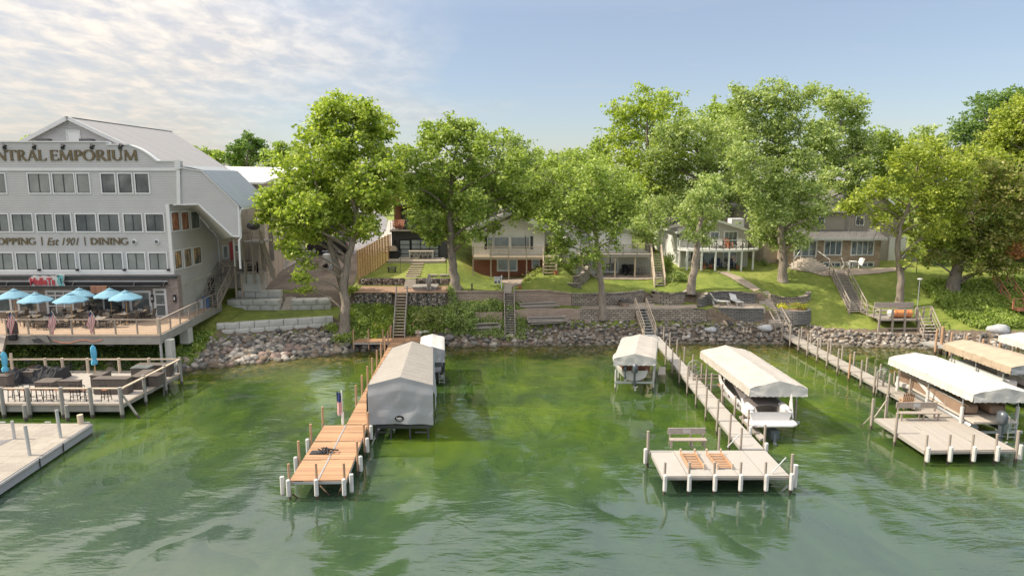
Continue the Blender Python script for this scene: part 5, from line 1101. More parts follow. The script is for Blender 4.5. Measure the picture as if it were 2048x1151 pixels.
# --- black modern house
BH = T('black_house', 'tall modern charcoal and cedar house with glass garage-style door and stacked balconies', 'house', (XX(785, 72, 6), 72, 6.2))
bx0, bx1 = XX(784, 72, 7), XX(893, 72, 7); zt1 = PY(800, 461, 72).z
P('ground_floor', M['charcoal'], BH, lambda m: m.bx(bx0, bx1, 72, 84, 5.4, zt1-.15))
P('upper_floors', M['cedar'], BH, lambda m: m.bx(bx0+.1, bx1-.2, 73.3, 84, zt1+.1, PY(800, 352, 73).z))
P('flat_roof', M['dark_frame'], BH, lambda m: m.bx(bx0-.3, bx1+.3, 72.2, 84.4, PY(800, 351, 72).z, PY(800, 345, 72).z))
for zz, n in ((zt1, 'lower'), (PY(800, 409, 72).z, 'upper')):
    b = P('balcony', M['dark_frame'], BH, lambda m: m.bx(bx0-.1, bx1, 71.6, 73.3, zz-.12, zz+.08))
    P('balcony_edge', M['limestone'], b, lambda m: m.bx(bx0-.12, bx1, 71.56, 71.62, zz-.02, zz+.1))
    P('balcony_railing', M['steel_dark'], b, lambda m: [m.bar((bx0+(bx1-bx0)*k/6, 71.65, zz), (bx0+(bx1-bx0)*k/6, 71.65, zz+1.0), .04) for k in range(7)] + [m.bar((bx0, 71.65, zz+h), (bx1, 71.65, zz+h), .03) for h in (.25, .5, .75, 1.0)])
    win(BH, (bx0+.9, 73.3, zz+.15), X_, 4.3, 2.0, nx=4, fm='dark_frame', gm='glass', fw=.08)
winpx(BH, 800, 820, 480, 516, 72, nx=1, ny=4, fm='black', sash='black', gm='glass_pale', fw=.1, name='garage_door', mw=.07); winpx(BH, 823, 877, 479, 516, 72, nx=3, ny=4, fm='black', sash='black', gm='glass_pale', fw=.1, mw=.07, name='garage_door')
P('wall_lamp', M['black'], BH, lambda m: box_px(m, 789, 792, 480, 488, 72, .15))
for k, (x0, x1, y0, y1, Y) in enumerate(((775, 889, 521, 527, 70.0), (776, 888, 517, 522, 70.9))):
    mb = MB(); mb.bx(XX(x0, Y, 6), XX(x1, Y, 6), Y, 72, PY(x0, y1, Y).z-.4, PY(x0, y0, Y).z); mb.solo('patio_step', ['lower', 'upper'][k] + ' pale stone slab step in front of the black house', 'step', M['limestone'])
pz = PY(800, 518, 70.9).z
# --- slatted cedar fence
FN = T('wooden_fence', 'slatted cedar fence stepping up from the terrace to the black house', 'fence', (XX(716, 64, 5), 64, 5))
fp = [(716, 554, 492, 64.5), (732, 543, 482, 65.6), (748, 532, 474, 67.2), (764, 520, 465, 69.2), (783, 508, 477 if False else 478, 71.8)]
def fpt(u):
    i = min(int(u*4), 3); t = u*4-i; a, b = fp[i], fp[i+1]; return a[0]+(b[0]-a[0])*t, a[3]+(b[3]-a[3])*t
NP = 13
for k in range(NP):
    (pa, Ya), (pb, Yb) = fpt(k/NP), fpt((k+1)/NP)
    xa, xb = XX(pa, Ya, 6), XX(pb, Yb, 6); za, zb = gz(xa, Ya), gz(xb, Yb); top = 5.35+2.55+(k/NP)*1.05
    P('fence_post', M['fence_wood'], FN, lambda m: m.bar((xa, Ya, za-.1), (xa, Ya, top+.08), .14))
    P('fence_panel', M['fence_wood'], FN, lambda m: [m.bar((xa+(xb-xa)*.05, Ya+(Yb-Ya)*.05, za+.12+(top-za-.15)*j/13), (xb, Yb, za+.12+(top-za-.15)*j/13), .035, .135) for j in range(14)])
# --- generic railings
def rail(m, p, q, h=1.0, n=None, bal=.12, post=.1, top=.09, bt=.03, low=.1, mid=0):
    p, q = Vector(p), Vector(q); L = (q-p).length; n = n or max(1, int(round(L/1.8)))
    for k in range(n+1): a = p.lerp(q, k/n); m.bar(a, a+Z_*(h+.05), post)
    m.bar(p+Z_*h, q+Z_*h, top, .05); m.bar(p+Z_*low, q+Z_*low, .05, .05)
    for j in range(mid): m.bar(p+Z_*(low+(h-low)*(j+1)/(mid+1)), q+Z_*(low+(h-low)*(j+1)/(mid+1)), .04, .04)
    if bal:
        k = int(L/bal)
        for i in range(k): a = p.lerp(q, (i+.5)/k); m.bar(a+Z_*low, a+Z_*h, bt)
def stairs(t, p, q, w, n, mt='pale_wood', ms=None, rails=True, rh=.95, thick=.05, open_=True, posts=3, dirw=None):
    """straight flight from foot p to head q"""
    p, q = Vector(p), Vector(q); d = (q-p); hd = Vector((d.x, d.y, 0)).normalized(); s = Vector((-hd.y, hd.x, 0)) if dirw is None else Vector(dirw); L = Vector((d.x, d.y, 0)).length/n
    for k in range(n):
        c = p + d*((k+.7)/n); P('tread', M[mt], t, lambda m: m.bar(c-s*w/2, c+s*w/2, L*.88 if L > .2 else .25, thick))
    for sg in (-1, 1):
        o = s*sg*(w/2+.03)
        P('stringer', M[ms or mt], t, lambda m: m.bar(p+o-Z_*.12, q+o-Z_*.08, .06, .26))
        if rails:
            P('handrail', M[ms or mt], t, lambda m: (m.bar(p+o+Z_*rh, q+o+Z_*rh, .07, .09), [m.bar(p.lerp(q, j/(posts-1))+o-Z_*.2, p.lerp(q, j/(posts-1))+o+Z_*rh, .09) for j in range(posts)], m.bar(p+o+Z_*rh*.5, q+o+Z_*rh*.5, .05, .05)))
def gable_house(t, x0, x1, Y0, Y1, zb, ze, zp, wall, roof='shingle', over=.45, xp=None, trim='white_trim', th=.18):
    xp = (x0+x1)/2 if xp is None else xp
    P('wall', M[wall], t, lambda m: m.prism([(x0, Y0, zb), (x1, Y0, zb), (x1, Y0, ze), (xp, Y0, zp), (x0, Y0, ze)], (0, Y1-Y0, 0)))
    def rf(m):
        for x, z in ((x0, ze), (x1, ze)):
            sgn = 1 if x > xp else -1; sl = (zp-z)/abs(xp-x); a = Vector((x+sgn*over, 0, z-sl*over+.03)); b = Vector((xp, 0, zp+.03))
            m.hexa([Vector((a.x, Y0-over, a.z)), Vector((a.x, Y1+over, a.z)), Vector((b.x, Y1+over, b.z)), Vector((b.x, Y0-over, b.z)), Vector((a.x, Y0-over, a.z+th)), Vector((a.x, Y1+over, a.z+th)), Vector((b.x, Y1+over, b.z+th)), Vector((b.x, Y0-over, b.z+th))])
    P('roof', M[roof], t, rf)
    def tr(m):
        for x, z in ((x0, ze), (x1, ze)):
            sgn = 1 if x > xp else -1; sl = (zp-z)/abs(xp-x); m.bar((x+sgn*over, Y0-over-.02, z-sl*over+.1), (xp, Y0-over-.02, zp+.12), .24, .05, up=(0, 1, 0))
            m.bar((x+sgn*(over+.02), Y0-over, z-sl*over+.08), (x+sgn*(over+.02), Y1+over, z-sl*over+.08), .06, .16)
    P('fascia', M[trim], t, tr)
# --- red brick and white siding cottage
Y1 = 70.0; RB = T('brick_cottage', 'white-sided cottage over a red brick lower floor with a long balustraded deck', 'house', (XX(1020, Y1, 5), Y1, 4.6))
x0, x1 = XX(944, Y1, 8), XX(1089, Y1, 8); zd = PY(1020, 513, 68.5).z
gable_house(RB, x0, x1, Y1, Y1+13, zd, PY(1020, 458, Y1).z, PY(1020, 428, Y1).z, 'white_siding', over=.7)
P('brick_wall', M['red_brick'], RB, lambda m: m.bx(x0, x1, Y1-.0, Y1+13, 3.8, zd-.02))
for a, b in ((975, 985), (988, 1018), (1022, 1050), (1052, 1059)): winpx(RB, a, b, 474, 497, Y1, gm='glass_pale', fw=.1)
for a, b in ((969, 974.5), (1060.5, 1066)): P('shutter', M['dark_frame'], RB, lambda m: box_px(m, a, b, 472, 498, Y1, .06))
winpx(RB, 996, 1033, 517, 540, Y1, gm='glass_pale', nx=2, fw=.12); winpx(RB, 1065, 1078, 517, 535, Y1, gm='glass_pale', ny=2, fw=.1)
dx0, dx1 = XX(946, 68.4, zd), XX(1089, 68.4, zd)
dk = P('deck', M['pale_wood'], RB, lambda m: m.bx(dx0, dx1, 68.3, Y1, zd-.28, zd))
P('deck_railing', M['pale_wood'], dk, lambda m: rail(m, (dx0, 68.35, zd), (dx1, 68.35, zd), 1.0, 4, .13))
for k in range(5):
    x = dx0+(dx1-dx0)*k/4; P('deck_post', M['pale_wood'], RB, lambda m: m.bar((x, 68.4, gz(x, 68.4)-.1), (x, 68.4, zd-.28), .12))
ST_ = T('deck_stairs', 'pale wooden stairs climbing to the right end of the brick cottage deck', 'stairs', (XX(1100, 68, 6), 68, 5.8))
p = Vector((XX(1100, 67.4, 6), 67.2, gz(XX(1100, 67.4, 6), 67.2))); stairs(ST_, p, (p.x, 68.9, zd), 1.25, 6, 'pale_wood', posts=2)
mb = MB(); mb.bx(dx1+.1, dx1+1.5, 68.9, 70.4, zd-.2, zd); mb.solo('deck_landing', 'small wooden landing at the head of the brick cottage stairs', 'landing', M['pale_wood'])
# --- white cottage behind (upper, far) and neighbours
FH = T('far_white_house', 'blue-white two-storey house partly hidden behind the brick cottage', 'house', (XX(1040, 86, 8), 86, 6))
gable_house(FH, XX(1000, 86, 11), XX(1110, 86, 11), 86, 96, 5.5, PY(1040, 425, 86).z, PY(1040, 405, 86).z, 'white_siding')
for a, b in ((1052, 1061), (1063, 1071)): winpx(FH, a, b, 425, 437, 86, gm='glass', fw=.1)
# --- white cottage with under-deck patio
Y2 = 71.0; WC = T('white_cottage', 'white cottage half hidden by the slender tree, with grey deck over a shaded patio', 'house', (XX(1200, Y2, 5), Y2, 4.7))
x0, x1 = XX(1135, Y2, 7), XX(1262, Y2, 7); zd2 = PY(1250, 508, 69.2).z
gable_house(WC, x0, XX(1262, Y2, 8), Y2, Y2+12, 4.3, PY(1200, 462, Y2).z, PY(1200, 440, Y2).z, 'white_siding', over=.6, xp=XX(1203, Y2, 8))
P('patio_wall', M['cream_siding'], WC, lambda m: m.bx(XX(1236, Y2, 6), XX(1305, Y2, 6), Y2-.02, Y2+6, 4.2, zd2-.25))
P('side_room', M['white_siding'], WC, lambda m: m.bx(XX(1225, Y2, 6), XX(1262, Y2, 6), Y2-.05, Y2+3, zd2, zd2+2.0))
winpx(WC, 1208, 1234, 515, 542, Y2-.0, nx=2, gm='glass', fw=.12, name='patio_door'); winpx(WC, 1160, 1180, 470, 490, Y2, gm='glass', nx=2)
winpx(WC, 1150, 1200, 512, 535, Y2, gm='glass_pale', nx=3)
wd0, wd1 = XX(1160, 69.2, zd2), XX(1303, 69.2, zd2)
dk = P('deck', M['grey_wood'], WC, lambda m: m.bx(wd0, wd1, 69.1, Y2, zd2-.3, zd2))
P('deck_railing', M['grey_wood'], dk, lambda m: rail(m, (wd0, 69.15, zd2), (wd1, 69.15, zd2), 1.0, 5, .13))
for px in (1165, 1196, 1230, 1270, 1303): x = XX(px, 69.3, 6); P('deck_post', M['pale_wood'], WC, lambda m: m.bar((x, 69.3, gz(x, 69.3)-.1), (x, 69.3, zd2-.3), .15))
mb = MB(); mb.grid([[(x, y, gz(x, y)+.07) for x in np.linspace(XX(1205, 69, 5), XX(1330, 69, 5), 8)] for y in (68.7, 69.6, 70.4, Y2)]); tag(mb.build('cottage_patio', M['paver_small']), kind='structure')
ST_ = T('deck_stairs', 'weathered wooden stairs from the lawn up to the white cottage deck', 'stairs', (XX(1317, 67.5, 5), 67.5, 4.8))
xx = XX(1318, 67, 5.5); stairs(ST_, (xx, 66.4, gz(xx, 66.4)), (XX(1311, 69.6, 7), 69.4, zd2), .95, 13, 'grey_wood', 'pale_wood', posts=3, dirw=(1, 0, 0))
FH = T('far_beige_house', 'beige gabled house glimpsed behind the white cottage roof', 'house', (XX(1170, 84, 8), 84, 6))
gable_house(FH, XX(1128, 84, 11), XX(1215, 84, 11), 84, 95, 5.5, PY(1170, 440, 84).z, PY(1170, 412, 84).z, 'white_siding')
# --- balcony cottage
Y3 = 73.0; BC = T('balcony_cottage', 'pale grey low-gabled cottage with a white railed balcony on posts', 'house', (XX(1430, Y3, 5.2), Y3, 5.2))
x0, x1 = XX(1362, Y3, 8), XX(1497, Y3, 8); zd3 = PY(1440, 498, 71.2).z
gable_house(BC, x0, x1, Y3, Y3+14, 4.6, PY(1360, 463, Y3).z, PY(1435, 443, Y3).z, 'cream_siding', over=.6, xp=XX(1432, Y3, 9))
for a, b, y0, y1, nx in ((1421, 1437, 464, 490, 2), (1449, 1474, 463, 490, 3), (1373, 1388, 504, 523, 2), (1405, 1429, 505, 534, 2), (1447, 1472, 504, 524, 3)): winpx(BC, a, b, y0, y1, Y3, nx=nx, gm='glass', fw=.1)
P('side_wall_panel', M['white_siding'], BC, lambda m: m.bx(x0-.04, x0-.005, Y3+.1, Y3+13.9, 4.7, PY(1360, 463, Y3).z-.05))
def sw(y0, z, w=.9, h=1.5): win(BC, (x0-.05, y0+w, z), -Y_, w, h, nx=2, gm='glass_pale', fw=.08)
sw(Y3+.5, 7.6, 1.1, 1.6); sw(Y3+.6, 5.5, 1.0, 1.2); sw(Y3+8, 7.8, .8, 1.1)
P('chimney', M['white_siding'], BC, lambda m: m.bx(XX(1461, 76, 10), XX(1486, 76, 10), 75.6, 77, 8.6, PY(1470, 437, 76).z))
P('roof_vent', M['white_trim'], BC, lambda m: [m.tube((x0+1.2+i, Y3+5+i*2, 9.3), (x0+1.2+i, Y3+5+i*2, 10.1), .07, n=8) for i in (0, 1)])
# bow-fronted balcony
ba, bb = XX(1361, 71.6, zd3), XX(1519, 71.6, zd3); arcp = []
for k in range(13): u = k/12; arcp.append(Vector((ba+(bb-ba)*u, 71.9-1.35*math.sin(math.pi*u)**.6 - .0, zd3)))
bk = P('balcony', M['white_paint'], BC, lambda m: m.prism([(p.x, p.y, zd3-.22) for p in arcp]+[(bb, Y3, zd3-.22), (ba, Y3, zd3-.22)], (0, 0, .22)))
P('balcony_railing', M['white_paint'], bk, lambda m: [rail(m, a, b, .98, 1, 0, .06, .08) for a, b in zip(arcp, arcp[1:])] + [rail(m, (bb, 71.9, zd3), (bb, Y3, zd3), .98, 1, .4), rail(m, (ba, 71.9, zd3), (ba, Y3, zd3), .98, 1, .4)])
for k in (1, 3, 5, 7, 9, 11): p = arcp[k]; P('balcony_post', M['white_paint'], BC, lambda m: m.bar((p.x, p.y+.1, gz(p.x, p.y)-.1), (p.x, p.y+.1, zd3-.2), .17))
# --- brick house at the right
Y4 = 73.0; BK = T('brick_house', 'wide tan brick sunroom house with taupe upper storey and white-framed windows', 'house', (XX(1660, Y4, 5.3), Y4, 5.3))
x0, x1 = XX(1571, Y4, 7), XX(1761, Y4, 7); zt4 = PY(1650, 479, Y4).z
P('brick_wall', M['tan_brick'], BK, lambda m: m.bx(x0, x1, Y4, Y4+9, 4.7, zt4))
P('porch_roof', M['shingle'], BK, lambda m: m.hexa([(x0-.4, Y4-.45, zt4+.02), (x1+.4, Y4-.45, zt4+.02), (x1+.4, Y4+2.2, zt4+.75), (x0-.4, Y4+2.2, zt4+.75), (x0-.4, Y4-.45, zt4+.2), (x1+.4, Y4-.45, zt4+.2), (x1+.4, Y4+2.2, zt4+.95), (x0-.4, Y4+2.2, zt4+.95)]))
P('fascia', M['white_trim'], BK, lambda m: m.bx(x0-.42, x1+.42, Y4-.52, Y4-.452, zt4-.02, zt4+.24))
ux0, ux1 = XX(1578, 75, 9), XX(1688, 75, 9)
P('upper_wall', M['taupe_siding'], BK, lambda m: m.prism([(ux0, 75, zt4+.3), (ux1, 75, zt4+.3), (ux1, 75, PY(1600, 424, 75).z), (ux0, 75, PY(1600, 424, 75).z)], (0, 8, 0)))
def uro(m):
    z = PY(1600, 424, 75).z; xm = (ux0+ux1)/2
    m.prism([(ux0-.5, 74.5, z), (ux1+.5, 74.5, z), (xm, 78.5, z+2.1)], (0, .01, 0)) if False else None
    m.v += [(ux0-.5, 74.5, z), (ux1+.5, 74.5, z), (ux1+.5, 83.5, z), (ux0-.5, 83.5, z), (ux0+3.6, 79, z+1.9), (ux1-3.6, 79, z+1.9)]; m.f += [(0,1,5,4), (1,2,5), (2,3,4,5), (3,0,4), (3,2,1,0)]; m.m += [0]*5
P('hip_roof', M['shingle'], BK, uro)
P('rear_wall', M['taupe_siding'], BK, lambda m: m.prism([(ux1-.3, 77, 5.3), (XX(1800, 77, 9), 77, 5.3), (XX(1800, 77, 9), 77, PY(1740, 425, 77).z), (XX(1745, 77, 9), 77, PY(1745, 384, 77).z), (ux1-.3, 77, PY(1740, 425, 77).z)], (0, 9, 0)))
zz = PY(1740, 425, 77).z; xp = XX(1745, 77, 9); zpk = PY(1745, 384, 77).z
P('rear_roof', M['shingle'], BK, lambda m: [m.hexa([(a, 76.5, za), (a, 87, za), (xp, 87, zpk+.03), (xp, 76.5, zpk+.03), (a, 76.5, za+.2), (a, 87, za+.2), (xp, 87, zpk+.25), (xp, 76.5, zpk+.25)]) for a, za in ((XX(1808, 77, 9), zz-.35), (ux1-.8, zz-.3))])
P('barge_board', M['white_trim'], BK, lambda m: (m.bar((XX(1808, 77, 9), 76.45, zz-.25), (xp, 76.45, zpk+.15), .22, .06, up=(0, 1, 0)), m.bar((ux1-.8, 76.45, zz-.2), (xp, 76.45, zpk+.15), .22, .06, up=(0, 1, 0))))
winpx(BK, 1590, 1632, 482, 511, Y4, nx=3, gm='glass', fw=.1, mw=.12, name='patio_door')
winpx(BK, 1649, 1682, 482, 509, Y4, nx=3, gm='glass', fw=.1, mw=.09); winpx(BK, 1703, 1746, 482, 509, Y4, nx=4, gm='glass', fw=.1, mw=.09)
winpx(BK, 1647, 1680, 525, 533, Y4, nx=3, gm='glass', fw=.08, mw=.08); winpx(BK, 1701, 1711, 525, 532, Y4, nx=1, gm='glass', fw=.08); winpx(BK, 1723, 1746, 525, 533, Y4, nx=2, gm='glass', fw=.08, mw=.08)
winpx(BK, 1636, 1648, 434, 450, 75, nx=1, gm='glass', fw=.09); winpx(BK, 1712, 1727, 433, 450, 77, nx=2, gm='glass', fw=.09)
P('painted_shade_band', M['dark_frame'], BK, lambda m: m.bx(ux0+2, ux1, 74.97, 75, zt4+.3, zt4+.75))  # dark strip on the wall, painting in the shade above the porch roof
P('side_wing', M['limestone'], BK, lambda m: m.bx(XX(1515, 77, 6), x0-.02, 75.2, 84, 4.8, PY(1540, 478, 75.2).z))
P('rear_tower', M['taupe_siding'], BK, lambda m: m.bx(XX(1468, 82, 10), XX(1510, 82, 10), 82, 88, 5, PY(1490, 421, 82).z))
P('tower_roof', M['shingle'], BK, lambda m: m.lathe((XX(1489, 85, 12), 85, PY(1490, 421, 82).z), [(4.2, 0), (.01, 1.3)], 4, a0=math.pi/4, a1=math.pi*2.25))
P('side_patch', M['white_siding'], BK, lambda m: m.bx(XX(1767, 78, 7), XX(1800, 78, 7), 76.8, 76.98, 5.3, 8.2))
# round brick steps with handrails
RS = T('round_steps', 'half-round stone steps with white handrails at the brick house door', 'steps', (XX(1612, 72, 5.3), 72.6, 5.3))
cx = XX(1613, 73, 6)
for k in range(6): P('step', M['limestone'], RS, lambda m: m.lathe((cx, Y4-.02, 5.1+k*.19), [(0.01, .28), (2.25-k*.3, .28), (2.25-k*.3, 0)], 22, a0=math.pi, a1=2*math.pi))
for s in (-1, 1): P('handrail', M['white_paint'], RS, lambda m: (m.bar((cx+s*.8, Y4-.3, 7.2), (cx+s*1.9, Y4-1.3, 6.25), .06), m.bar((cx+s*.8, Y4-.3, 6.2), (cx+s*.8, Y4-.3, 7.2), .06), m.bar((cx+s*1.9, Y4-1.3, 5.2), (cx+s*1.9, Y4-1.3, 6.25), .06)))
# ================================================================== docks, lifts, boats
def slab(m, a, b, c, d, z, th=.1): m.prism([(p[0], p[1], z-th) for p in (a, b, c, d)], (0, 0, th))
def lerp2(a, b, t): return (a[0]+(b[0]-a[0])*t, a[1]+(b[1]-a[1])*t)
def panels(t, fl, fr, br, bl, z, n, across, mat, th=.12, frame='aluminium', name='deck_panel'):
    """deck split in n panels from front edge (fl-fr) to back edge (bl-br) and `across` side by side"""
    for i in range(n):
        for j in range(across):
            A = lambda u, v: lerp2(lerp2(fl, fr, u), lerp2(bl, br, u), v); e = .012
            u0, u1, v0, v1 = (j+e)/across, (j+1-e)/across, (i+e)/n, (i+1-e)/n
            P(name, M[mat], t, lambda m: slab(m, A(u0, v0), A(u1, v0), A(u1, v1), A(u0, v1), z, .06))
    P('dock_frame', M[frame], t, lambda m: slab(m, fl, fr, br, bl, z-.065, th))
def post(t, x, y, z0, z1, r=.055, mat='post_grey', bumper=None, name='post', n=8):
    o = P(name, M[mat], t, lambda m: m.path([(x, y, z0), (x+random.uniform(-.03, .03), y+random.uniform(-.02, .02), z1)], r, n))
    if bumper:
        bx, by = bumper; P('bumper', M['white_plastic'], o, lambda m: m.path([(x+bx, y+by, .22), (x+bx, y+by, .25), (x+bx, y+by, 1.02), (x+bx, y+by, 1.05)], [.07, .1, .1, .07], 8))
    return o
# ---- dock 1: cedar
z = .86
DK1 = T('cedar_dock', 'long orange cedar dock with a double-width end, beside the big grey boat shelter', 'dock', (*gp(635, 960, z), z))
hfl, hfr, hbl, hbr = gp(578, 961, z), gp(693, 959, z), gp(648, 850, z), gp(736, 848, z)
panels(DK1, hfl, hfr, hbr, hbl, z, 3, 2, 'dock_cedar')
wfl, wfr, wbl, wbr = gp(692, 848.5, z), gp(735, 847.5, z), gp(787, 672, z), gp(812, 672, z)
panels(DK1, wfl, wfr, wbr, wbl, z, 11, 1, 'dock_cedar')
P('centre_strip', M['aluminium'], DK1, lambda m: m.bar((*lerp2(hfl, hfr, .5), z+.012), (*lerp2(hbl, hbr, .5), z+.012), .07, .02))
pl = [gp(706, 684, z), gp(883, 684, z), gp(880, 667, z), gp(726, 671, z)]
P('shore_platform', M['dock_cedar'], DK1, lambda m: slab(m, pl[0], pl[1], pl[2], pl[3], z+.02, .08)); P('platform_frame', M['aluminium'], DK1, lambda m: slab(m, pl[0], pl[1], pl[2], pl[3], z-.065, .12))
for k, u in enumerate((0.02, .5, .98)): a = lerp2(hfl, hfr, u); post(DK1, a[0], a[1]-.12, -.4, 1.75, .06, 'post_wood', (0, -.16))
for u in (.0,): a = lerp2(hfl, hfr, u); P('bumper', M['white_plastic'], DK1, lambda m: m.tube((a[0]-.3, a[1]-.05, .2), (a[0]-.3, a[1]-.05, 1.1), .1))
a = lerp2(hfl, hfr, 1); P('bumper', M['white_plastic'], DK1, lambda m: m.tube((a[0]+.2, a[1]+.1, .2), (a[0]+.2, a[1]+.1, 1.1), .1))
for v in (.33, .66): a = lerp2(hfl, hbl, v); post(DK1, a[0]-.14, a[1], -.4, 1.85, .06, 'post_wood', (-.17, -.05)); b = lerp2(hfr, hbr, v); post(DK1, b[0]+.14, b[1], -.4, 1.8, .06, 'post_wood', (.17, -.05))
a = hbl; post(DK1, a[0]-.12, a[1]+.15, -.4, 1.9, .06, 'post_wood')
for k in range(9): a = lerp2(wfl, wbl, .18+k*.1); post(DK1, a[0]-.12, a[1], -.4, 1.95, .065, 'post_wood')
a = hbr; post(DK1, a[0]+.14, a[1]-.6, -.4, 1.8, .06, 'post_wood', (.17, -.05)); a = wfr; post(DK1, a[0]+.14, a[1]+.2, -.4, .9, .05, 'post_wood')
for px, py in ((707, 684), (737, 684), (752, 672), (766, 684), (781, 676), (722, 671), (826, 670), (848, 668), (880, 668), (836, 684)): a = gp(px, py, z); post(DK1, a[0], a[1], -.3, 2.0, .06, 'post_wood')
a, b, c = lerp2(hfl, hfr, .04), lerp2(hfl, hfr, .5), lerp2(hfl, hfr, .97)
P('cross_brace', M['post_wood'], DK1, lambda m: (m.bar((b[0]+.1, b[1], .6), (c[0]-.5, c[1]+.4, -.5), .06), m.bar((c[0]-.1, c[1]+.05, .65), (b[0]+.6, b[1]+.5, -.5), .06), m.bar((a[0], a[1], .2), (a[0]+.7, a[1]+.2, -.4), .06)))
# rope rail + flag on dock 1
FLG = T('dock_flag', 'small drooping American flag on a white pole at the corner of the cedar dock', 'flag', (*gp(686, 848, z), z))
fx, fy = gp(686, 848, z)
P('flag_pole', M['white_paint'], FLG, lambda m: (m.tube((fx, fy, z), (fx-.02, fy, z+2.0), .035), m.tube((fx, fy, z), (fx, fy, z+.7), .075)))
def drape(m, x, y, zt, w, h, folds=3, lean=0, cols=13):
    rows = []
    for i in range(15):
        v = i/14; r = []
        for j in range(cols+1):
            u = j/cols; r.append((x+u*w+lean*v*h, y+.05*math.sin(u*folds*6.28+v*2)+.02*u, zt-v*h-.06*math.sin(u*3.1)))
        rows.append(r)
    b = len(m.v)
    for r in rows: m.v += r
    n = cols+1
    for i in range(14):
        for j in range(cols): m.f.append((b+i*n+j, b+i*n+j+1, b+(i+1)*n+j+1, b+(i+1)*n+j)); m.m.append(2 if (i < 6) else (0 if j % 2 == 0 else 1))
P('flag_cloth', [M['red'], M['flag_white'], M['flag_blue']], FLG, lambda m: drape(m, fx-.3, fy-.03, z+1.95, .3, 1.35, 1.5))
mb = MB(); a = gp(634, 905, z)
for s in range(5): mb.box((a[0]+s*.1, a[1]+.02*s, z+.03+.01*s), (.32, .3, .03), .3*s)
for i in range(9): q = Vector((a[0]+.45+random.uniform(-.2, .25), a[1]+random.uniform(-.2, .2), z+.05)); mb.path([q, q+Vector((random.uniform(-.3, .3), random.uniform(-.2, .2), random.uniform(.1, .22))), q+Vector((random.uniform(-.4, .4), random.uniform(-.3, .3), .04))], .035, 5)
mb.box((a[0]+.05, a[1], z+.02), (.75, .5, .03))
mb.solo('folded_mat', 'black folded mat and straps lying on the end of the cedar dock', 'mat', M['black_fabric'], (a[0], a[1], z))
# ---- canopies
def canopy(name, label, fL, fR, bL, bR, ze, zp, mat, skirt=.5, front=None, fmat=None, group=None, sag=.0, scallop=True, over=0):
    t = T(name, label, 'boat canopy', (*fL, ze), group)
    mf = lerp2(fL, fR, .5); mbk = lerp2(bL, bR, .5); n = 16
    def roof(m):
        for A, B, c0, c1 in ((fL, mf, bL, mbk), (mf, fR, mbk, bR)):
            rows = []
            for i in range(n+1):
                v = i/n; r = []
                for j in range(7):
                    u = j/6; p = lerp2(lerp2(A, B, u), lerp2(c0, c1, u), v); left = A is fL
                    h = u if left else 1-u; zc = ze + (zp-ze)*min(1, h*1.0) + .05*math.sin(math.pi*min(1, h*2.2))
                    zc += -.03*abs(math.sin(v*n*.5*math.pi)) + .045*noise.noise(Vector((p[0]*1.3, p[1]*1.3, 3)))
                    if v in (0, 1): zc -= .03
                    r.append((p[0], p[1], zc))
                rows.append(r)
            m.grid(rows)
    P('roof_cover', M[mat], t, roof, smooth=True)
    def sk(m, a, b, h, wob, scal=True):
        L = math.hypot(b[0]-a[0], b[1]-a[1]); k = int(L/.09); rows = [[], [], [], []]
        dx, dy = (b[1]-a[1])/L, -(b[0]-a[0])/L
        for i in range(k+1):
            u = i/k; p = lerp2(a, b, u); zt = ze
            for j, v in enumerate((0, .35, .7, 1)):
                o = wob*noise.noise(Vector((p[0]*3.1, p[1]*3.1, v*2)))*v*2 + .03*v
                zz = zt - h*v + (.045*abs(math.sin(u*L*3.14/.34)) if (v == 1 and scal) else 0)
                rows[j].append((p[0]+dx*o, p[1]+dy*o, zz))
        m.grid(rows)
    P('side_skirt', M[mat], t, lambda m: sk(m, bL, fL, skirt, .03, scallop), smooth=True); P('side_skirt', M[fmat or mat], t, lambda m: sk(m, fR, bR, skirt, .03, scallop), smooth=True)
    fh = front or skirt
    def fr(m, a, b, mid, h, s):
        # gable part plus valance with gathered folds
        k = 36; rows = [[] for _ in range(6)]; L = math.hypot(b[0]-a[0], b[1]-a[1])
        for i in range(k+1):
            u = i/k; p = lerp2(a, b, u); g = 1-abs(2*u-1); zt = ze+(zp-ze)*g
            for j in range(6):
                v = j/5; zz = zt+(ze-h-zt)*v + (.045*abs(math.sin(u*L*3.14/.34)) if (j == 5 and scallop) else 0)
                o = .10*noise.noise(Vector((u*5, v*2+(u-.5)**2*6, 7)))*math.sin(v*3.1) + .02*v
                rows[j].append((p[0], p[1]-s*(o+.03*v), zz))
        m.grid(rows)
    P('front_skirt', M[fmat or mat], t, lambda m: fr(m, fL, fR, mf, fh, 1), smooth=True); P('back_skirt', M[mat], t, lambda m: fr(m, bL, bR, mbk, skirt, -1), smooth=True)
    return t
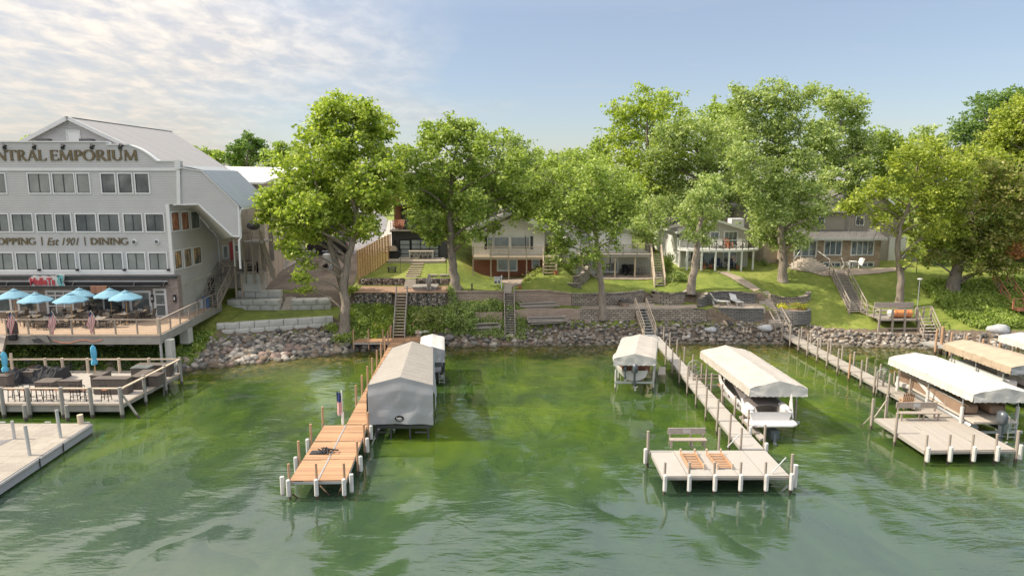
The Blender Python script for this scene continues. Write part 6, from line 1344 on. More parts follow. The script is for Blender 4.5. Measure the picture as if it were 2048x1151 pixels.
def lift(label, fL, fR, bL, bR, ze, zc, cols=((0.06, .06), (.06, .94)), r=.07, mat='white_plastic', cab=True, beams=True, zb=.55):
    """steel boat lift: columns, canopy frame, cradle beams"""
    t = T('boat_lift', label, 'boat lift', (*fL, 0))
    Q = lambda u, v: lerp2(lerp2(fL, fR, u), lerp2(bL, bR, u), v)
    for u in (.04, .96):
        for v in (.12, .5, .88): a = Q(u, v); P('column', M[mat], t, lambda m: m.tube((a[0], a[1], -.5), (a[0], a[1], zc), r)); P('canopy_strut', M['aluminium'], t, lambda m: m.bar((a[0], a[1], zc), (a[0], a[1], ze-.02), .05))
        P('top_rail', M['aluminium'], t, lambda m: m.bar((*Q(u, 0), ze-.06), (*Q(u, 1), ze-.06), .06))
    if beams:
        for v in (.06, .9): P('cradle_beam', M['aluminium'], t, lambda m: m.bar((*Q(.03, v), zb), (*Q(.97, v), zb), .1, .14))
        for u in (.3, .7): P('bunk', M['post_wood'], t, lambda m: m.bar((*Q(u, .1), zb+.13), (*Q(u, .9), zb+.13), .14, .1))
    return t
# grey enclosed shelter (dock 1)
def cpt(px, py, z): return gp(px, py, z)
ze, zp = 3.25, 3.72
fL, fR = (XX(735, 37, ze), 37.0), (XX(866, 37, ze), 37.0); bL, bR = (XX(784, 45.6, ze), 45.6), (XX(866, 45.6, ze), 45.6)
GS = T('boat_shelter', 'large fully enclosed grey canvas boat shelter along the cedar dock', 'boat shelter', (*fL, 1))
def gsroof(m):
    mf, mk = lerp2(fL, fR, .5), lerp2(bL, bR, .5)
    for A, B, c0, c1 in ((fL, mf, bL, mk), (mf, fR, mk, bR)):
        rows = []
        for i in range(21):
            r = []
            for j in range(8):
                u, v = j/7, i/20; p = lerp2(lerp2(A, B, u), lerp2(c0, c1, u), v); h = u if A is fL else 1-u
                e = .1 if v in (0, 1) else 0
                r.append((p[0], p[1], ze+(zp-ze)*h - .025*abs(math.sin(v*10*math.pi)) + .03*noise.noise(Vector((p[0], p[1]*1.3, 1))) - e*.3))
            rows.append(r)
        m.grid(rows)
P('roof_cover', M['canvas_grey'], GS, gsroof, smooth=True)
def gswall(m, a, b, g=0, folds=1):
    k = 60; rows = [[] for _ in range(14)]; L = math.hypot(b[0]-a[0], b[1]-a[1]); dx, dy = (b[1]-a[1])/L, -(b[0]-a[0])/L
    for i in range(k+1):
        u = i/k; p = lerp2(a, b, u); zt = ze+(zp-ze)*(1-abs(2*u-1))*g; zb = .95 + .08*math.sin(u*3.14)
        for j in range(14):
            v = j/13; zz = zt+(zb-zt)*v
            swag = math.sin((abs(u-.5)*2)**1.3*7 + v*7)*.035*v*(1-abs(2*u-1)**6)
            o = folds*(swag + .08*noise.noise(Vector((u*4, v*5+u*2, 2)))*v) + (.07 if j > 2 else .0)*(1 if j > 2 else 0) + .05*v
            rows[j].append((p[0]+dx*o, p[1]+dy*o, zz))
    m.grid(rows)
P('front_curtain', M['canvas_bluegrey'], GS, lambda m: gswall(m, fL, fR, 1), smooth=True); P('side_curtain', M['canvas_bluegrey'], GS, lambda m: gswall(m, fR, bR), smooth=True)
P('side_curtain', M['canvas_bluegrey'], GS, lambda m: gswall(m, bL, fL), smooth=True); P('back_curtain', M['canvas_bluegrey'], GS, lambda m: gswall(m, bR, bL, 1), smooth=True)
ox, oz = XX(799, 36.8, 1.25), PY(799, 836, 36.8).z
P('round_badge', M['black'], GS, lambda m: m.prism([(ox+.26*math.cos(a*.3142), 36.77, oz+.17*math.sin(a*.3142)) for a in range(20)], (0, .02, 0)))
P('badge_lettering', M['flag_white'], GS, lambda m: (m.prism([(ox-.17, 36.755, oz+.09), (ox-.09, 36.755, oz+.03), (ox-.02, 36.755, oz+.06), (ox+.1, 36.755, oz+.04), (ox+.16, 36.755, oz+.01), (ox-.14, 36.755, oz+.0)], (0, .01, 0)), m.bx(ox-.14, ox+.15, 36.755, 36.765, oz-.06, oz-.03), m.bx(ox-.08, ox+.1, 36.755, 36.765, oz-.1, oz-.085)))
for u in (.1, .32, .62, .9): a = lerp2(fL, fR, u); P('lift_leg', M['steel_dark'], GS, lambda m: m.tube((a[0], a[1]+.3, -.4), (a[0], a[1]+.3, 1.4), .06))
P('lift_beam', M['steel_dark'], GS, lambda m: (m.bar((fL[0]+.3, 37.3, .72), (fR[0]-.2, 37.3, .72), .12, .2), m.bar((fL[0]+.3, 37.2, .42), (fL[0]+1.1, 37.2, .42), .08), m.bar((fR[0]-1.1, 37.2, .42), (fR[0]-.4, 37.2, .42), .08)))
# small pale canopy behind it with a dark boat
a0, a1 = (XX(838, 47.5, 2.6), 47.5), (XX(889, 47.5, 2.6), 47.5); b0, b1 = (XX(842, 51.6, 2.6), 51.6), (XX(889, 51.6, 2.6), 51.6)
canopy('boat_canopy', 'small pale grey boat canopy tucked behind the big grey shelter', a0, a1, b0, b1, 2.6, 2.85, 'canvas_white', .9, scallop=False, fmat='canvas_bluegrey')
lift('low boat lift with dark frame under the small pale canopy', a0, a1, b0, b1, 2.6, 1.6, mat='steel_dark')
BT = T('covered_boat', 'dark runabout sitting low under the small pale canopy', 'boat', (a1[0]-.9, 47, .5))
# ---- boats
def hull(t, P0, d, L, W, z0, fb, mat, bowk=2.2, name='hull', rise=.25, deckmat=None, stern=.85):
    """P0 stern centre, d unit direction to the bow"""
    d = Vector(d).normalized(); s = Vector((d.y, -d.x, 0)); rows = []; n = 14
    for i in range(n+1):
        u = i/n; wv = W/2*(stern+(1-stern)*min(1, u*3))*(1-max(0, (u-.45)/.55)**bowk); zt = z0+fb+rise*u*u; ke = z0+.45*fb*max(0, (u-.6)/.4)**2
        c = Vector(P0)+d*L*u; c.z = 0; r = []
        for x, zz in ((0, ke), (.45, ke+.12*fb), (.86, z0+fb*.38), (1.0, zt-.12), (1.02, zt), (.86, zt+.01)): r.append(c+s*wv*x+Z_*zz)
        rows.append(list(reversed([Vector((2*c.x-p.x, 2*c.y-p.y, p.z)) for p in r[1:]])) + r)
    P(name, M[mat], t, lambda m: (m.grid(rows), m.poly(rows[0])), smooth='auto')
    return rows
def outboard(t, p, d=(0, -1, 0), sc=1.0, mat='outboard'):
    p = Vector(p); d = Vector(d).normalized(); s = Vector((d.y, -d.x, 0))
    def cowl(m):
        rows = []
        for z, a, b in ((0, .17, .24), (.1, .2, .3), (.35, .2, .3), (.5, .17, .26), (.58, .08, .14)):
            rows.append([p + (s*a*math.cos(k*.5236) + d*(b*math.sin(k*.5236)+.1))*sc + Z_*(z*sc) for k in range(12)])
        m.grid(rows, loop=True); m.poly(rows[-1]); m.poly(rows[0])
    o = P('outboard_motor', M[mat], t, cowl, smooth=True)
    P('motor_leg', M[mat], o, lambda m: (m.bar(p+d*.12, p+d*.14-Z_*.85*sc, .1*sc, .22*sc), m.path([p+d*(-.1)-Z_*.85*sc, p+d*.1-Z_*.87*sc, p+d*.42*sc-Z_*.87*sc], [.03, .08, .05], 8), m.box(p+d*.15-Z_*.6*sc, (.28*sc, .35*sc, .03))))
    P('propeller', M['aluminium'], o, lambda m: [m.bar(p+d*.42*sc-Z_*.87*sc, p+d*.44*sc-Z_*.87*sc+s*math.cos(a)*.17*sc+Z_*math.sin(a)*.17*sc, .1*sc, .02) for a in (0.5, 2.6, 4.7)])
    return o
rows = hull(BT, (a1[0]-.95, 47.2, 0), (-.02, 1, 0), 4.2, 1.7, .35, .7, 'black', name='hull'); P('seat', M['canvas_bluegrey'], BT, lambda m: (m.box((a1[0]-.9, 47.9, 1.1), (1.2, .6, .35)), m.box((a1[0]-.9, 49, 1.1), (1.2, .5, .3))))
P('swim_ladder', M['aluminium'], BT, lambda m: [m.bar((a1[0]-.35+x, 46.9, .3), (a1[0]-.35+x, 46.9, 1.1), .04) for x in (0, .35)] + [m.bar((a1[0]-.35, 46.9, .4+.25*k), (a1[0], 46.9, .4+.25*k), .04) for k in range(3)])
# ---- dock 2: pale composite
z = .84
DK2 = T('composite_dock', 'long pale panelled dock with a wide end platform and white bumpers', 'dock', (*gp(1450, 950, z), z))
fl, fr, bl, br = gp(1325, 952, z), gp(1580, 951, z), gp(1299, 899.5, z), gp(1531, 899.5, z)
panels(DK2, fl, fr, br, bl, z, 1, 5, 'dock_pale', frame='deck_beam')
wl, wr, vl, vr = gp(1484, 898.5, z), gp(1530, 898.5, z), gp(1301, 672, z), gp(1318, 672, z)
panels(DK2, wl, wr, vr, vl, z, 12, 1, 'dock_pale', frame='deck_beam')
for u in (.01, .2, .4, .6, .8): a = lerp2(fl, fr, u); post(DK2, a[0], a[1]-.13, -.4, 1.6, .06, 'post_grey', (0, -.15))
a = fr; post(DK2, a[0]+.05, a[1]-.05, -.4, 1.95, .07, 'post_grey', (-.05, -.15)); P('bumper', M['white_plastic'], DK2, lambda m: m.tube((a[0]+.28, a[1]+.1, .15), (a[0]+.28, a[1]+.1, 1.35), .12, n=10))
a = bl; post(DK2, a[0]-.12, a[1]-.2, -.4, 1.95, .07, 'post_grey', (-.14, -.1))
for px, py in ((1438, 898), (1482, 898)): a = gp(px, py, z); post(DK2, a[0], a[1]+.05, -.4, 2.0, .06)
for k in range(8): a = lerp2(wl, vl, .07+k*.093); post(DK2, a[0]-.12, a[1], -.4, 2.15, .06)
for k in range(11): a = lerp2(wr, vr, .02+k*.093); post(DK2, a[0]+.12, a[1], -.4, 2.0, .06, 'post_grey', (.1, -.1) if k < 2 else None)
for a in (lerp2(wl, vl, .0), lerp2(fl, fr, .985)): P('cross_brace', M['aluminium'], DK2, lambda m: (m.bar((a[0]-.7, a[1]+.2, .9), (a[0]+.1, a[1]+.6, 1.5), .04), m.bar((a[0]+.3, a[1], .6), (a[0]-.3, a[1]+.3, -.2), .07)))
sp = P('side_plank', M['grey_wood'], DK2, lambda m: slab(m, gp(1316, 748, .7), gp(1331, 748, .7), gp(1331, 733, .7), gp(1318, 733, .7), .7, .08))
mb = MB(); q = gp(1505, 880, .5)
mb.prism([(p[0], p[1], .5) for p in (gp(1478, 835, .5), gp(1492, 835, .5), gp(1530, 878, .5), gp(1520, 882, .5))], (0, 0, .12)); mb.solo('side_boardwalk', 'dark narrow boardwalk strip between the pale dock and the white cabin boat', 'boardwalk', M['grey_wood'])
# benches
def bench(label, x0, x1, y, z, mat='post_wood', backmat='grey_wood', group=None, hb=.95):
    t = T('dock_bench', label, 'bench', (x0, y, z))
    P('seat', M[mat], t, lambda m: m.bx(x0, x1, y-.5, y-.12, z+.42, z+.48)); P('backrest', M[backmat], t, lambda m: m.bx(x0-.03, x1+.03, y+.0, y+.06, z+.62, z+hb))
    P('name_plate', M['aluminium'], t, lambda m: m.bx((x0+x1)/2-.2, (x0+x1)/2+.2, y-.012, y-.002, z+.68, z+hb-.06))
    for x in (x0+.08, (x0+x1)/2+.2, x1-.1):
        P('leg', M[mat], t, lambda m: (m.bar((x, y-.4, z), (x, y-.4, z+.42), .08), m.bar((x, y, z), (x, y, z+.65), .08)))
    return t
a, b = gp(1338, 893, z), gp(1420, 893, z); bench('weathered bench with a back plate at the rear of the pale dock platform', a[0], a[0]+1.9, a[1]+.2, z, 'post_grey', 'grey_wood')
# two kayak racks of orange wood
def rack(label, px0, py0, px1, py1):
    t = T('wooden_rack', label, 'rack', (*gp(px0, py0, z), z), 'orange wooden racks on the pale dock'); a = Vector((*gp(px0, py0, z), z)); b = Vector((*gp(px1, py1, z), z)); d = (b-a); n = d.normalized(); s = Vector((-n.y, n.x, 0))*.36
    for sg in (-1, 1): P('side_rail', M['dock_cedar'], t, lambda m: m.bar(a+s*sg+Z_*.1, b+s*sg+Z_*.1, .07, .12)); P('end_peg', M['pale_wood'], t, lambda m: m.bar(a+s*sg, a+s*sg+Z_*.3, .08)); P('end_peg', M['pale_wood'], t, lambda m: m.bar(b+s*sg, b+s*sg+Z_*.3, .08))
    P('slats', M['dock_cedar'], t, lambda m: [m.bar(a.lerp(b, (k+.5)/9)-s+Z_*.07, a.lerp(b, (k+.5)/9)+s+Z_*.07, .1, .03) for k in range(9)])
rack('left orange slatted wooden rack lying on the pale dock platform', 1375, 908, 1393, 938); rack('right orange slatted wooden rack lying on the pale dock platform', 1427, 908, 1450, 938)
mb = MB(); q = gp(1292, 700, .9)
# stairs at dock 2
DS = T('dock_stairs', 'pale aluminium stairs leading from the block terrace to the pale dock', 'stairs', (*gp(1296, 665, z), z))
stairs(DS, (XX(1299, 60.0, .9), 59.9, .9), (XX(1281, 61.9, 2.9), 62.0, 2.9), .95, 9, 'aluminium', 'pale_wood', posts=2, dirw=(1, 0, 0), rh=.9)
mb = MB(); mb.prism([(p[0], p[1], .8) for p in (gp(1297, 680, .86), gp(1320, 680, .86), gp(1308, 664, .86), gp(1284, 664, .86))], (0, 0, .08)); mb.solo('gangplank', 'short pale gangplank at the foot of the aluminium stairs', 'gangplank', M['aluminium'])
# canopy 2a
fL, fR, bL, bR = (XX(1227, 45.5, 2.5), 45.5), (XX(1311, 45.5, 2.5), 45.5), (XX(1243, 51.6, 2.5), 51.6), (XX(1316, 51.6, 2.5), 51.6)
canopy('boat_canopy', 'cream canopy with a front valance over the grey outboard boat', fL, fR, bL, bR, 2.5, 2.85, 'canvas_cream', .5, fmat='canvas_white')
lift('boat lift with white posts under the cream canopy beside the pale dock stairs', fL, fR, bL, bR, 2.5, 1.5, zb=.7)
B2 = T('runabout', 'open boat with maroon covers and a grey outboard under the cream canopy', 'boat', (XX(1268, 46, 1), 46, 1))
hull(B2, (XX(1270, 45.9, 1), 46.0, 0), (-.03, 1, 0), 5.2, 2.1, .75, .75, 'gelcoat'); P('interior_cover', M['cedar'], B2, lambda m: (m.box((XX(1255, 46.6, 1.6), 46.7, 1.55), (.8, .6, .4)), m.box((XX(1285, 46.6, 1.6), 46.7, 1.55), (1.0, .6, .38)), m.box((XX(1270, 48, 1.6), 48.2, 1.6), (1.5, 1.6, .35))))
outboard(B2, (XX(1269, 45.7, 1.6), 45.75, 1.5), sc=1.15); outboard(B2, (XX(1250, 45.8, 1.4), 45.85, 1.55), sc=.7)
# canopy 2b
fL, fR, bL, bR = (XX(1500, 38, 2.75), 38.0), (XX(1616, 38, 2.75), 38.0), (XX(1401, 46.6, 2.75), 46.6), (XX(1499, 46.6, 2.75), 46.6)
canopy('boat_canopy', 'long cream canopy sheltering the white cabin cruiser', fL, fR, bL, bR, 2.75, 3.2, 'canvas_cream', .52, fmat='canvas_white')
lift('boat lift with tall guide posts under the long cream canopy', fL, fR, bL, bR, 2.75, 1.7, mat='post_grey', zb=.5)
CB = T('cabin_cruiser', 'white cabin cruiser with dark cockpit cover under the long cream canopy', 'boat', (XX(1540, 37.5, 1), 37.5, .8))
sc_ = Vector((XX(1541, 37.2, 1), 37.2, 0)); bd = (Vector((XX(1450, 45.6, 1), 45.6, 0))-sc_).normalized()
rows = hull(CB, sc_, bd, 8.6, 2.75, .62, .98, 'gelcoat', bowk=2.4, rise=.35)
P('cockpit_cover', M['grey_vinyl'], CB, lambda m: m.grid([[sc_+bd*(.75+i*.85)+Vector((bd.y, -bd.x, 0))*x*(1.15-.05*i)+Z_*(1.55+.13*i+(.2+.05*i)*(1-x*x)) for x in (-1, -.6, -.2, .2, .6, 1)] for i in range(6)]), smooth=True)
P('foredeck', M['gelcoat'], CB, lambda m: m.grid([[sc_+bd*(5.0+i*.7)+Vector((bd.y, -bd.x, 0))*x*(1.2-.22*i)+Z_*(2.0+.03*i+.25*(1-x*x)) for x in (-1, -.5, 0, .5, 1)] for i in range(6)]), smooth=True)
sd_ = Vector((bd.y, -bd.x, 0))
P('swim_platform', M['gelcoat'], CB, lambda m: m.prism([sc_-bd*.75+sd_*x+Z_*.95 for x in (-1.0, 1.0)]+[sc_-bd*.5+sd_*1.35+Z_*.95, sc_+bd*.3+sd_*1.4+Z_*.95, sc_+bd*.3-sd_*1.4+Z_*.95, sc_-bd*.5-sd_*1.35+Z_*.95], (0, 0, .16)), bevel=.05)
for s in (-1, 1):
    P('aft_seat', M['gelcoat'], CB, lambda m: m.prism([sc_+bd*.3+sd_*s*.75+Z_*1.1, sc_+bd*.2+sd_*s*1.25+Z_*1.1, sc_+bd*1.3+sd_*s*1.3+Z_*1.1, sc_+bd*1.3+sd_*s*.8+Z_*1.1], (0, 0, .72)), bevel=.14)
    P('rear_fin', M['gelcoat'], CB, lambda m: m.prism([sc_+bd*.1+sd_*s*1.28+Z_*1.2, sc_+bd*1.0+sd_*s*1.32+Z_*1.2, sc_+bd*.6+sd_*s*1.32+Z_*2.5], sd_*s*.06) if s > 0 else m.bar(sc_+bd*.4+sd_*s*1.3+Z_*1.4, sc_+bd*1.2+sd_*s*1.3+Z_*2.0, .08))
P('stern_drive', M['outboard'], CB, lambda m: (m.box(sc_-bd*.45+Z_*.5, (.5, .5, .5), .2), m.bar(sc_-bd*.6+Z_*.6, sc_-bd*.7-Z_*.05, .16, .3), m.path([sc_-bd*.4+Z_*.05, sc_-bd*.7+Z_*.05, sc_-bd*1.1+Z_*.05], [.04, .1, .06], 8)))
P('porthole', M['steel_dark'], CB, lambda m: [m.tube(sc_+bd*u-sd_*(1.36-.0*u)+Z_*1.5, sc_+bd*u-sd_*1.42+Z_*1.5, .09, n=10) for u in (1.5, 3.2, 4.4)])
# lift wheel winches
def wheel(label, x, y, z0, r=.48):
    t = T('winch_wheel', label, 'winch', (x, y, z0), 'lift winch wheels')
    P('rim', M['aluminium'], t, lambda m: m.path([(x+r*math.cos(a*.2618), y, z0+r*math.sin(a*.2618)) for a in range(25)], .025, 6, False)); P('spokes', M['aluminium'], t, lambda m: [m.bar((x, y, z0), (x+r*math.cos(a), y, z0+r*math.sin(a)), .03) for a in (0, 1.05, 2.1, 3.14, 4.2, 5.24)])
    P('winch_post', M['post_grey'], t, lambda m: (m.bar((x+.1, y+.1, -.3), (x+.1, y+.1, z0+.2), .1), m.bar((x-.3, y+.1, -.3), (x-.3, y+.1, z0+.1), .08)))
wheel('silver winch wheel at the shore end of the long cream canopy', XX(1389, 46.8, 1.6), 46.8, 1.55)
wheel('silver winch wheel at the shore end of the white pontoon canopy', XX(1770, 44.6, 1.6), 44.8, 1.5)
mb = MB()
for v in (45.9, 46.7): mb.bar((XX(1385, v, 1), v, .95), (XX(1445, v, 1), v, .95), .08, .14)
mb.solo('lift_crossbeams', 'two weathered beams tying the long cream canopy lift to the pale dock', 'beam', M['post_grey'])
# ---- dock 3: taupe composite
z = .72
DK3 = T('taupe_dock', 'long taupe slatted dock on the right with a broad end platform', 'dock', (*gp(1900, 900, z), z))
fl, fr, bl, br = gp(1848, 901, z), gp(2035, 899, z), gp(1747, 835, z), gp(1906, 834, z)
panels(DK3, fl, fr, br, bl, z, 1, 3, 'dock_taupe', frame='deck_beam')
wl, wr, vl, vr = gp(1867, 833, z), gp(1905, 833, z), gp(1555, 664, z), gp(1578, 664, z)
panels(DK3, wl, wr, vr, vl, z, 14, 1, 'dock_taupe', frame='deck_beam')
for u in (.01, .25, .5, .75): a = lerp2(fl, fr, u); post(DK3, a[0], a[1]-.13, -.4, 1.65, .06, 'post_grey', (0, -.15))
a = fr; post(DK3, a[0]+.0, a[1]+.05, -.4, 1.75, .08, 'post_grey', (.1, -.15))
for v in (.5, 1.0): a = lerp2(fl, bl, v); post(DK3, a[0]-.1, a[1], -.4, 1.9, .075)
for k in range(11): a = lerp2(wl, vl, .2+k*.074); post(DK3, a[0]-.12, a[1], -.4, 2.05, .065, 'post_grey' if k != 3 else 'post_wood')
for k in range(12): a = lerp2(wr, vr, .04+k*.078); post(DK3, a[0]+.12, a[1], -.4, 1.75, .065)
a = bl; P('cross_brace', M['post_grey'], DK3, lambda m: (m.bar((a[0]+.1, a[1]+.1, .7), (a[0]+1.0, a[1]+.5, 1.7), .06), m.bar((a[0]-.1, a[1]+.1, .8), (a[0]-.6, a[1]+.4, -.1), .06), m.bar((a[0]+1.0, a[1]+.5, .2), (a[0]+1.0, a[1]+.5, 1.9), .12)))
a = gp(1789, 834, z); bench('long brown bench with a silver back plate at the rear of the taupe dock platform', a[0], a[0]+2.35, a[1]-.15, z, 'post_grey', 'post_grey', hb=.98)
CH = T('wooden_chair', 'small peach wooden armchair on the taupe walkway behind the bench', 'chair', (*gp(1815, 815, z), z)); a = gp(1812, 816, z)
P('seat', M['dock_cedar'], CH, lambda m: m.box((a[0], a[1], z+.38), (.6, .5, .06), .2)); P('backrest', M['dock_cedar'], CH, lambda m: [m.bar((a[0]-.28+k*.11, a[1]-.1, z+.3), (a[0]-.3+k*.12, a[1]-.22, z+1.0+.05*math.sin(k*.8)), .08, .03) for k in range(6)])
for x, y in ((-.25, -.2), (.25, -.2), (-.25, .25), (.3, .25)): P('leg', M['dock_cedar'], CH, lambda m: m.bar((a[0]+x, a[1]+y, z), (a[0]+x, a[1]+y, z+.55), .06))
P('armrest', M['dock_cedar'], CH, lambda m: [m.bar((a[0]+x, a[1]-.25, z+.58), (a[0]+x, a[1]+.35, z+.58), .1, .03) for x in (-.3, .33)])
# landing stairs of dock 3
DS = T('dock_stairs', 'grey wooden stairs with heavy handrail at the shore end of the taupe dock', 'stairs', (*gp(1560, 660, z), z))
stairs(DS, (XX(1564, 60.7, 1.0), 60.6, .85), (XX(1547, 62.0, 2), 62.0, 2.0), 1.25, 5, 'grey_wood', 'post_grey', posts=2, dirw=(1, 0, 0), rh=1.0)
# canopy 3a + pontoon boat
fL, fR, bL, bR = (XX(1948, 36.9, 2.75), 36.9), (XX(2072, 36.9, 2.75), 36.9), (XX(1778, 44.9, 2.75), 44.9), (XX(1880, 44.9, 2.75), 44.9)
canopy('boat_canopy', 'long bright white canopy over the pontoon boat', fL, fR, bL, bR, 2.75, 3.12, 'canvas_white', .5, fmat='canvas_white')
lift('boat lift with slanted white bumper posts under the bright white canopy', fL, fR, bL, bR, 2.75, 1.7, zb=.35, r=.1)
def pontoon(label, st, bow, fenc='brown_vinyl', motor=True, log='pontoon', z0=.55, W=2.5):
    t = T('pontoon_boat', label, 'boat', (*st, z0)); a, b = Vector((*st, 0)), Vector((*bow, 0)); d = (b-a).normalized(); s = Vector((d.y, -d.x, 0)); L = (b-a).length
    for sg in (-1, 1): P('pontoon_tube', M[log], t, lambda m: m.path([a+s*sg*W*.38-d*.1+Z_*z0, a+s*sg*W*.38+Z_*z0, a+s*sg*W*.38+d*L*.8+Z_*z0, a+s*sg*W*.38+d*L*.95+Z_*(z0+.12), a+s*sg*W*.38+d*L+Z_*(z0+.2)], [.26, .33, .33, .18, .04], 14), smooth='auto')
    P('deck', M['limestone'], t, lambda m: m.prism([a-s*W/2-d*.5+Z_*(z0+.38), a+s*W/2-d*.5+Z_*(z0+.38), b+s*W/2+Z_*(z0+.38), b-s*W/2+Z_*(z0+.38)], (0, 0, .12)))
    P('fence_panel', M[fenc], t, lambda m: (m.prism([a-s*W*.48+d*.6+Z_*(z0+.52), b-s*W*.48-d*.2+Z_*(z0+.52), b-s*W*.48-d*.2+Z_*(z0+1.15), a-s*W*.48+d*.6+Z_*(z0+1.15)], s*.05), m.prism([a+s*W*.46+d*.6+Z_*(z0+.52), b+s*W*.46-d*.2+Z_*(z0+.52), b+s*W*.46-d*.2+Z_*(z0+1.15), a+s*W*.46+d*.6+Z_*(z0+1.15)], s*.05), m.prism([b-s*W*.48-d*.2+Z_*(z0+.52), b+s*W*.48-d*.2+Z_*(z0+.52), b+s*W*.48-d*.2+Z_*(z0+1.1), b-s*W*.48-d*.2+Z_*(z0+1.1)], d*.05)))
    P('fence_graphic', M['gelcoat'], t, lambda m: m.prism([a-s*W*.485+d*L*.30+Z_*(z0+.55), a-s*W*.485+d*L*.62+Z_*(z0+1.1), a-s*W*.485+d*L*.7+Z_*(z0+1.1), a-s*W*.485+d*L*.5+Z_*(z0+.55)], s*-.012))
    P('top_rail', M['aluminium'], t, lambda m: [m.bar(a+s*sg*W*.48+d*.6+Z_*(z0+1.2), b+s*sg*W*.48-d*.2+Z_*(z0+1.2), .05) for sg in (-1, 1)])
    P('seat', M[fenc], t, lambda m: (m.box(a+d*1.4+s*.7+Z_*(z0+.85), (.8, 1.8, .5), math.atan2(d.y, d.x)-math.pi/2), m.box(a+d*1.2-s*.7+Z_*(z0+.85), (.8, 1.2, .5), math.atan2(d.y, d.x)-math.pi/2)), bevel=.08)
    P('helm', M['gelcoat'], t, lambda m: m.box(a+d*3+s*.6+Z_*(z0+1.0), (.8, .5, 1.0)), bevel=.08)
    if motor:
        outboard(t, a-d*.8+Z_*(z0+.6), -d, 1.2)
        P('boarding_ladder', M['aluminium'], t, lambda m: [m.bar(a-d*.55+s*(.7+x)+Z_*(z0-.5), a-d*.55+s*(.7+x)+Z_*(z0+.75), .045) for x in (0, .4)] + [m.bar(a-d*.55+s*.7+Z_*(z0-.35+.28*k), a-d*.55+s*1.1+Z_*(z0-.35+.28*k), .045) for k in range(4)])
    return t
pontoon('silver-tubed pontoon boat with brown panels under the bright white canopy', (XX(1985, 37.2, 1), 37.4), (XX(1840, 44.6, 1), 45.2), z0=.62)
mb = MB(); q = Vector((XX(1795, 44, 1), 44.4, .9)); mb.prism([q, q+Vector((1.6, -1.9, 0)), q+Vector((1.9, -1.7, 0)), q+Vector((.4, .1, 0))], (0, 0, .28)); mb.solo('dock_box', 'white storage box with black end beside the taupe walkway', 'box', M['white_plastic'], bevel=.04)
# dock 4 and its canopies
z = .8
DK4 = T('far_dock', 'pale dock leaving the wooden landing stairs under the tan canopy', 'dock', (*gp(1860, 686, z), z))
fl, fr, bl, br = gp(2150, 755, z), gp(2180, 755, z), gp(1843, 683, z), gp(1869, 681, z)
panels(DK4, fl, fr, br, bl, z, 8, 1, 'dock_pale')
for k in range(8): a = lerp2(bl, fl, .12+k*.11); post(DK4, a[0]-.1, a[1], -.4, 2.2, .09, 'post_wood')
for k in range(8): a = lerp2(br, fr, .1+k*.11); post(DK4, a[0]+.1, a[1], -.4, 2.0, .08)
a = gp(1881, 706, 0); post(DK4, a[0], a[1], -.4, 2.3, .12, 'post_wood')
fL, fR, bL, bR = (XX(2023, 42.4, 2.75), 42.4), (XX(2140, 42.4, 2.75), 42.4), (XX(1887, 48.9, 2.75), 48.9), (XX(1966, 48.9, 2.75), 48.9)
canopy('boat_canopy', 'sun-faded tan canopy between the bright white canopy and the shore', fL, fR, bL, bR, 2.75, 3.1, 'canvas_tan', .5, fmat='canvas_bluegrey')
lift('boat lift with leaning white posts under the tan canopy', fL, fR, bL, bR, 2.75, 1.8, zb=.45, r=.1)
pontoon('pontoon boat with white railings in shade under the tan canopy', (XX(2060, 42.5, 1), 42.6), (XX(1935, 48.4, 1), 48.6), 'gelcoat', False, 'aluminium', .55)
fL, fR, bL, bR = (XX(2130, 45.5, 2.8), 45.5), (XX(2230, 45.5, 2.8), 45.5), (XX(1997, 51.2, 2.8), 51.2), (XX(2085, 51.2, 2.8), 51.2)
canopy('boat_canopy', 'white scalloped canopy cut off by the right edge of the picture', fL, fR, bL, bR, 2.8, 3.1, 'canvas_white', .5)
lift('boat lift under the white canopy at the right picture edge', fL, fR, bL, bR, 2.8, 1.6)
# ---- left: floating dock with concrete pavers
z = .62
LD = T('floating_dock', 'wide floating dock with sandy tiles and pale grey side boards at the lower left', 'dock', (*gp(60, 900, z), z))
c = [gp(-90, 1022, z), gp(0, 963, z), gp(182, 846, z), gp(-90, 846, z)]
P('tiled_deck', M['dock_tile'] if 'dock_tile' in M else M['paver'], LD, lambda m: m.prism([(p[0], p[1], z-.1) for p in c], (0, 0, .1)))
P('side_board', M['white_paint'] if False else M['canvas_bluegrey'], LD, lambda m: m.bar((c[0][0]+.03, c[0][1], z-.28), (c[2][0]+.03, c[2][1], z-.28), .08, .5))
P('side_board_top', M['deck_beam'], LD, lambda m: m.bar((c[0][0]+.06, c[0][1], z-.1), (c[2][0]+.06, c[2][1], z-.1), .12, .06))
P('float', M['black'], LD, lambda m: m.prism([(p[0]-.5, p[1]-.0, -.3) for p in c], (0, 0, .4)))
P('grey_hatch', M['asphalt'], LD, lambda m: m.prism([(p[0], p[1], z+.003) for p in (gp(-60, 880, z), gp(5, 880, z), gp(30, 876, z), gp(-10, 895, z))], (0, 0, .01)))
for u in (.36, .62): a = lerp2(c[1], c[2], u); P('side_bracket', M['black'], LD, lambda m: m.bar((a[0]+.14, a[1]-.05, .15), (a[0]+.14, a[1]-.05, .62), .04))
for (px, py), tp in (((68, 930), 2.2), ((129, 894), 2.2)): a = gp(px, py, 0); P('piling', M['aluminium'], LD, lambda m: m.path([(a[0], a[1]-.15, -.5), (a[0]-.15, a[1]-.1, tp)], .085, 10))
a = gp(30, 877, z); P('piling', M['aluminium'], LD, lambda m: m.tube((a[0], a[1], 0), (a[0]-.05, a[1], 1.65), .08, n=10))
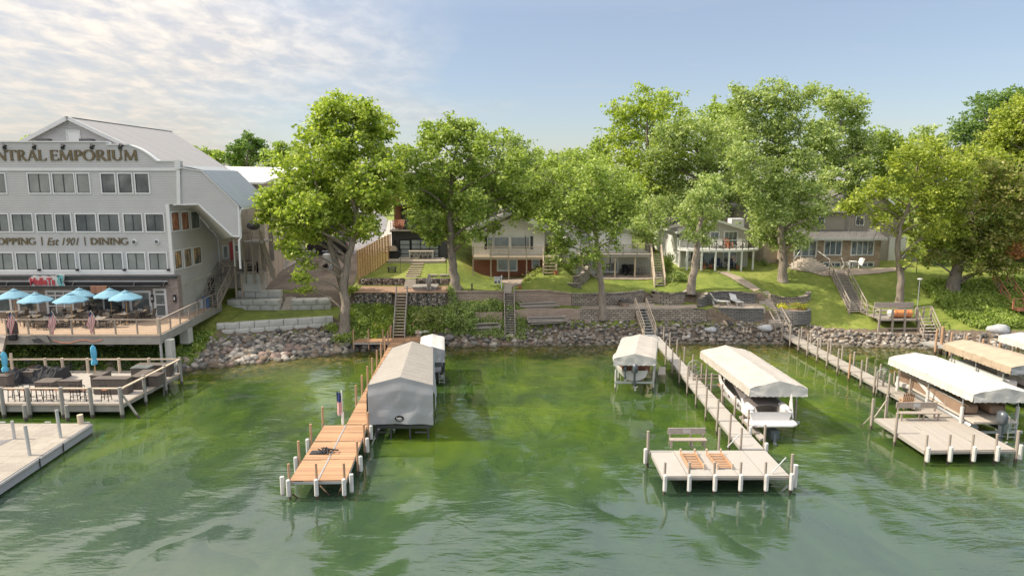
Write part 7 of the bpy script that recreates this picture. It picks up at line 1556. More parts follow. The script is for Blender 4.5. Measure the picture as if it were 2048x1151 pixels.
a = gp(163, 846, z); P('piling', M['pale_wood'], LD, lambda m: m.tube((a[0], a[1], -.3), (a[0]-.05, a[1], 1.15), .16, n=10))
for px in (4, 95, 173): a = gp(px, 845, z); P('cleat', M['white_plastic'], LD, lambda m: m.bx(a[0]-.18, a[0]+.18, a[1], a[1]+.06, z, z+.06))
# ================================================================== lower restaurant deck
z = .88
LW = T('lower_deck', 'weathered grey lower restaurant deck on piles with wooden railings', 'deck', (*gp(243, 806, z), z))
A, B_, Cc = gp(243, 806, z), gp(358, 745, z), gp(-120, 806, z); Dd = gp(-120, 745, z)
P('deck_boards', M['deck_grey'], LW, lambda m: m.prism([(p[0], p[1], z-.06) for p in (Cc, A, B_, Dd)], (0, 0, .06)))
P('front_beam', M['deck_beam'], LW, lambda m: m.bx(Cc[0], A[0], A[1]-.06, A[1]+.06, z-.52, z-.07)); P('side_beam', M['deck_beam'], LW, lambda m: m.bar((A[0], A[1], z-.2), (B_[0], B_[1], z-.2), .12, .22))
P('edge_board', M['pale_wood'], LW, lambda m: (m.bx(Cc[0], A[0], A[1]-.12, A[1]-.065, z-.1, z-.0), m.bar((A[0]+.1, A[1], z-.04), (B_[0]+.1, B_[1], z-.04), .05, .1)))
for px in (-60, 6, 58, 125, 183, 243): a = (XX(px, A[1]-.2, z), A[1]-.2); P('pile', M['deck_beam'], LW, lambda m: m.tube((a[0], a[1], -.5), (a[0]-.02, a[1], z+1.1), .12, n=10))
for px in (50, 134): a = (XX(px, A[1]-.7, z), A[1]-.75); P('pile', M['deck_beam'], LW, lambda m: m.tube((a[0], a[1], -.5), (a[0], a[1], z+.15), .12, n=10))
for u in (.34, .7, 1.0): a = lerp2(A, B_, u); P('pile', M['deck_beam'], LW, lambda m: m.tube((a[0]+.15, a[1], -.5), (a[0]+.1, a[1], z+1.15), .1, n=10))
P('top_rail', M['pale_wood'], LW, lambda m: (m.bx(Cc[0], A[0]+.3, A[1]-.26, A[1]-.08, z+.98, z+1.05), m.bar((A[0]+.2, A[1]-.15, z+1.02), (B_[0]+.15, B_[1], z+1.02), .16, .07), m.bar((Dd[0], B_[1]-.0, z+1.0), (B_[0]+.15, B_[1], z+1.0), .1, .1)))
for px in (-40, 26, 93, 127, 177, 240, 300): a = (XX(px, B_[1], z), B_[1]); P('rail_post', M['pale_wood'], LW, lambda m: m.tube((a[0], a[1], -.3), (a[0], a[1], z+1.1+(.35 if px == 26 else 0)), .1, n=8))
P('low_rail', M['deck_beam'], LW, lambda m: m.bx(Dd[0], B_[0]-.6, B_[1]-.05, B_[1]+.05, z+.05, z+.15)); P('diagonal_brace', M['deck_beam'], LW, lambda m: m.bar((A[0]+.15, A[1]-.1, z+.6), (A[0]+1.4, A[1]-.3, -.3), .1)); P('diagonal_brace', M['deck_beam'], LW, lambda m: m.bar((B_[0]+.1, B_[1]-.1, z+1.0), (B_[0]-.4, B_[1]-1.2, -.3), .1))
def stool():
    t = T('bar_stool', 'bar stool', 'stool', (0, 0, 0), 'wooden-seated bar stools on the lower deck')
    P('seat', M['stool_wood'], t, lambda m: m.box((0, 0, .74), (.42, .4, .05)), bevel=.01)
    for x, y in ((-1, -1), (1, -1), (-1, 1), (1, 1)): P('leg', M['black'], t, lambda m: m.bar((x*.22, y*.21, 0), (x*.17, y*.17, .73), .035))
    P('footrest', M['black'], t, lambda m: [m.bar((-.2, y, .28), (.2, y, .28), .025) for y in (-.19, .19)] + [m.bar((x, -.19, .28), (x, .19, .28), .025) for x in (-.2, .2)])
    P('backrest', M['black'], t, lambda m: (m.bar((-.18, .19, .74), (-.19, .24, 1.1), .03), m.bar((.18, .19, .74), (.19, .24, 1.1), .03), m.bar((-.2, .24, 1.08), (.2, .24, 1.08), .05)))
    return t
so_ = stool(); first = True
for i, px in enumerate((28, 52, 74, 97, 118, 150, 172, 214)):
    a = (XX(px, A[1]+.55, z), A[1]+.55+random.uniform(-.05, .1)); lab = f'{ORD[i]} bar stool from the left behind the front rail of the lower deck'
    if i == 0: so_.location = (*a, z); so_['label'] = lab; so_.rotation_euler.z = math.pi
    else: dup(so_, (*a, z), math.pi+random.uniform(-.3, .3), lab)
def wbox(name, label, cat, px0, px1, Y, d, h, mat='wicker_box', top=None, group=None):
    x0, x1 = XX(px0, Y, z), XX(px1, Y, z); t = T(name, label, cat, (x0, Y, z), group)
    P('body', M[mat], t, lambda m: m.bx(x0, x1, Y, Y+d, z+.02, z+h), bevel=.02); P('top', M[top or 'wicker_box'], t, lambda m: m.bx(x0-.03, x1+.03, Y-.03, Y+d+.03, z+h, z+h+.05)); return t
wbox('planter_box', 'dark woven bar counter at the right front of the lower deck', 'counter', 187, 256, 42.6, .7, 1.0)
wbox('bench_box', 'long dark woven bench along the right railing of the lower deck', 'bench', 262, 283, 43.6, 1.8, .85)
wbox('serving_station', 'dark woven serving station with a glass top on the lower deck', 'counter', 263, 298, 45.4, .8, .95, top='glass_pale')
wbox('storage_box', 'taupe storage box near the right railing of the lower deck', 'box', 297, 318, 44.3, .9, .7)
wbox('sofa_base', 'dark sofa section by the back rail, far right of the lower deck', 'sofa', 272, 340, 47.0-.4, .7, .8)
wbox('low_table', 'dark woven low table in the middle of the lower deck', 'table', 70, 106, 43.5, 1.0, .5); wbox('low_partition', 'dark woven partition beside the shut umbrella', 'partition', 182, 204, 43.9, 1.2, .85)
wbox('low_counter', 'low brown woven counter behind the bar stools', 'counter', 118, 160, 43.0, .35, .75); wbox('side_cube', 'square dark woven cube left of the covered furniture', 'box', 42, 66, 45.1, .8, .75)
wbox('left_counter', 'brown woven counter at the far left of the lower deck', 'counter', -40, 17, 43.6, .6, .9)
for lab, p0, p1, Y, sd in (('dark tarpaulin crumpled over furniture by the back rail, right pile', 62, 121, 45.9, 3), ('dark tarpaulin crumpled over furniture at the far left, left pile', -20, 48, 45.3, 9)):
    x0, x1 = XX(p0, Y, z+1), XX(p1, Y, z+1); mb = MB(); rows = []
    for j in range(13):
        v = j/12; rows.append([(x0+(x1-x0)*i/24, Y-1.0+2.1*v, z+.02+1.0*min(1, 4*min(v, 1-v))**.6*(.75+.3*noise.noise(Vector((i*.35, v*3, sd)))) + .12*noise.noise(Vector((i*.9, v*9, sd)))) for i in range(25)])
    mb.grid(rows); mb.grid([rows[0], [(p[0], p[1]-.05, z) for p in rows[0]]]); mb.grid([[r[-1] for r in rows], [(r[-1][0]+.05, r[-1][1], z) for r in rows]])
    mb.solo('covered_furniture', lab, 'covered furniture', M['black_fabric'])
def umb_shut(label, x, y, z, h=2.5):
    t = T('closed_umbrella', label, 'umbrella', (x, y, z), 'furled blue umbrellas on the lower deck')
    P('pole', M['fence_wood'], t, lambda m: m.tube((x, y, z), (x, y, z+h), .035))
    rows = []
    for zz, r in ((h+.02, .03), (h-.15, .15), (h-.5, .17), (h-.85, .15), (h-1.0, .11), (h-1.15, .19), (h-1.35, .17)):
        rows.append([(x+r*(1+.25*math.sin(k*2.1+zz*3))*math.cos(k*.4488), y+r*(1+.25*math.sin(k*2.1))*math.sin(k*.4488), z+zz) for k in range(14)])
    P('furled_canopy', M['umbrella_shut'], t, lambda m: m.grid(rows, loop=True), smooth=True)
umb_shut('furled blue umbrella at the far left of the lower deck', XX(15, 44.0, z), 44.0, z); umb_shut('furled blue umbrella in the middle of the lower deck', XX(193, 45.0, z), 45.0, z, 2.7)
# ================================================================== upper restaurant deck
zu = 3.5
UD = T('upper_deck', 'long tan upper restaurant deck with cable railing and concrete piers', 'deck', (*gp(318, 668, zu), zu))
A, B_ = gp(319, 668, zu), gp(440, 606, zu); L0 = gp(-160, 668, zu)
P('deck_boards', M['deck_tan'], UD, lambda m: (m.prism([(L0[0], L0[1], zu-.08), (A[0], A[1], zu-.08), (B_[0], B_[1], zu-.08), (xc+.03, B_[1], zu-.08), (xc+.03, YF-.26, zu-.08), (L0[0], YF-.26, zu-.08)], (0, 0, .08))))
P('fascia_beam', M['deck_beam'], UD, lambda m: (m.bx(L0[0], A[0]+.1, A[1]-.15, A[1]+.05, zu-.72, zu-.03), m.bar((A[0]+.05, A[1]-.1, zu-.36), (B_[0]+.05, B_[1], zu-.36), .2, .62)))
P('edge_board', M['pale_wood'], UD, lambda m: m.bx(L0[0], A[0]+.1, A[1]-.2, A[1]-.15, zu-.1, zu+.02))
def crail(m, p, q, n):
    p, q = Vector(p), Vector(q)
    for k in range(n+1): a = p.lerp(q, k/n); m.bar(a, a+Z_*1.08, .09)
    m.bar(p+Z_*1.08, q+Z_*1.08, .12, .05)
    for h in (.15, .32, .49, .66, .83): m.bar(p+Z_*h, q+Z_*h, .014)
n_ = int(round((A[0]-L0[0])/1.52))
P('railing', M['post_grey'], UD, lambda m: crail(m, (L0[0], L0[1], zu), (A[0], A[1], zu), n_)); P('railing', M['post_grey'], UD, lambda m: crail(m, (A[0]+.05, A[1]+.05, zu), (B_[0], B_[1], zu), 7))
P('corner_post', M['pale_wood'], UD, lambda m: m.bar((A[0], A[1]-.05, zu-.1), (A[0], A[1]-.05, zu+1.2), .18))
for px in (-60, 90, 215): a = (XX(px, 52, 2), 52.2); P('pier', M['concrete'], UD, lambda m: m.bx(a[0]-.3, a[0]+.3, a[1], a[1]+.6, 0, zu-.7))
P('pier', M['pale_concrete'], UD, lambda m: m.bx(XX(333, A[1]+.4, 2), XX(346, A[1]+.4, 2), A[1]+.25, A[1]+.8, -.2, zu-.5)); P('steel_leg', M['aluminium'], UD, lambda m: m.bar((A[0]+.02, A[1], 0), (A[0]+.02, A[1], zu-.7), .14))
P('pier_block', M['pale_concrete'], UD, lambda m: m.bx(XX(361, 53.5, 2), XX(378, 53.5, 2), 53.4, 54.2, 1.6, zu-.6))
P('ramp', M['deck_grey_y'], UD, lambda m: m.prism([(A[0], A[1]+.02, zu+.004) for _ in (0,)] + [(B_[0], B_[1], zu+.004), (xc+.1, B_[1], zu+.004), (xc+.1, YF+.2, zu+.004), (A[0]-.3, YF-.3, zu+.004)], (0, 0, .004)) if False else m.bx(xc+.06, xc+.5, YF+.5, B_[1]-.05, zu+.004, zu+.02))
# screen, speaker and cables hung on the fascia
mb = MB(); a, b = PY(62, 672, A[1]-.25), PY(92, 684, A[1]-.6); mb.prism([PY(60, 671.5, A[1]-.3), PY(93, 671, A[1]-.3), PY(101, 685, A[1]-.75), PY(68, 685.5, A[1]-.75)], (0, .12, 0)); mb.solo('outdoor_screen', 'tilted black screen hanging from the front beam of the upper deck', 'screen', M['black'])
mb = MB(); mb.box(PY(26, 674, A[1]-.35), (.55, .3, .45)); mb.solo('loudspeaker', 'small dark loudspeaker fixed to the front beam near the left flag', 'speaker', M['black'], bevel=.05)
mb = MB(); mb.bx(PY(12, 655, A[1]).x, PY(34, 655, A[1]).x, A[1]+.05, A[1]+.12, zu+.02, zu+.95); mb.solo('dark_panel', 'dark square windscreen panel inside the railing near the left flag', 'panel', M['black_fabric'])
mb = MB(); pts = [(106, 680), (120, 684.5), (140, 685.5), (156, 681), (172, 679), (186, 683), (204, 679)]
mb.path([PY(x, y, A[1]-.22) for x, y in pts], .035, 6); mb.solo('cable', 'loose orange cable drooping below the front beam of the upper deck', 'cable', M['terracotta'])
mb = MB(); mb.bar(PY(0, 706, A[1]-1.4), PY(8, 672, A[1]-.2), .35, .35); mb.solo('timber_brace', 'slanting pale timber propping the upper deck at the left picture edge', 'brace', M['post_grey'])
# --- umbrellas
def umbrella(label, px, Y, zt=2.5, r=1.22, z0=zu):
    x = XX(px, Y, z0+zt); t = T('patio_umbrella', label, 'umbrella', (x, Y, z0), 'open blue umbrellas on the upper deck'); a0 = random.uniform(0, .7)
    P('pole', M['fence_wood'], t, lambda m: (m.tube((x, Y, z0), (x, Y, z0+zt), .028), m.tube((x, Y, z0), (x, Y, z0+.08), .25, n=12)))
    rows = []
    for rr, zz in ((.03, zt+.02), (r*.3, zt-.1), (r*.65, zt-.3), (r*.97, zt-.52), (r, zt-.60)):
        row = []
        for k in range(32):
            a = a0+k*math.pi/16; s = .5-.5*math.cos(k*math.pi/2); row.append((x+rr*math.cos(a)*(1-.045*s), Y+rr*math.sin(a)*(1-.045*s), z0+zz-.05*s*rr/r*(0 if rr < r*.9 else -1)))
        rows.append(row)
    P('canopy', M['umbrella'], t, lambda m: m.grid(rows, loop=True)); P('vent_cap', M['umbrella'], t, lambda m: m.lathe((x, Y, z0+zt), [(.28, -.02), (.02, .09)], 8, a0=a0, a1=a0+2*math.pi))
    P('finial', M['white_plastic'], t, lambda m: m.tube((x, Y, z0+zt), (x, Y, z0+zt+.14), .03))
    P('ribs', M['steel_dark'], t, lambda m: [m.bar((x, Y, z0+zt-.3), (x+r*.6*math.cos(a0+k*.785), Y+r*.6*math.sin(a0+k*.785), z0+zt-.32), .02) for k in range(8)])
UMB = [('open blue umbrella at the left picture edge, back row', 27, 53.4), ('open blue umbrella under the red restaurant sign, front row', 70, 51.6), ('open blue umbrella right of the double doors, front row', 140, 51.5), ('open blue umbrella right of the double doors, back row', 158, 53.8), ('open blue umbrella below the hanging screen, back row', 219, 53.7), ('open blue umbrella nearest the single white door', 250, 52.6)]
for l, px, Y in UMB: umbrella(l, px, Y)
def chair():
    t = T('wicker_chair', 'wicker chair', 'chair', (0, 0, 0), 'brown wicker chairs on the upper deck')
    P('seat', M['wicker'], t, lambda m: m.box((0, 0, .43), (.5, .48, .07)), bevel=.02); P('backrest', M['wicker'], t, lambda m: m.prism([(-.25, .22, .42), (.25, .22, .42), (.27, .34, .92), (-.27, .34, .92)], (0, .04, 0)), bevel=.015)
    for x in (-1, 1):
        P('armrest', M['wicker'], t, lambda m: (m.bar((x*.28, -.22, .64), (x*.28, .27, .66), .06, .04), m.bar((x*.28, -.22, 0), (x*.28, -.22, .64), .04)))
        P('leg', M['steel_dark'], t, lambda m: (m.bar((x*.22, -.2, 0), (x*.22, -.2, .4), .035))); P('leg', M['steel_dark'], t, lambda m: m.bar((x*.22, .2, 0), (x*.22, .2, .4), .035))
    return t
def table_():
    t = T('patio_table', 'patio table', 'table', (0, 0, 0), 'tables on the upper deck')
    P('table_top', M['table_top'], t, lambda m: m.tube((0, 0, .71), (0, 0, .75), .48, n=18)); P('pedestal', M['steel_dark'], t, lambda m: m.tube((0, 0, .03), (0, 0, .71), .045)); P('foot', M['steel_dark'], t, lambda m: [m.bar((0, 0, .04), (.32*math.cos(a), .32*math.sin(a), .02), .06, .03) for a in (0, 1.57, 3.14, 4.71)])
    P('condiment_rack', M['white_plastic'], t, lambda m: (m.box((.05, 0, .8), (.16, .1, .09)), m.tube((-.08, .05, .75), (-.08, .05, .92), .03), m.tube((-.15, 0, .75), (-.15, 0, .88), .03)))
    return t
ch0, tb0 = chair(), table_(); cn = tn = 0
TP = [('under the leftmost umbrella', 27, 53.4), ('below the red restaurant sign', 70, 51.6), ('under the umbrella before the double doors', 140, 51.5), ('behind the umbrella before the double doors', 158, 53.8), ('below the hanging screen', 219, 53.7), ('under the rightmost umbrella', 250, 52.6), ('at the railing right of the third flag', 200, 50.9), ('by the wall left of the single door', 282, 53.9), ('at the railing by the left flag', 95, 50.9), ('against the wall right of the double doors', 180, 53.1)]
SIDE = [('front', 0, -.75, math.pi), ('back', 0, .75, 0), ('left', -.78, 0, math.pi/2), ('right', .78, 0, -math.pi/2)]
for lab, px, Y in TP:
    x = XX(px, Y, zu); l = f'round table {lab}'
    if tn == 0: tb0.location = (x, Y, zu); tb0['label'] = l
    else: dup(tb0, (x, Y, zu), random.uniform(0, 1), l)
    tn += 1; skip = random.choice([None, 'back', 'front']) if px not in (70, 95) else None
    for sn, dx, dy, rz in SIDE:
        if sn == skip: continue
        l = f'wicker chair, {sn} side, table {lab}'; loc = (x+dx+random.uniform(-.08, .08), Y+dy*.9+random.uniform(-.06, .06), zu)
        if loc[1] > YF-.6: continue
        if cn == 0: ch0.location = loc; ch0.rotation_euler.z = rz; ch0['label'] = l
        else: dup(ch0, loc, rz+random.uniform(-.35, .35), l)
        cn += 1
# --- flags on slanting poles
def flag(label, px, py):
    b = PY(px+14, py+22, A[1]-.2); tp = PY(px-1, py-1, A[1]-.9); t = T('wall_flag', label, 'flag', b, 'American flags along the upper deck railing')
    P('pole', M['white_paint'], t, lambda m: m.tube(b, tp, .02))
    n1, n2 = 13, 12; bvs = []; d = (b-tp)
    for j in range(n2+1):
        v = j/n2; row = []
        for i in range(n1+1):
            u = i/n1; p = tp + d*.62*u; hang = 1.25*v; row.append((p.x-.42*v*(1-u*.3)-.05*math.sin(v*5+u*3), p.y+.06*math.sin(u*9+v*4), p.z-hang*(.55+.45*u)-.35*v*(1-u)))
        bvs.append(row)
    def f(m):
        for r in bvs: m.v += r
        k = n1+1
        for j in range(n2):
            for i in range(n1): m.f.append((j*k+i, j*k+i+1, (j+1)*k+i+1, (j+1)*k+i)); m.m.append(2 if (i < 5 and j < 4) else (0 if i % 2 == 0 else 1))
    P('flag_cloth', [M['red'], M['flag_white'], M['flag_blue']], t, f)
flag('drooping American flag near the left picture edge, on the upper deck rail', 21, 623); flag('drooping American flag below the double doors, on the upper deck rail', 104, 623); flag('drooping American flag below the hanging screen, on the upper deck rail', 182, 622); flag('American flag half cut by the left picture edge', -14, 642)
# ================================================================== alley: stairs, bins, vehicles
AS = T('wooden_stairs', 'steep weathered wooden stairs beside the concrete foundation', 'stairs', (*gp(415, 620, zu), zu))
stairs(AS, (XX(421, 59.6, zu), 59.5, zu+.02), (XX(452, 63.4, 6.1), 63.4, 6.0), 1.35, 14, 'grey_wood', 'post_grey', posts=5, rh=.95, dirw=(1, 0, 0))
LDG = T('stair_landing', 'wooden landing with railings at the head of the alley stairs', 'landing', (XX(470, 64, 6), 64, 6))
lx0, lx1 = XX(436, 64, 6), XX(520, 64, 6)
P('floor', M['grey_wood'], LDG, lambda m: m.bx(lx0, lx1, 63.4, 65.2, 5.85, 6.0)); P('concrete_pad', M['pale_concrete'], LDG, lambda m: m.bx(XX(486, 63.8, 5), XX(522, 63.8, 5), 63.5, 65.4, 4.2, 5.84))
P('railing', M['pale_wood'], LDG, lambda m: (rail(m, (XX(470, 63.4, 6), 63.4, 6.0), (lx1, 63.4, 6.0), .95, 2, 0, .12, .12, mid=2), rail(m, (lx1, 63.4, 6.0), (lx1+.9, 65.4, 5.2), .95, 1, 0, .12, .12, mid=1), rail(m, (lx0, 63.5, 6.0), (XX(447, 63.5, 6), 63.5, 6.0), .95, 1, 0, .12, .1, mid=1)))
P('support_post', M['pale_wood'], LDG, lambda m: [m.bar((x, 63.5, 3.4), (x, 63.5, 6.0), .16) for x in (lx0+.3, XX(472, 63.5, 5), XX(484, 63.5, 5))])
mb = MB(); mb.tube((XX(409, 58.6, 4), 58.9, zu), (XX(409, 58.6, 4), 58.9, zu+.95), .3, n=16); mb.tube((XX(409, 58.6, 4), 58.9, zu+.95), (XX(409, 58.6, 4), 58.9, zu+1.0), .32, n=16); mb.solo('blue_barrel', 'blue plastic barrel at the foot of the alley stairs', 'barrel', M['blue_plastic'])
mb = MB(); mb.tube((XX(401, 58.6, 4), 58.7, zu), (XX(401, 58.6, 4), 58.7, zu+.8), .24, n=14); mb.solo('grey_bin', 'grey bin left of the blue barrel', 'bin', M['aluminium'])
mb = MB(); mb.tube((XX(419, 64.9, 4), 61.5, zu+.0), (XX(419, 64.9, 4), 61.5, 6.0), .01); 
mb = MB(); mb.bx(xc+.0, xc+.09, 61.2, 62.4, zu+.1, 5.7); mb.solo('dark_doorway', 'black door in the concrete foundation beside the alley stairs', 'door', M['black'])
mb = MB(); mb.path([(XX(505, 63.6, 5), 64.3, 4.2), (XX(508, 63.9, 5), 64.6, 5.2), (XX(512, 64.5, 5), 65.0, 5.9)], [.22, .25, .2], 10); mb.solo('black_drain_pipe', 'curved black corrugated pipe behind the concrete blocks', 'pipe', M['black'], smooth=True)
mb = MB(); mb.tube((XX(497, 63.8, 4), 64.4, 4.1), (XX(501, 64.4, 5), 64.9, 5.3), .16, n=12); mb.solo('green_pipe', 'short mint-green pipe leaning behind the concrete blocks', 'pipe', M['green_pipe'])
# fire stairs with satellite dish
FS = T('fire_stairs', 'outside metal fire stairs with an upper platform on the warehouse wall', 'stairs', (wx+.8, 62, 6))
pzz = PY(510, 482, 63.5).z
P('platform', M['deck_beam'], FS, lambda m: m.bx(XX(484, 63, 9), XX(521, 63, 9), 63.0, 65.8, pzz-.2, pzz)); P('platform_railing', M['post_grey'], FS, lambda m: (rail(m, (XX(485, 63, 9), 63.05, pzz), (XX(520, 63, 9), 63.05, pzz), 1.05, 2, 0, .07, .06, mid=2)))
for px in (488, 505, 519): x = XX(px, 63.1, 7); P('support_post', M['post_grey'], FS, lambda m: m.bar((x, 63.2, 5.0), (x, 63.2, pzz), .15))
stairs(FS, (XX(546, 64.6, 6), 64.6, 5.4), (XX(521, 64.2, pzz), 64.2, pzz), 1.0, 13, 'grey_wood', 'post_grey', posts=4)
SDH = T('satellite_dish', 'dark grey satellite dish on the fire stairs platform', 'satellite dish', (XX(504, 63.4, 9), 63.4, pzz)); c = PY(505, 452, 63.4)
P('dish', M['steel_dark'], SDH, lambda m: m.grid([[c+Vector((.5*r*math.cos(a*.5236)*1.3, -.05+.25*r*r, .38*r*math.sin(a*.5236))) for a in range(12)] for r in (.02, .35, .7, 1)], loop=True), smooth=True); P('mast', M['aluminium'], SDH, lambda m: m.bar(c+Vector((0, .2, 0)), (c.x, c.y+.2, pzz), .06))
for lab, px, Y, w, h, mt in (('black wheeled bin under the fire stairs', 497, 64.5, 1.1, 1.3, 'black'), ('dark blue bin left of the fire stairs post', 488, 63.9, .8, 1.0, 'steel_dark'), ('pale grey cabinet under the fire stairs platform', 509, 65.5, .7, 1.4, 'aluminium')):
    x = XX(px, Y, 6); g = max(gz(x, Y), 5.1) if px > 492 else 6.0; t = T('waste_bin', lab, 'bin', (x, Y, g)); P('body', M[mt], t, lambda m: m.bx(x-w/2, x+w/2, Y-.35, Y+.35, g, g+h), bevel=.04); P('lid', M[mt], t, lambda m: m.bx(x-w/2-.04, x+w/2+.04, Y-.42, Y+.4, g+h, g+h+.07))
for i, (px, Y, r, h) in enumerate(((555, 70.5, .3, .7), (566, 71.3, .28, .6), (573, 72, .26, .7))):
    x = XX(px, Y, 5.5); g = gz(x, Y)+.1; mb = MB(); mb.tube((x, Y, g), (x, Y, g+h), r*.8, r, 12); mb.solo('white_bucket', f'{ORD[i]} white bucket from the left on the service apron', 'bucket', M['white_plastic'], group='white buckets on the apron')
mb = MB(); x = XX(548, 72, 5.8); g = gz(x, 72)
for k in range(7): q = Vector((x+random.uniform(-.7, .9), 72+random.uniform(-.4, .6), g+random.uniform(.2, .7))); mb.box(q, (random.uniform(.3, .7), random.uniform(.3, .6), random.uniform(.3, .8)), random.uniform(0, 2))
mb.solo('rubbish_pile', 'dark pile of bags and scrap against the warehouse wall', 'rubbish pile', M['black_fabric'], bevel=.06)
# vehicles
def car(label, cx, cy, rz, L, W_, H_, mat, suv=False, ztop=None):
    g = gz(cx, cy)+.09; t = T('suv' if suv else 'parked_car', label, 'car', (cx, cy, g)); t.rotation_euler.z = rz; ORG[t.name] = Vector((0, 0, 0))
    # profile along x, built at the origin
    if suv: pr = [(-.5, .35), (-.5, .62), (-.46, .95 if False else .66), (-.44, .98), (-.15, 1.0), (.12, 1.0), (.24, .66), (.44, .60), (.5, .5), (.5, .3)]
    else: pr = [(-.5, .3), (-.5, .6), (-.42, .72), (-.30, .98), (-.05, 1.0), (.12, .93), (.26, .66), (.46, .56), (.5, .42), (.5, .28)]
    def body(m):
        rows = []
        for yy, tk in ((-1, .0), (-.96, .6), (-.8, 1), (0, 1.02), (.8, 1), (.96, .6), (1, 0)):
            r = []
            for x, zz in pr:
                zt = zz if zz <= .68 else (.68+(zz-.68)*(1 if abs(yy) < .85 else 0)); wy = yy*(W_/2)*(1 if zz <= .68 else .84); r.append((x*L, wy, zt*H_))
            rows.append(r)
        m.grid(rows); m.poly(rows[0]); m.poly(rows[-1]); m.prism([(-.5*L, -W_*.47, .2*H_), (.5*L, -W_*.47, .2*H_), (.5*L, W_*.47, .2*H_), (-.5*L, W_*.47, .2*H_)], (0, 0, .12*H_))
    P('body', M[mat], t, body, smooth='auto')
    def gl(m):
        for s in (-1, 1):
            m.prism([(-.42*L if suv else -.3*L, s*W_*.425, .70*H_), (.2*L, s*W_*.425, .70*H_), (.11*L, s*W_*.425, .94*H_), (-.40*L if suv else -.25*L, s*W_*.425, .94*H_)], (0, s*.02, 0))
        m.hexa([(.245*L, -W_*.38, .68*H_), (.245*L, W_*.38, .68*H_), (.235*L, W_*.38, .68*H_), (.235*L, -W_*.38, .68*H_), (.135*L, -W_*.36, .97*H_), (.135*L, W_*.36, .97*H_), (.12*L, W_*.36, .97*H_), (.12*L, -W_*.36, .97*H_)])
    P('windows', M['glass'], t, gl)
    for s in (-1, 1):
        for x in (-.31, .32):
            w = P('wheel', M['tyre'], t, lambda m: m.tube((x*L, s*W_*.42, .34), (x*L, s*W_*.51, .34), .36, n=18)); P('rim', M['aluminium'], w, lambda m: m.tube((x*L, s*W_*.5, .34), (x*L, s*W_*.518, .34), .22, n=14))
    P('headlight', M['white_plastic'], t, lambda m: [m.box((.495*L, s*W_*.36, .5*H_), (.06, .3, .14)) for s in (-1, 1)]); P('tail_light', M['red'], t, lambda m: [m.box((-.498*L, s*W_*.4, .58*H_), (.05, .18, .25)) for s in (-1, 1)]); P('bumper', M['steel_dark'], t, lambda m: [m.box((s*.5*L, 0, .27*H_), (.12, W_*.9, .18)) for s in (-1, 1)])
    return t
gx_, gy_ = gg(655, 512); car('black off-road vehicle with pale roof and round wheels parked behind the forked tree', gx_, 78.0, R(178), 4.6, 1.95, 1.95, 'car_black', True)
gx_, gy_ = gg(668, 487); car('tan hatchback parked further up the alley behind the forked tree', XX(668, 90, 7), 90.0, R(182), 4.3, 1.8, 1.55, 'car_tan')
# mini excavator
ex_, ey_ = gg(659, 536); g = gz(ex_, ey_)+.05
EXC = T('mini_excavator', 'small white and grey mini excavator parked on the dirt ramp', 'excavator', (ex_, ey_, g))
P('track', M['tyre'], EXC, lambda m: m.box((ex_-.45, ey_, g+.2), (.3, 1.5, .38)), bevel=.12); P('track', M['tyre'], EXC, lambda m: m.box((ex_+.45, ey_, g+.2), (.3, 1.5, .38)), bevel=.12)
P('engine_cover', M['white_plastic'], EXC, lambda m: (m.box((ex_-.25, ey_+.1, g+1.0), (.7, .9, .95)),), bevel=.08); P('seat_frame', M['steel_dark'], EXC, lambda m: (m.box((ex_+.25, ey_+.2, g+.75), (.5, .5, .5)), m.bar((ex_+.0, ey_, g+1.3), (ex_+.0, ey_, g+2.1), .07), m.bar((ex_-.3, ey_, g+2.1), (ex_+.5, ey_, g+2.1), .07)))
P('boom', M['aluminium'], EXC, lambda m: (m.path([(ex_+.45, ey_-.4, g+.7), (ex_+.6, ey_-.8, g+1.5), (ex_+.55, ey_-1.2, g+1.2)], .1, 6), m.bar((ex_+.55, ey_-1.2, g+1.25), (ex_+.5, ey_-1.3, g+.3), .14))); P('bucket', M['steel_dark'], EXC, lambda m: m.prism([(ex_+.3, ey_-1.6, g+.05), (ex_+.3, ey_-1.1, g+.0), (ex_+.3, ey_-1.15, g+.45)], (.45, 0, 0)))
P('hydraulic_rods', M['aluminium'], EXC, lambda m: [m.bar((ex_+.15+k*.15, ey_-.55, g+.4), (ex_+.2+k*.12, ey_-.6, g+1.35), .05) for k in range(3)])
# ================================================================== gardens
# lake stairs
def lakestairs(label, pxf, pxh, Yf, zf, Yh, zh, w, n, mt, ms, posts=2, rh=.6):
    t = T('lake_stairs', label, 'stairs', (XX(pxf, Yf, zf), Yf, zf)); stairs(t, (XX(pxf, Yf, zf), Yf, zf), (XX(pxh, Yh, zh), Yh, zh), w, n, mt, ms, posts=posts, rh=rh, dirw=(1, 0, 0)); return t
lakestairs('brown wooden lake stairs climbing through the gabion gap to the mulch terrace', 798, 804, 58.6, .95, 61.2, 4.5, .92, 15, 'pale_wood', 'grey_wood')
lakestairs('grey weathered lake stairs below the red brick house', 1020, 1018, 60.0, .95, 62.6, 4.25, .85, 17, 'grey_wood', 'post_grey')
mb = MB()
for k in range(6): y = 63.2+k*.5; x = XX(1015+k*.3, y, 4.4); mb.box((x, y, gz(x, y)+.05), (.75, .36, .08), random.uniform(-.1, .1))
mb.solo('stone_path', 'narrow pale stone treads leading from the grey stairs to the brick patio', 'stepping stones', M['limestone'])
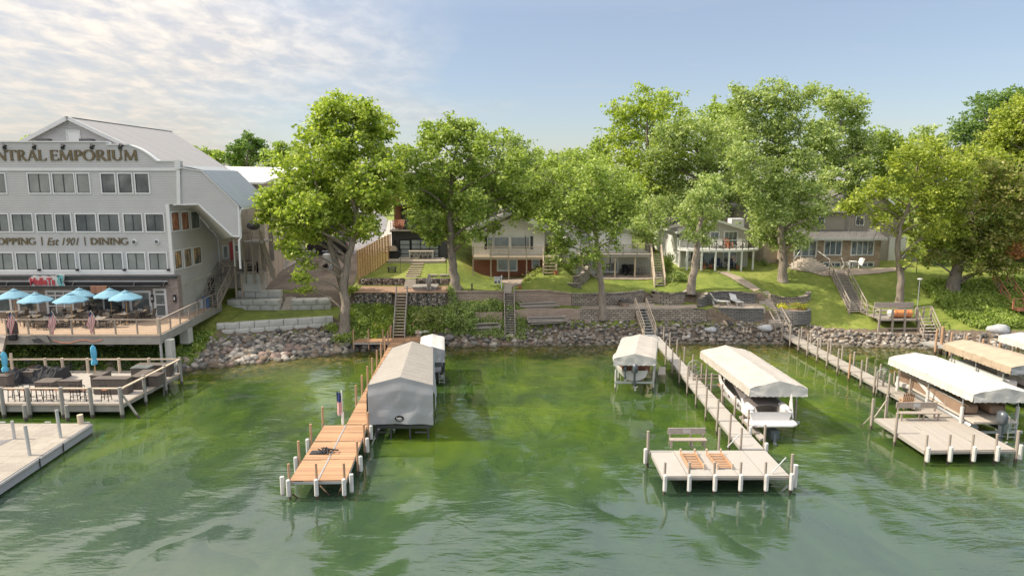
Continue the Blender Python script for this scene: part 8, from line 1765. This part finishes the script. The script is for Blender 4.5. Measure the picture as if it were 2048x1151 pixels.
# right: long stairs, landing, kayak
RST = T('hillside_stairs', 'long weathered stairs slanting down the lawn from the brick house patio', 'stairs', (XX(1722, 63.2, 2.5), 63.2, 2.5))
pf, ph = Vector((XX(1716, 62.6, 2.3), 62.6, 2.35)), Vector((XX(1672, 70.6, 5.2), 70.4, 5.2)); stairs(RST, pf, ph, 1.5, 22, 'grey_wood', 'post_grey', posts=6, rh=.95, dirw=(1, 0, 0))
WL = T('wooden_landing', 'wooden lakeside landing with rails at the foot of the hillside stairs', 'landing', (XX(1790, 60.5, 2.2), 60.5, 2.2))
lz = 2.2; lx0, lx1 = XX(1757, 60.2, lz), XX(1836, 60.2, lz)
P('floor', M['grey_wood'], WL, lambda m: m.prism([(lx0, 60.0, lz-.1), (lx1, 60.0, lz-.1), (lx1+.2, 62.9, lz-.1), (XX(1733, 62.9, lz), 62.9, lz-.1)], (0, 0, .1)))
P('railing', M['post_grey'], WL, lambda m: (rail(m, (lx0, 60.0, lz), (lx1-.2, 60.0, lz), .95, 3, 0, .13, .12, mid=1), rail(m, (XX(1722, 62.6, lz), 62.6, lz+.1), (lx0, 60.0, lz), .95, 3, 0, .11, .1, mid=1), rail(m, (lx1, 60.6, lz), (XX(1861, 61.4, lz), 61.4, lz), .95, 2, 0, .12, .1, mid=1)))
P('underframe', M['post_grey'], WL, lambda m: ([m.bar((x, 60.05, .3), (x, 60.05, lz), .15) for x in (lx0, lx0+1.2, lx0+2.3, lx1)], m.bar((lx0, 60.05, 1.4), (lx1, 60.05, 1.4), .08, .1)))
P('back_bench', M['grey_wood'], WL, lambda m: (m.bx(XX(1748, 62.4, 3), XX(1826, 62.4, 3), 62.3, 62.4, lz+.65, lz+1.15), m.bx(XX(1750, 62, 3), XX(1824, 62, 3), 61.8, 62.3, lz+.42, lz+.5)))
DS = T('dock_stairs', 'pale stairs with side rails going down from the wooden landing to the far dock', 'stairs', (XX(1860, 59.4, 1), 59.4, 1))
stairs(DS, (XX(1862, 59.2, 1), 59.1, .85), (XX(1848, 60.9, 2.2), 61.0, 2.2), 1.35, 6, 'limestone', 'post_grey', posts=2, dirw=(1, 0, 0))
KY = T('inflatable_raft', 'rolled orange and white inflatable raft lying on the wooden landing', 'raft', (XX(1800, 61, 2.5), 61.2, lz))
P('orange_roll', M['orange'], KY, lambda m: m.path([(XX(1784, 60.9, 2.6), 60.9, lz+.42), (XX(1786, 60.9, 2.6), 60.9, lz+.42), (XX(1821, 60.9, 2.6), 60.9, lz+.42), (XX(1823, 60.9, 2.6), 60.9, lz+.42)], [.25, .36, .36, .25], 14), smooth='auto'); P('white_end', M['white_plastic'], KY, lambda m: m.path([(XX(1776, 60.9, 2.6), 60.9, lz+.42), (XX(1778, 60.9, 2.6), 60.9, lz+.42), (XX(1784, 60.9, 2.6), 60.9, lz+.42)], [.22, .34, .35], 14), smooth='auto'); P('strap', M['sign_red'], KY, lambda m: [m.tube((x, 60.9, lz+.42), (x+.04, 60.9, lz+.42), .372, n=16) for x in (XX(1790, 60.9, 2.6), XX(1812, 60.9, 2.6))])
# red stairs at far right
RDS = T('red_stairs', 'rust-red wooden stairs and landing in the bushes at the right picture edge', 'stairs', (XX(2030, 63, 3), 63, 3))
stairs(RDS, (XX(2032, 63.4, 3), 63.4, 2.9), (XX(2000, 66.5, 4.8), 66.5, 4.7), 1.3, 10, 'grey_wood', 'terracotta', posts=3, dirw=(1, 0, 0)); P('landing', M['terracotta'], RDS, lambda m: m.bx(XX(2024, 62.6, 3), XX(2100, 62.6, 3), 61.6, 63.4, 2.65, 2.85)); P('landing_railing', M['terracotta'], RDS, lambda m: rail(m, (XX(2026, 61.7, 3), 61.7, 2.85), (XX(2095, 61.7, 3), 61.7, 2.85), .95, 3, 0, .12, .08, mid=1))
# lamps
def lamp(label, px, Y, h, z0=None, kind='globe'):
    x = XX(px, Y, gz(0, Y) if z0 is None else z0); z0 = gz(x, Y) if z0 is None else z0; t = T('garden_lamp', label, 'lamp', (x, Y, z0)); P('pole', M['aluminium' if kind == 'dock' else 'black'], t, lambda m: m.tube((x, Y, z0-.1), (x, Y, z0+h), .035))
    P('lamp_head', M['white_plastic'], t, lambda m: m.lathe((x, Y, z0+h), [(.05, -.05), (.14, .05), (.13, .22), (.02, .3)] if kind == 'globe' else [(.22, 0), (.2, .08), (.02, .12)], 12)); return t
lamp('thin grey pole lamp standing on the wooden landing', 1833, 61.8, 3.4, lz, 'dock'); lamp('black garden lamp post between the boxelder and the leaning maple', 1832, 70.5, 2.4)
for lab, px, Y in (('thin black torch lamp left of the stepping stones', 801, 66.5), ('thin black torch lamp at the right end of the upper gabion wall', 893, 65.6)): 
    x = XX(px, Y, 5.6); g = gz(x, Y); t = T('torch', lab, 'torch', (x, Y, g)); P('stake', M['steel_dark'], t, lambda m: m.bar((x, Y, g-.1), (x, Y, g+1.35), .035)); P('torch_head', M['steel_dark'], t, lambda m: m.lathe((x, Y, g+1.35), [(.03, 0), (.08, .12), (.02, .2)], 8))
# black house patio things
GR = T('covered_grill', 'black grill under a dark cover with a brown domed lid beside the glass doors', 'grill', (XX(787, 71.3, pz), 71.3, pz)); x = XX(788, 71.3, pz)
P('cover', M['black_fabric'], GR, lambda m: m.prism([(x-.55, 71.0, pz), (x+.5, 71.0, pz), (x+.62, 71.0, pz+.85), (x-.55, 71.0, pz+.85)], (0, .6, 0)), bevel=.06); P('lid', M['canvas_tan'], GR, lambda m: m.lathe((x-.1, 71.3, pz+.85), [(.52, 0), (.45, .3), (.25, .48), (.02, .52)], 14), smooth=True)
TT = T('outdoor_table', 'long pale outdoor table in front of the glass garage doors', 'table', (XX(845, 71.4, pz), 71.4, pz)); x0, x1 = XX(818, 71.3, pz), XX(868, 71.3, pz)
P('table_top', M['limestone'], TT, lambda m: m.bx(x0, x1, 71.0, 71.75, pz+.78, pz+.83)); P('leg', M['white_paint'], TT, lambda m: [m.bar((x, y, pz), (x, y, pz+.78), .06) for x in (x0+.1, x1-.1) for y in (71.05, 71.7)])
c0_ = T('metal_chair', 'chair', 'chair', (0, 0, 0), 'mint metal chairs at the long outdoor table')
P('seat', M['glass_pale'], c0_, lambda m: m.box((0, 0, .44), (.38, .38, .03))); P('backrest', M['limestone'], c0_, lambda m: (m.bar((-.17, -.18, .44), (-.17, -.24, .85), .03), m.bar((.17, -.18, .44), (.17, -.24, .85), .03), m.bar((-.18, -.24, .83), (.18, -.24, .83), .05), m.bar((0, -.2, .5), (0, -.24, .83), .08, .01)))
P('leg', M['limestone'], c0_, lambda m: [m.bar((x, y, 0), (x*.8, y*.8, .44), .025) for x in (-.19, .19) for y in (-.19, .19)])
for i in range(5):
    l = (x0+.35+i*(x1-x0-.7)/4, 70.93+.1, pz); lab = f'{ORD[i]} mint metal chair from the left at the long outdoor table'
    if i == 0: c0_.location = l; c0_['label'] = lab
    else: dup(c0_, l, random.uniform(-.1, .1), lab)
FP = T('fire_table', 'low dark grey fire table on the lawn beside the cedar fence', 'table', (XX(784, 67, 5.6), 67, gz(XX(784, 67, 5.6), 67))); x = XX(784, 67, 5.6); g = gz(x, 67)
P('table_top', M['steel_dark'], FP, lambda m: m.bx(x-.42, x+.42, 66.7, 67.3, g+.42, g+.5)); P('leg', M['steel_dark'], FP, lambda m: [m.bar((x+a, 67+b, g-.05), (x+a, 67+b, g+.42), .07) for a in (-.34, .34) for b in (-.22, .22)]); P('shelf', M['steel_dark'], FP, lambda m: m.bx(x-.36, x+.36, 66.78, 67.22, g+.2, g+.26))
HT = T('low_platform', 'flat grey spa cover on a step lying on the mulch terrace', 'platform', (XX(850, 62.9, 4.5), 62.9, 4.5)); x0, x1 = XX(826, 62.8, 4.7), XX(876, 62.8, 4.7)
P('base', M['grey_wood'], HT, lambda m: m.bx(x0+.1, x1-.1, 62.2, 63.8, 4.5, 4.72)); P('cover', M['canvas_grey'], HT, lambda m: m.bx(x0, x1, 62.1, 63.9, 4.73, 4.85), bevel=.03)
STT = T('carved_statue', 'weathered carved standing figure on the edge of the lower gabion wall', 'statue', (XX(858, 61.7, 4.5), 61.8, 4.5)); x = XX(858, 61.8, 5.3)
def sta(m):
    for s in (-1, 1): m.path([(x+s*.12, 61.8, 4.5), (x+s*.14, 61.8, 4.7), (x+s*.09, 61.8, 5.05)], [.1, .085, .1], 8)
    m.path([(x, 61.8, 4.95), (x, 61.8, 5.25), (x-.02, 61.8, 5.6), (x, 61.78, 5.78), (x+.02, 61.75, 5.86), (x+.04, 61.72, 6.0), (x+.04, 61.7, 6.12)], [.16, .2, .22, .15, .1, .13, .03], 10)
    m.path([(x-.2, 61.75, 5.65), (x-.27, 61.7, 5.35), (x-.1, 61.55, 5.25)], [.08, .07, .05], 7); m.path([(x+.2, 61.75, 5.65), (x+.26, 61.65, 5.4), (x+.1, 61.5, 5.45)], [.08, .07, .05], 7)
P('figure', M['grey_wood'], STT, sta, smooth=True)
for lab, px in (('left low stone bench slab on the upper gabion wall', 866), ('right low stone bench slab on the upper gabion wall', 888)):
    x = XX(px, 65.2, 5.5); mb = MB(); mb.bx(x-.42, x+.42, 65.0, 65.4, 5.45, 5.58); mb.bx(x-.32, x-.2, 65.05, 65.35, 5.25, 5.45); mb.bx(x+.2, x+.32, 65.05, 65.35, 5.25, 5.45); mb.solo('stone_bench', lab, 'bench', M['limestone'], group='stone benches on the gabion wall')
def adiron(label, x, y, z, rz, mat, group=None):
    t = T('adirondack_chair', label, 'chair', (0, 0, 0), group)
    P('seat', M[mat], t, lambda m: m.prism([(-.28, -.3, .36), (.28, -.3, .36), (.26, .2, .26), (-.26, .2, .26)], (0, 0, .04))); P('backrest', M[mat], t, lambda m: [m.bar((-.24+k*.12, .15, .26), (-.29+k*.145, .48, 1.0+.06*math.sin(k*.785)), .1, .025) for k in range(5)])
    for s in (-1, 1): P('armrest', M[mat], t, lambda m: m.bar((s*.34, -.35, .56), (s*.34, .35, .56), .12, .03)); P('leg', M[mat], t, lambda m: m.bar((s*.3, -.3, 0), (s*.3, -.3, .55), .07)); P('leg', M[mat], t, lambda m: m.bar((s*.3, .1, .3), (s*.3, .45, 0), .07))
    t.location = (x, y, z); t.rotation_euler.z = rz; return t
for i, px in enumerate((792, 801)): adiron(('left', 'right')[i] + ' orange wooden armchair on the lower balcony of the black house', XX(px, 72.4, zt1), 72.4, zt1+.08, .2-.4*i, 'terracotta', 'orange armchairs on the black house')
zz_ = PY(800, 409, 72).z+.08; adiron('orange armchair on the upper balcony of the black house', XX(790, 72.4, zz_), 72.4, zz_, .1, 'terracotta')
for i, (px, mt, lab) in enumerate(((1424, 'white_plastic', 'first white armchair from the left on the bowed balcony'), (1440, 'white_plastic', 'second white armchair from the left on the bowed balcony'), (1457, 'terracotta', 'brown armchair on the bowed balcony'), (1482, 'white_plastic', 'rightmost white armchair on the bowed balcony'))): adiron(lab, XX(px, 71.9, zd3), 71.9+.1*(i % 2), zd3, random.uniform(-.3, .3), mt, 'armchairs on the bowed balcony')
for i, (px, mt) in enumerate(((1436, 'blue_cover'), (1463, 'blue_cover'))): x = XX(px, 72.0, 5.2); adiron(('left', 'right')[i] + ' dark blue armchair on the patio under the bowed balcony', x, 72.1, gz(x, 72.1)+.03, .2*i, mt, 'blue armchairs under the balcony')
for i, px in enumerate((1247, 1254, 1261)): x = XX(px, 70.2, 5); adiron(f'{ORD[i]} dark green plastic chair from the left under the white cottage deck', x, 70.2, gz(x, 70.2)+.07, random.uniform(-.5, .5), 'black', 'dark chairs under the white cottage deck')
x = XX(1284, 70.2, 5); g = gz(x, 70.2)+.07; t = T('metal_patio_set', 'wire patio table with chairs in the shade under the white cottage deck', 'patio set', (x, 70.2, g)); P('table_top', M['grey_wood'], t, lambda m: m.tube((x, 70.2, g+.7), (x, 70.2, g+.74), .55, n=16)); P('frame', M['steel_dark'], t, lambda m: [m.bar((x+.4*math.cos(a), 70.2+.4*math.sin(a), g), (x+.2*math.cos(a), 70.2+.2*math.sin(a), g+.7), .03) for a in (0, 1.57, 3.14, 4.71)])
# lounge chairs on the stone patio
def lounger(label, x, y, z, rz):
    t = T('lounge_chair', label, 'lounge chair', (0, 0, 0), 'white lounge chairs on the stone patio')
    P('seat', M['white_plastic'], t, lambda m: m.prism([(-.1, -.32, .34), (1.15, -.32, .34), (1.15, .32, .34), (-.1, .32, .34)], (0, 0, .05)), bevel=.02); P('backrest', M['white_plastic'], t, lambda m: m.prism([(-.1, -.32, .36), (-.1, .32, .36), (-.58, .32, 1.0), (-.58, -.32, 1.0)], (.05, 0, .03)), bevel=.02)
    for x_, s in ((1.0, -1), (1.0, 1), (-.25, -1), (-.25, 1)): P('leg', M['white_plastic'], t, lambda m: m.bar((x_, s*.3, 0), (x_-.08, s*.3, .35), .07))
    P('armrest', M['white_plastic'], t, lambda m: [m.bar((-.4, s*.34, .5), (.25, s*.34, .42), .06, .04) for s in (-1, 1)])
    t.location = (x, y, z); t.rotation_euler.z = rz
lounger('left white plastic lounge chair stretched sideways on the stone patio', XX(1433, 62.5, 3.1), 62.5, 3.1, -.12); lounger('right white plastic lounge chair facing the lake on the stone patio', XX(1470, 62.7, 3.1), 62.9, 3.1, -1.35)
FT = T('fire_pit_table', 'hexagonal reddish fire pit table on the lower paved terrace', 'fire pit', (XX(1248, 63.0, 2.9), 63.0, 2.9)); x = XX(1249, 63.0, 3)
P('base', M['tan_block'], FT, lambda m: m.lathe((x, 63.0, 2.9), [(.4, 0), (.42, .45)], 6)); P('table_top', M['steel_dark'], FT, lambda m: m.lathe((x, 63.0, 2.9), [(.01, .45), (.58, .45), (.58, .54), (.01, .55)], 6))
# patio furniture at the brick house
for lab, px, rz in (('left white patio chair outside the brick house basement windows', 1692, 1.2), ('right white patio chair outside the brick house basement windows', 1717, -1.2)): x = XX(px, 72, 5.5); adiron(lab, x, 72.0, gz(x, 72)+.08, rz, 'white_paint', 'patio chairs by the brick house')
x = XX(1705, 72, 5.5); g = gz(x, 72)+.08; t = T('bistro_table', 'small white bistro table between two chairs at the brick house', 'table', (x, 72, g)); P('table_top', M['white_paint'], t, lambda m: m.tube((x, 72, g+.68), (x, 72, g+.72), .4, n=14)); P('leg', M['white_paint'], t, lambda m: m.tube((x, 72, g), (x, 72, g+.68), .04))
# piles of old boards, rough pale rock, drain pipes, sign, light bollard
def boards(label, px0, px1, Y, zb, n, hh, sd):
    rnd = random.Random(sd); t = T('board_pile', label, 'board pile', (XX(px0, Y, zb), Y, zb))
    for k in range(n):
        a = XX(px0+rnd.uniform(0, 12), Y, zb); b = XX(px1-rnd.uniform(0, 16), Y, zb); y = Y-.25+rnd.uniform(-.2, .25); zz = zb+hh*k/n; P('board', M['grey_wood'], t, lambda m: m.bar((a, y, zz+rnd.uniform(-.04, .04)), (b, y+rnd.uniform(-.1, .1), zz+.08+rnd.uniform(0, .06)), .24, .07))
boards('upper pile of weathered grey boards leaning on the tan wall', 1036, 1120, 62.2, 2.85, 9, .55, 1); boards('lower pile of weathered grey boards at the top of the riprap', 1050, 1140, 60.9, 1.75, 9, .55, 2); boards('scattered old boards half buried in shrubs left of the grey stairs', 935, 1004, 60.7, 1.1, 8, .75, 4)
for lab, px, Y, r in (('large pale patch of rubble rock beside the ivy at the lower right', 1995, 60.0, .75), ('white quartz boulder on the bank beside the taupe dock stairs', 1530, 60.9, .5), ('white flat boulder on the bank under the block walls', 1421, 60.9, .42)):
    x = XX(px, Y, 1.2); me = RM[3].copy(); me.materials.clear(); me.materials.append(M['pale_rock']); o = D.objects.new('pale_boulder', me); C.objects.link(o); o.location = (x, Y, gz(x, Y)+.1); o.scale = (r*1.4, r*.9, r*.8); tag(o, lab, 'boulder')
for i, px in enumerate((1450, 1458)): x = XX(px, 60.9, 1.8); mb = MB(); mb.tube((x, 61.3, 1.8), (x+.1, 60.6, 1.6), .13, n=12); mb.tube((x+.1, 60.6, 1.6), (x+.102, 60.59, 1.6), .1, n=12); mb.solo('drain_pipe', ('left', 'right')[i] + ' tan drain pipe sticking out of the bank below the stone patio', 'pipe', M['canvas_tan'] if i == 0 else M['steel_dark'])
mb = MB()
for k in range(3): mb.bar((XX(1484+k*7, 60.6, 1), 60.3, .95), (XX(1486+k*7, 60.6, 1), 60.5, 1.35), .06)
mb.bar((XX(1482, 60.6, 1), 60.35, 1.1), (XX(1502, 60.6, 1), 60.35, 1.1), .05); mb.solo('wooden_crate_frame', 'small broken pale wooden frame lying on the riprap', 'frame', M['pale_wood'])
SN = T('yard_sign', 'small white yard sign on a post beside the brick patio', 'sign', (XX(1003, 64.4, 4.3), 64.4, gz(XX(1003, 64.4, 4.3), 64.4))); x = XX(1003, 64.4, 4.5); g = gz(x, 64.4)
P('post', M['white_paint'], SN, lambda m: m.bar((x, 64.4, g-.1), (x, 64.4, g+1.35), .09)); P('arm', M['white_paint'], SN, lambda m: m.bar((x-.75, 64.4, g+1.15), (x+.1, 64.4, g+1.15), .06)); bd_ = P('board', M['white_plastic'], SN, lambda m: m.bx(x-.7, x-.12, 64.38, 64.42, g+.5, g+1.08)); P('board_picture', M['steel_dark'], bd_, lambda m: (m.bx(x-.66, x-.45, 64.37, 64.379, g+.55, g+.75), m.bx(x-.3, x-.16, 64.37, 64.379, g+.55, g+.8)))
mb = MB(); x = XX(944, 63.6, 4.4); g = gz(x, 63.6); mb.tube((x, 63.6, g-.05), (x, 63.6, g+.45), .07, n=10); mb.tube((x, 63.6, g+.45), (x, 63.6, g+.62), .09, n=10); mb.solo('bollard_light', 'short bollard light on the lawn edge right of the broad tree', 'light', M['steel_dark'])
mb = MB(); x = XX(1040, 64.5, 4.4); g = gz(x, 64.5); mb.lathe((x, 64.5, g), [(.15, 0), (.2, .3), (.01, .3)], 12); mb.solo('terracotta_pot', 'small terracotta pot at the corner of the brick patio', 'pot', M['terracotta'])
for lab, px, Y in (('flower pot beside the foot of the brick cottage stairs', 1112, 67.2), ('round pot with orange flowers under the bowed balcony', 1407, 71.6), ('dark round pot at the right end of the balcony patio', 1474, 72.0), ('dark pot beside the patio door under the balcony', 1421, 72.2)):
    x = XX(px, Y, 5.3); g = gz(x, Y)+.02; t = T('flower_pot', lab, 'pot', (x, Y, g)); P('pot', M['terracotta'], t, lambda m: m.lathe((x, Y, g), [(.01, 0), (.17, 0), (.24, .38), (.2, .38)], 14))
    v, f = leaves(np.random.default_rng(int(px)), [((x, Y, g+.52), .25)], .12, 1400, spread=.06, gap=1); leafobj('flowers', v, f, M['leaf_red' if 'orange' in lab else 'leaf_soft'], t)
# stone slabs at the dock platform
for i, (px, py) in enumerate(((822, 660), (838, 664), (852, 662), (815, 655), (832, 656))): a = PZ(px, py, 1.25); mb = MB(); mb.box(a, (.6, .4, .22), random.uniform(-.3, .3)); mb.solo('stone_slab', f'{ORD[i]} pale cut stone at the head of the cedar dock platform', 'stone slab', M['pale_concrete'], group='cut stones by the cedar dock', bevel=.03)
# ------------------------------------------------------------------ shrubs and ground cover
bush('big pale flowering shrub on the bank right of the brown lake stairs', 868, 640, 1.5, 'leaf_pale', 9, name='shrub', cat='shrub', xy=(XX(868, 60.4, 2.5), 60.2), seed=31, h=.8)
bush('tall light green shrub rising against the tan wall', 930, 640, 1.6, 'leaf_soft', 10, name='shrub', cat='shrub', xy=(XX(918, 60.6, 2.5), 60.5), seed=32, h=1.0)
bush('bright green shrub at the water edge below the shrubs', 905, 660, 1.1, 'leaf_green', 7, name='shrub', cat='shrub', xy=(XX(893, 59.9, 1.4), 59.9), seed=33)
bush('leafy weed clump on the ledge between the two tan walls', 985, 605, .9, 'leaf_soft', 7, name='shrub', cat='shrub', xy=(XX(985, 62.2, 3.1), 62.1), seed=34)
bush('wild roses at the end of the low tan wall', 1012, 610, .6, 'leaf_green', 5, name='shrub', cat='shrub', xy=(XX(996, 61.7, 3), 61.8), seed=35)
bush('leafy shrub at the left corner of the lower gabion wall', 712, 580, .8, 'leaf_lime', 6, xy=(XX(705, 61.6, 4.4), 61.6), seed=36, name='shrub', cat='shrub')
bush('leafy suckers sprouting from the foot of the forked tree', 690, 640, .8, 'leaf_green', 6, xy=(XX(668, 59.6, 2.5), 59.3), seed=37, name='shrub', cat='shrub')
bush('green bush hanging over the boulders left of the cedar dock platform', 690, 690, 1.1, 'leaf_green', 7, xy=(XX(690, 57.9, 1), 57.9), seed=38, name='shrub', cat='shrub')
bush('yellow-leaved bush at the left side of the round planter', 1567, 605, .45, 'leaf_yellow', 5, xy=(XX(1566, 62.6, 3.1), 62.6), z=2.75, seed=39, leaf=.13)
bush('wide yellow-leaved bush filling the right side of the round planter', 1600, 606, .75, 'leaf_yellow', 8, xy=(XX(1597, 62.7, 3.1), 62.7), z=2.7, seed=40, leaf=.13)
bush('rounded green shrub beside the foot of the weathered deck stairs', 1358, 548, 1.1, 'leaf_soft', 8, xy=(XX(1352, 67.8, 5), 67.8), seed=41)
bush('taller green shrub between the two cottages', 1335, 525, 1.3, 'leaf_green', 8, xy=(XX(1330, 71.0, 5.5), 71.0), seed=42, h=1.2)
for i, (px, Y) in enumerate(((1054, 67.3), (1064, 67.8), (1074, 68.2), (1083, 68.5))): bush(f'{ORD[i]} hosta from the left in the row beside the brick patio', px, 0, .45, 'leaf_pale', 4, xy=(XX(px, Y, 5.2), Y), seed=50+i, name='hosta', cat='plant', group='hostas by the brick patio')
bush('rust-orange leafed shrub in the dark trees at the right', 2005, 480, 1.4, 'leaf_red', 8, xy=(XX(2008, 66, 8.3), 64.0), z=7.2, seed=44, name='shrub', cat='shrub', leaf=.22, h=1.0)
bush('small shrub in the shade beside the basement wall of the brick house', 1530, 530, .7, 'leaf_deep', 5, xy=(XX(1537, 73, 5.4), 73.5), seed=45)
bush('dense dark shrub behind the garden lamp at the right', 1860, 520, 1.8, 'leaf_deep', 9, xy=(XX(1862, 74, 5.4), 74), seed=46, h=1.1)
bush('wide shrub row behind the leaning maple', 1960, 530, 2.4, 'leaf_green', 10, xy=(XX(1975, 74, 5.4), 74), seed=47, h=.8)
bush('dark shrub at the far right edge of the lawn', 2060, 520, 2.2, 'leaf_deep', 9, xy=(XX(2060, 73, 5.4), 73), seed=48, h=1.0)
bush('bushy shrub at the left end of the curved mound wall', 1145, 520, 1.0, 'leaf_green', 6, xy=(XX(1138, 70, 6), 69.5), seed=49, h=1.2)
def inb(x0, x1): return lambda x, y: True
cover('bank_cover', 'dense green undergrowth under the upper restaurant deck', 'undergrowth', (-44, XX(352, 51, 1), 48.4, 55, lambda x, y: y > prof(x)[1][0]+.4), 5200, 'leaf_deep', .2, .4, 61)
cover('bank_cover', 'brighter leaves mixed through the undergrowth under the restaurant deck', 'undergrowth', (-44, XX(352, 51, 1), 48.4, 53, lambda x, y: y > prof(x)[1][0]+.7), 1500, 'leaf_green', .18, .5, 62)
cover('bank_cover', 'green creepers on the slope below the lower gabion wall', 'undergrowth', (XX(690, 59, 2), XX(905, 60, 2), 57.6, 61.2, lambda x, y: y > prof(x)[1][0]+.9 and not (XX(786, 59, 2) < x < XX(812, 59, 2))), 5200, 'leaf_green', .18, .45, 63)
cover('bank_cover', 'sunlit lime creepers beside the brown lake stairs', 'undergrowth', (XX(745, 59, 2), XX(790, 60, 2), 58.4, 61, None), 900, 'leaf_lime', .18, .5, 64)
cover('bank_cover', 'weeds among the boulders below the tan walls', 'undergrowth', (XX(895, 60, 1), XX(1050, 60, 1), 59.9, 62.8, None), 2600, 'leaf_soft', .15, .4, 65)
cover('bank_cover', 'tufts of weeds between the riprap stones', 'undergrowth', (XX(1040, 60, 1), XX(1500, 60, 1), 59.9, 61.3, lambda x, y: noise.noise(Vector((x*.55, y*.5, 4))) > .28), 420, 'leaf_green', .14, .3, 66)
cover('ivy_bank', 'thick green vines covering the slope at the right picture edge', 'undergrowth', (XX(1905, 62, 2.5), XX(2130, 62, 2.5), 60.2, 67.5, lambda x, y: x > 38.6 + (66-y)*.75 - 1.2 + noise.noise(Vector((x*.5, y*.5, 2)))), 8200, 'leaf_green', .2, .6, 67)
cover('bank_cover', 'green growth at the corner of the upper deck above the boulders', 'undergrowth', (XX(350, 53, 2), XX(400, 54, 2), 51.8, 56, None), 1400, 'leaf_green', .18, .5, 68)
cover('lawn_grass', 'short grass blades standing on the lawns', 'grass', (-5, 42, 63.6, 71.5, lambda x, y: y > prof(x)[5][0]+.3 and y < prof(x)[7][0]-.5), 5200, 'leaf_lime', .09, .02, 69, 5, .3) if False else None
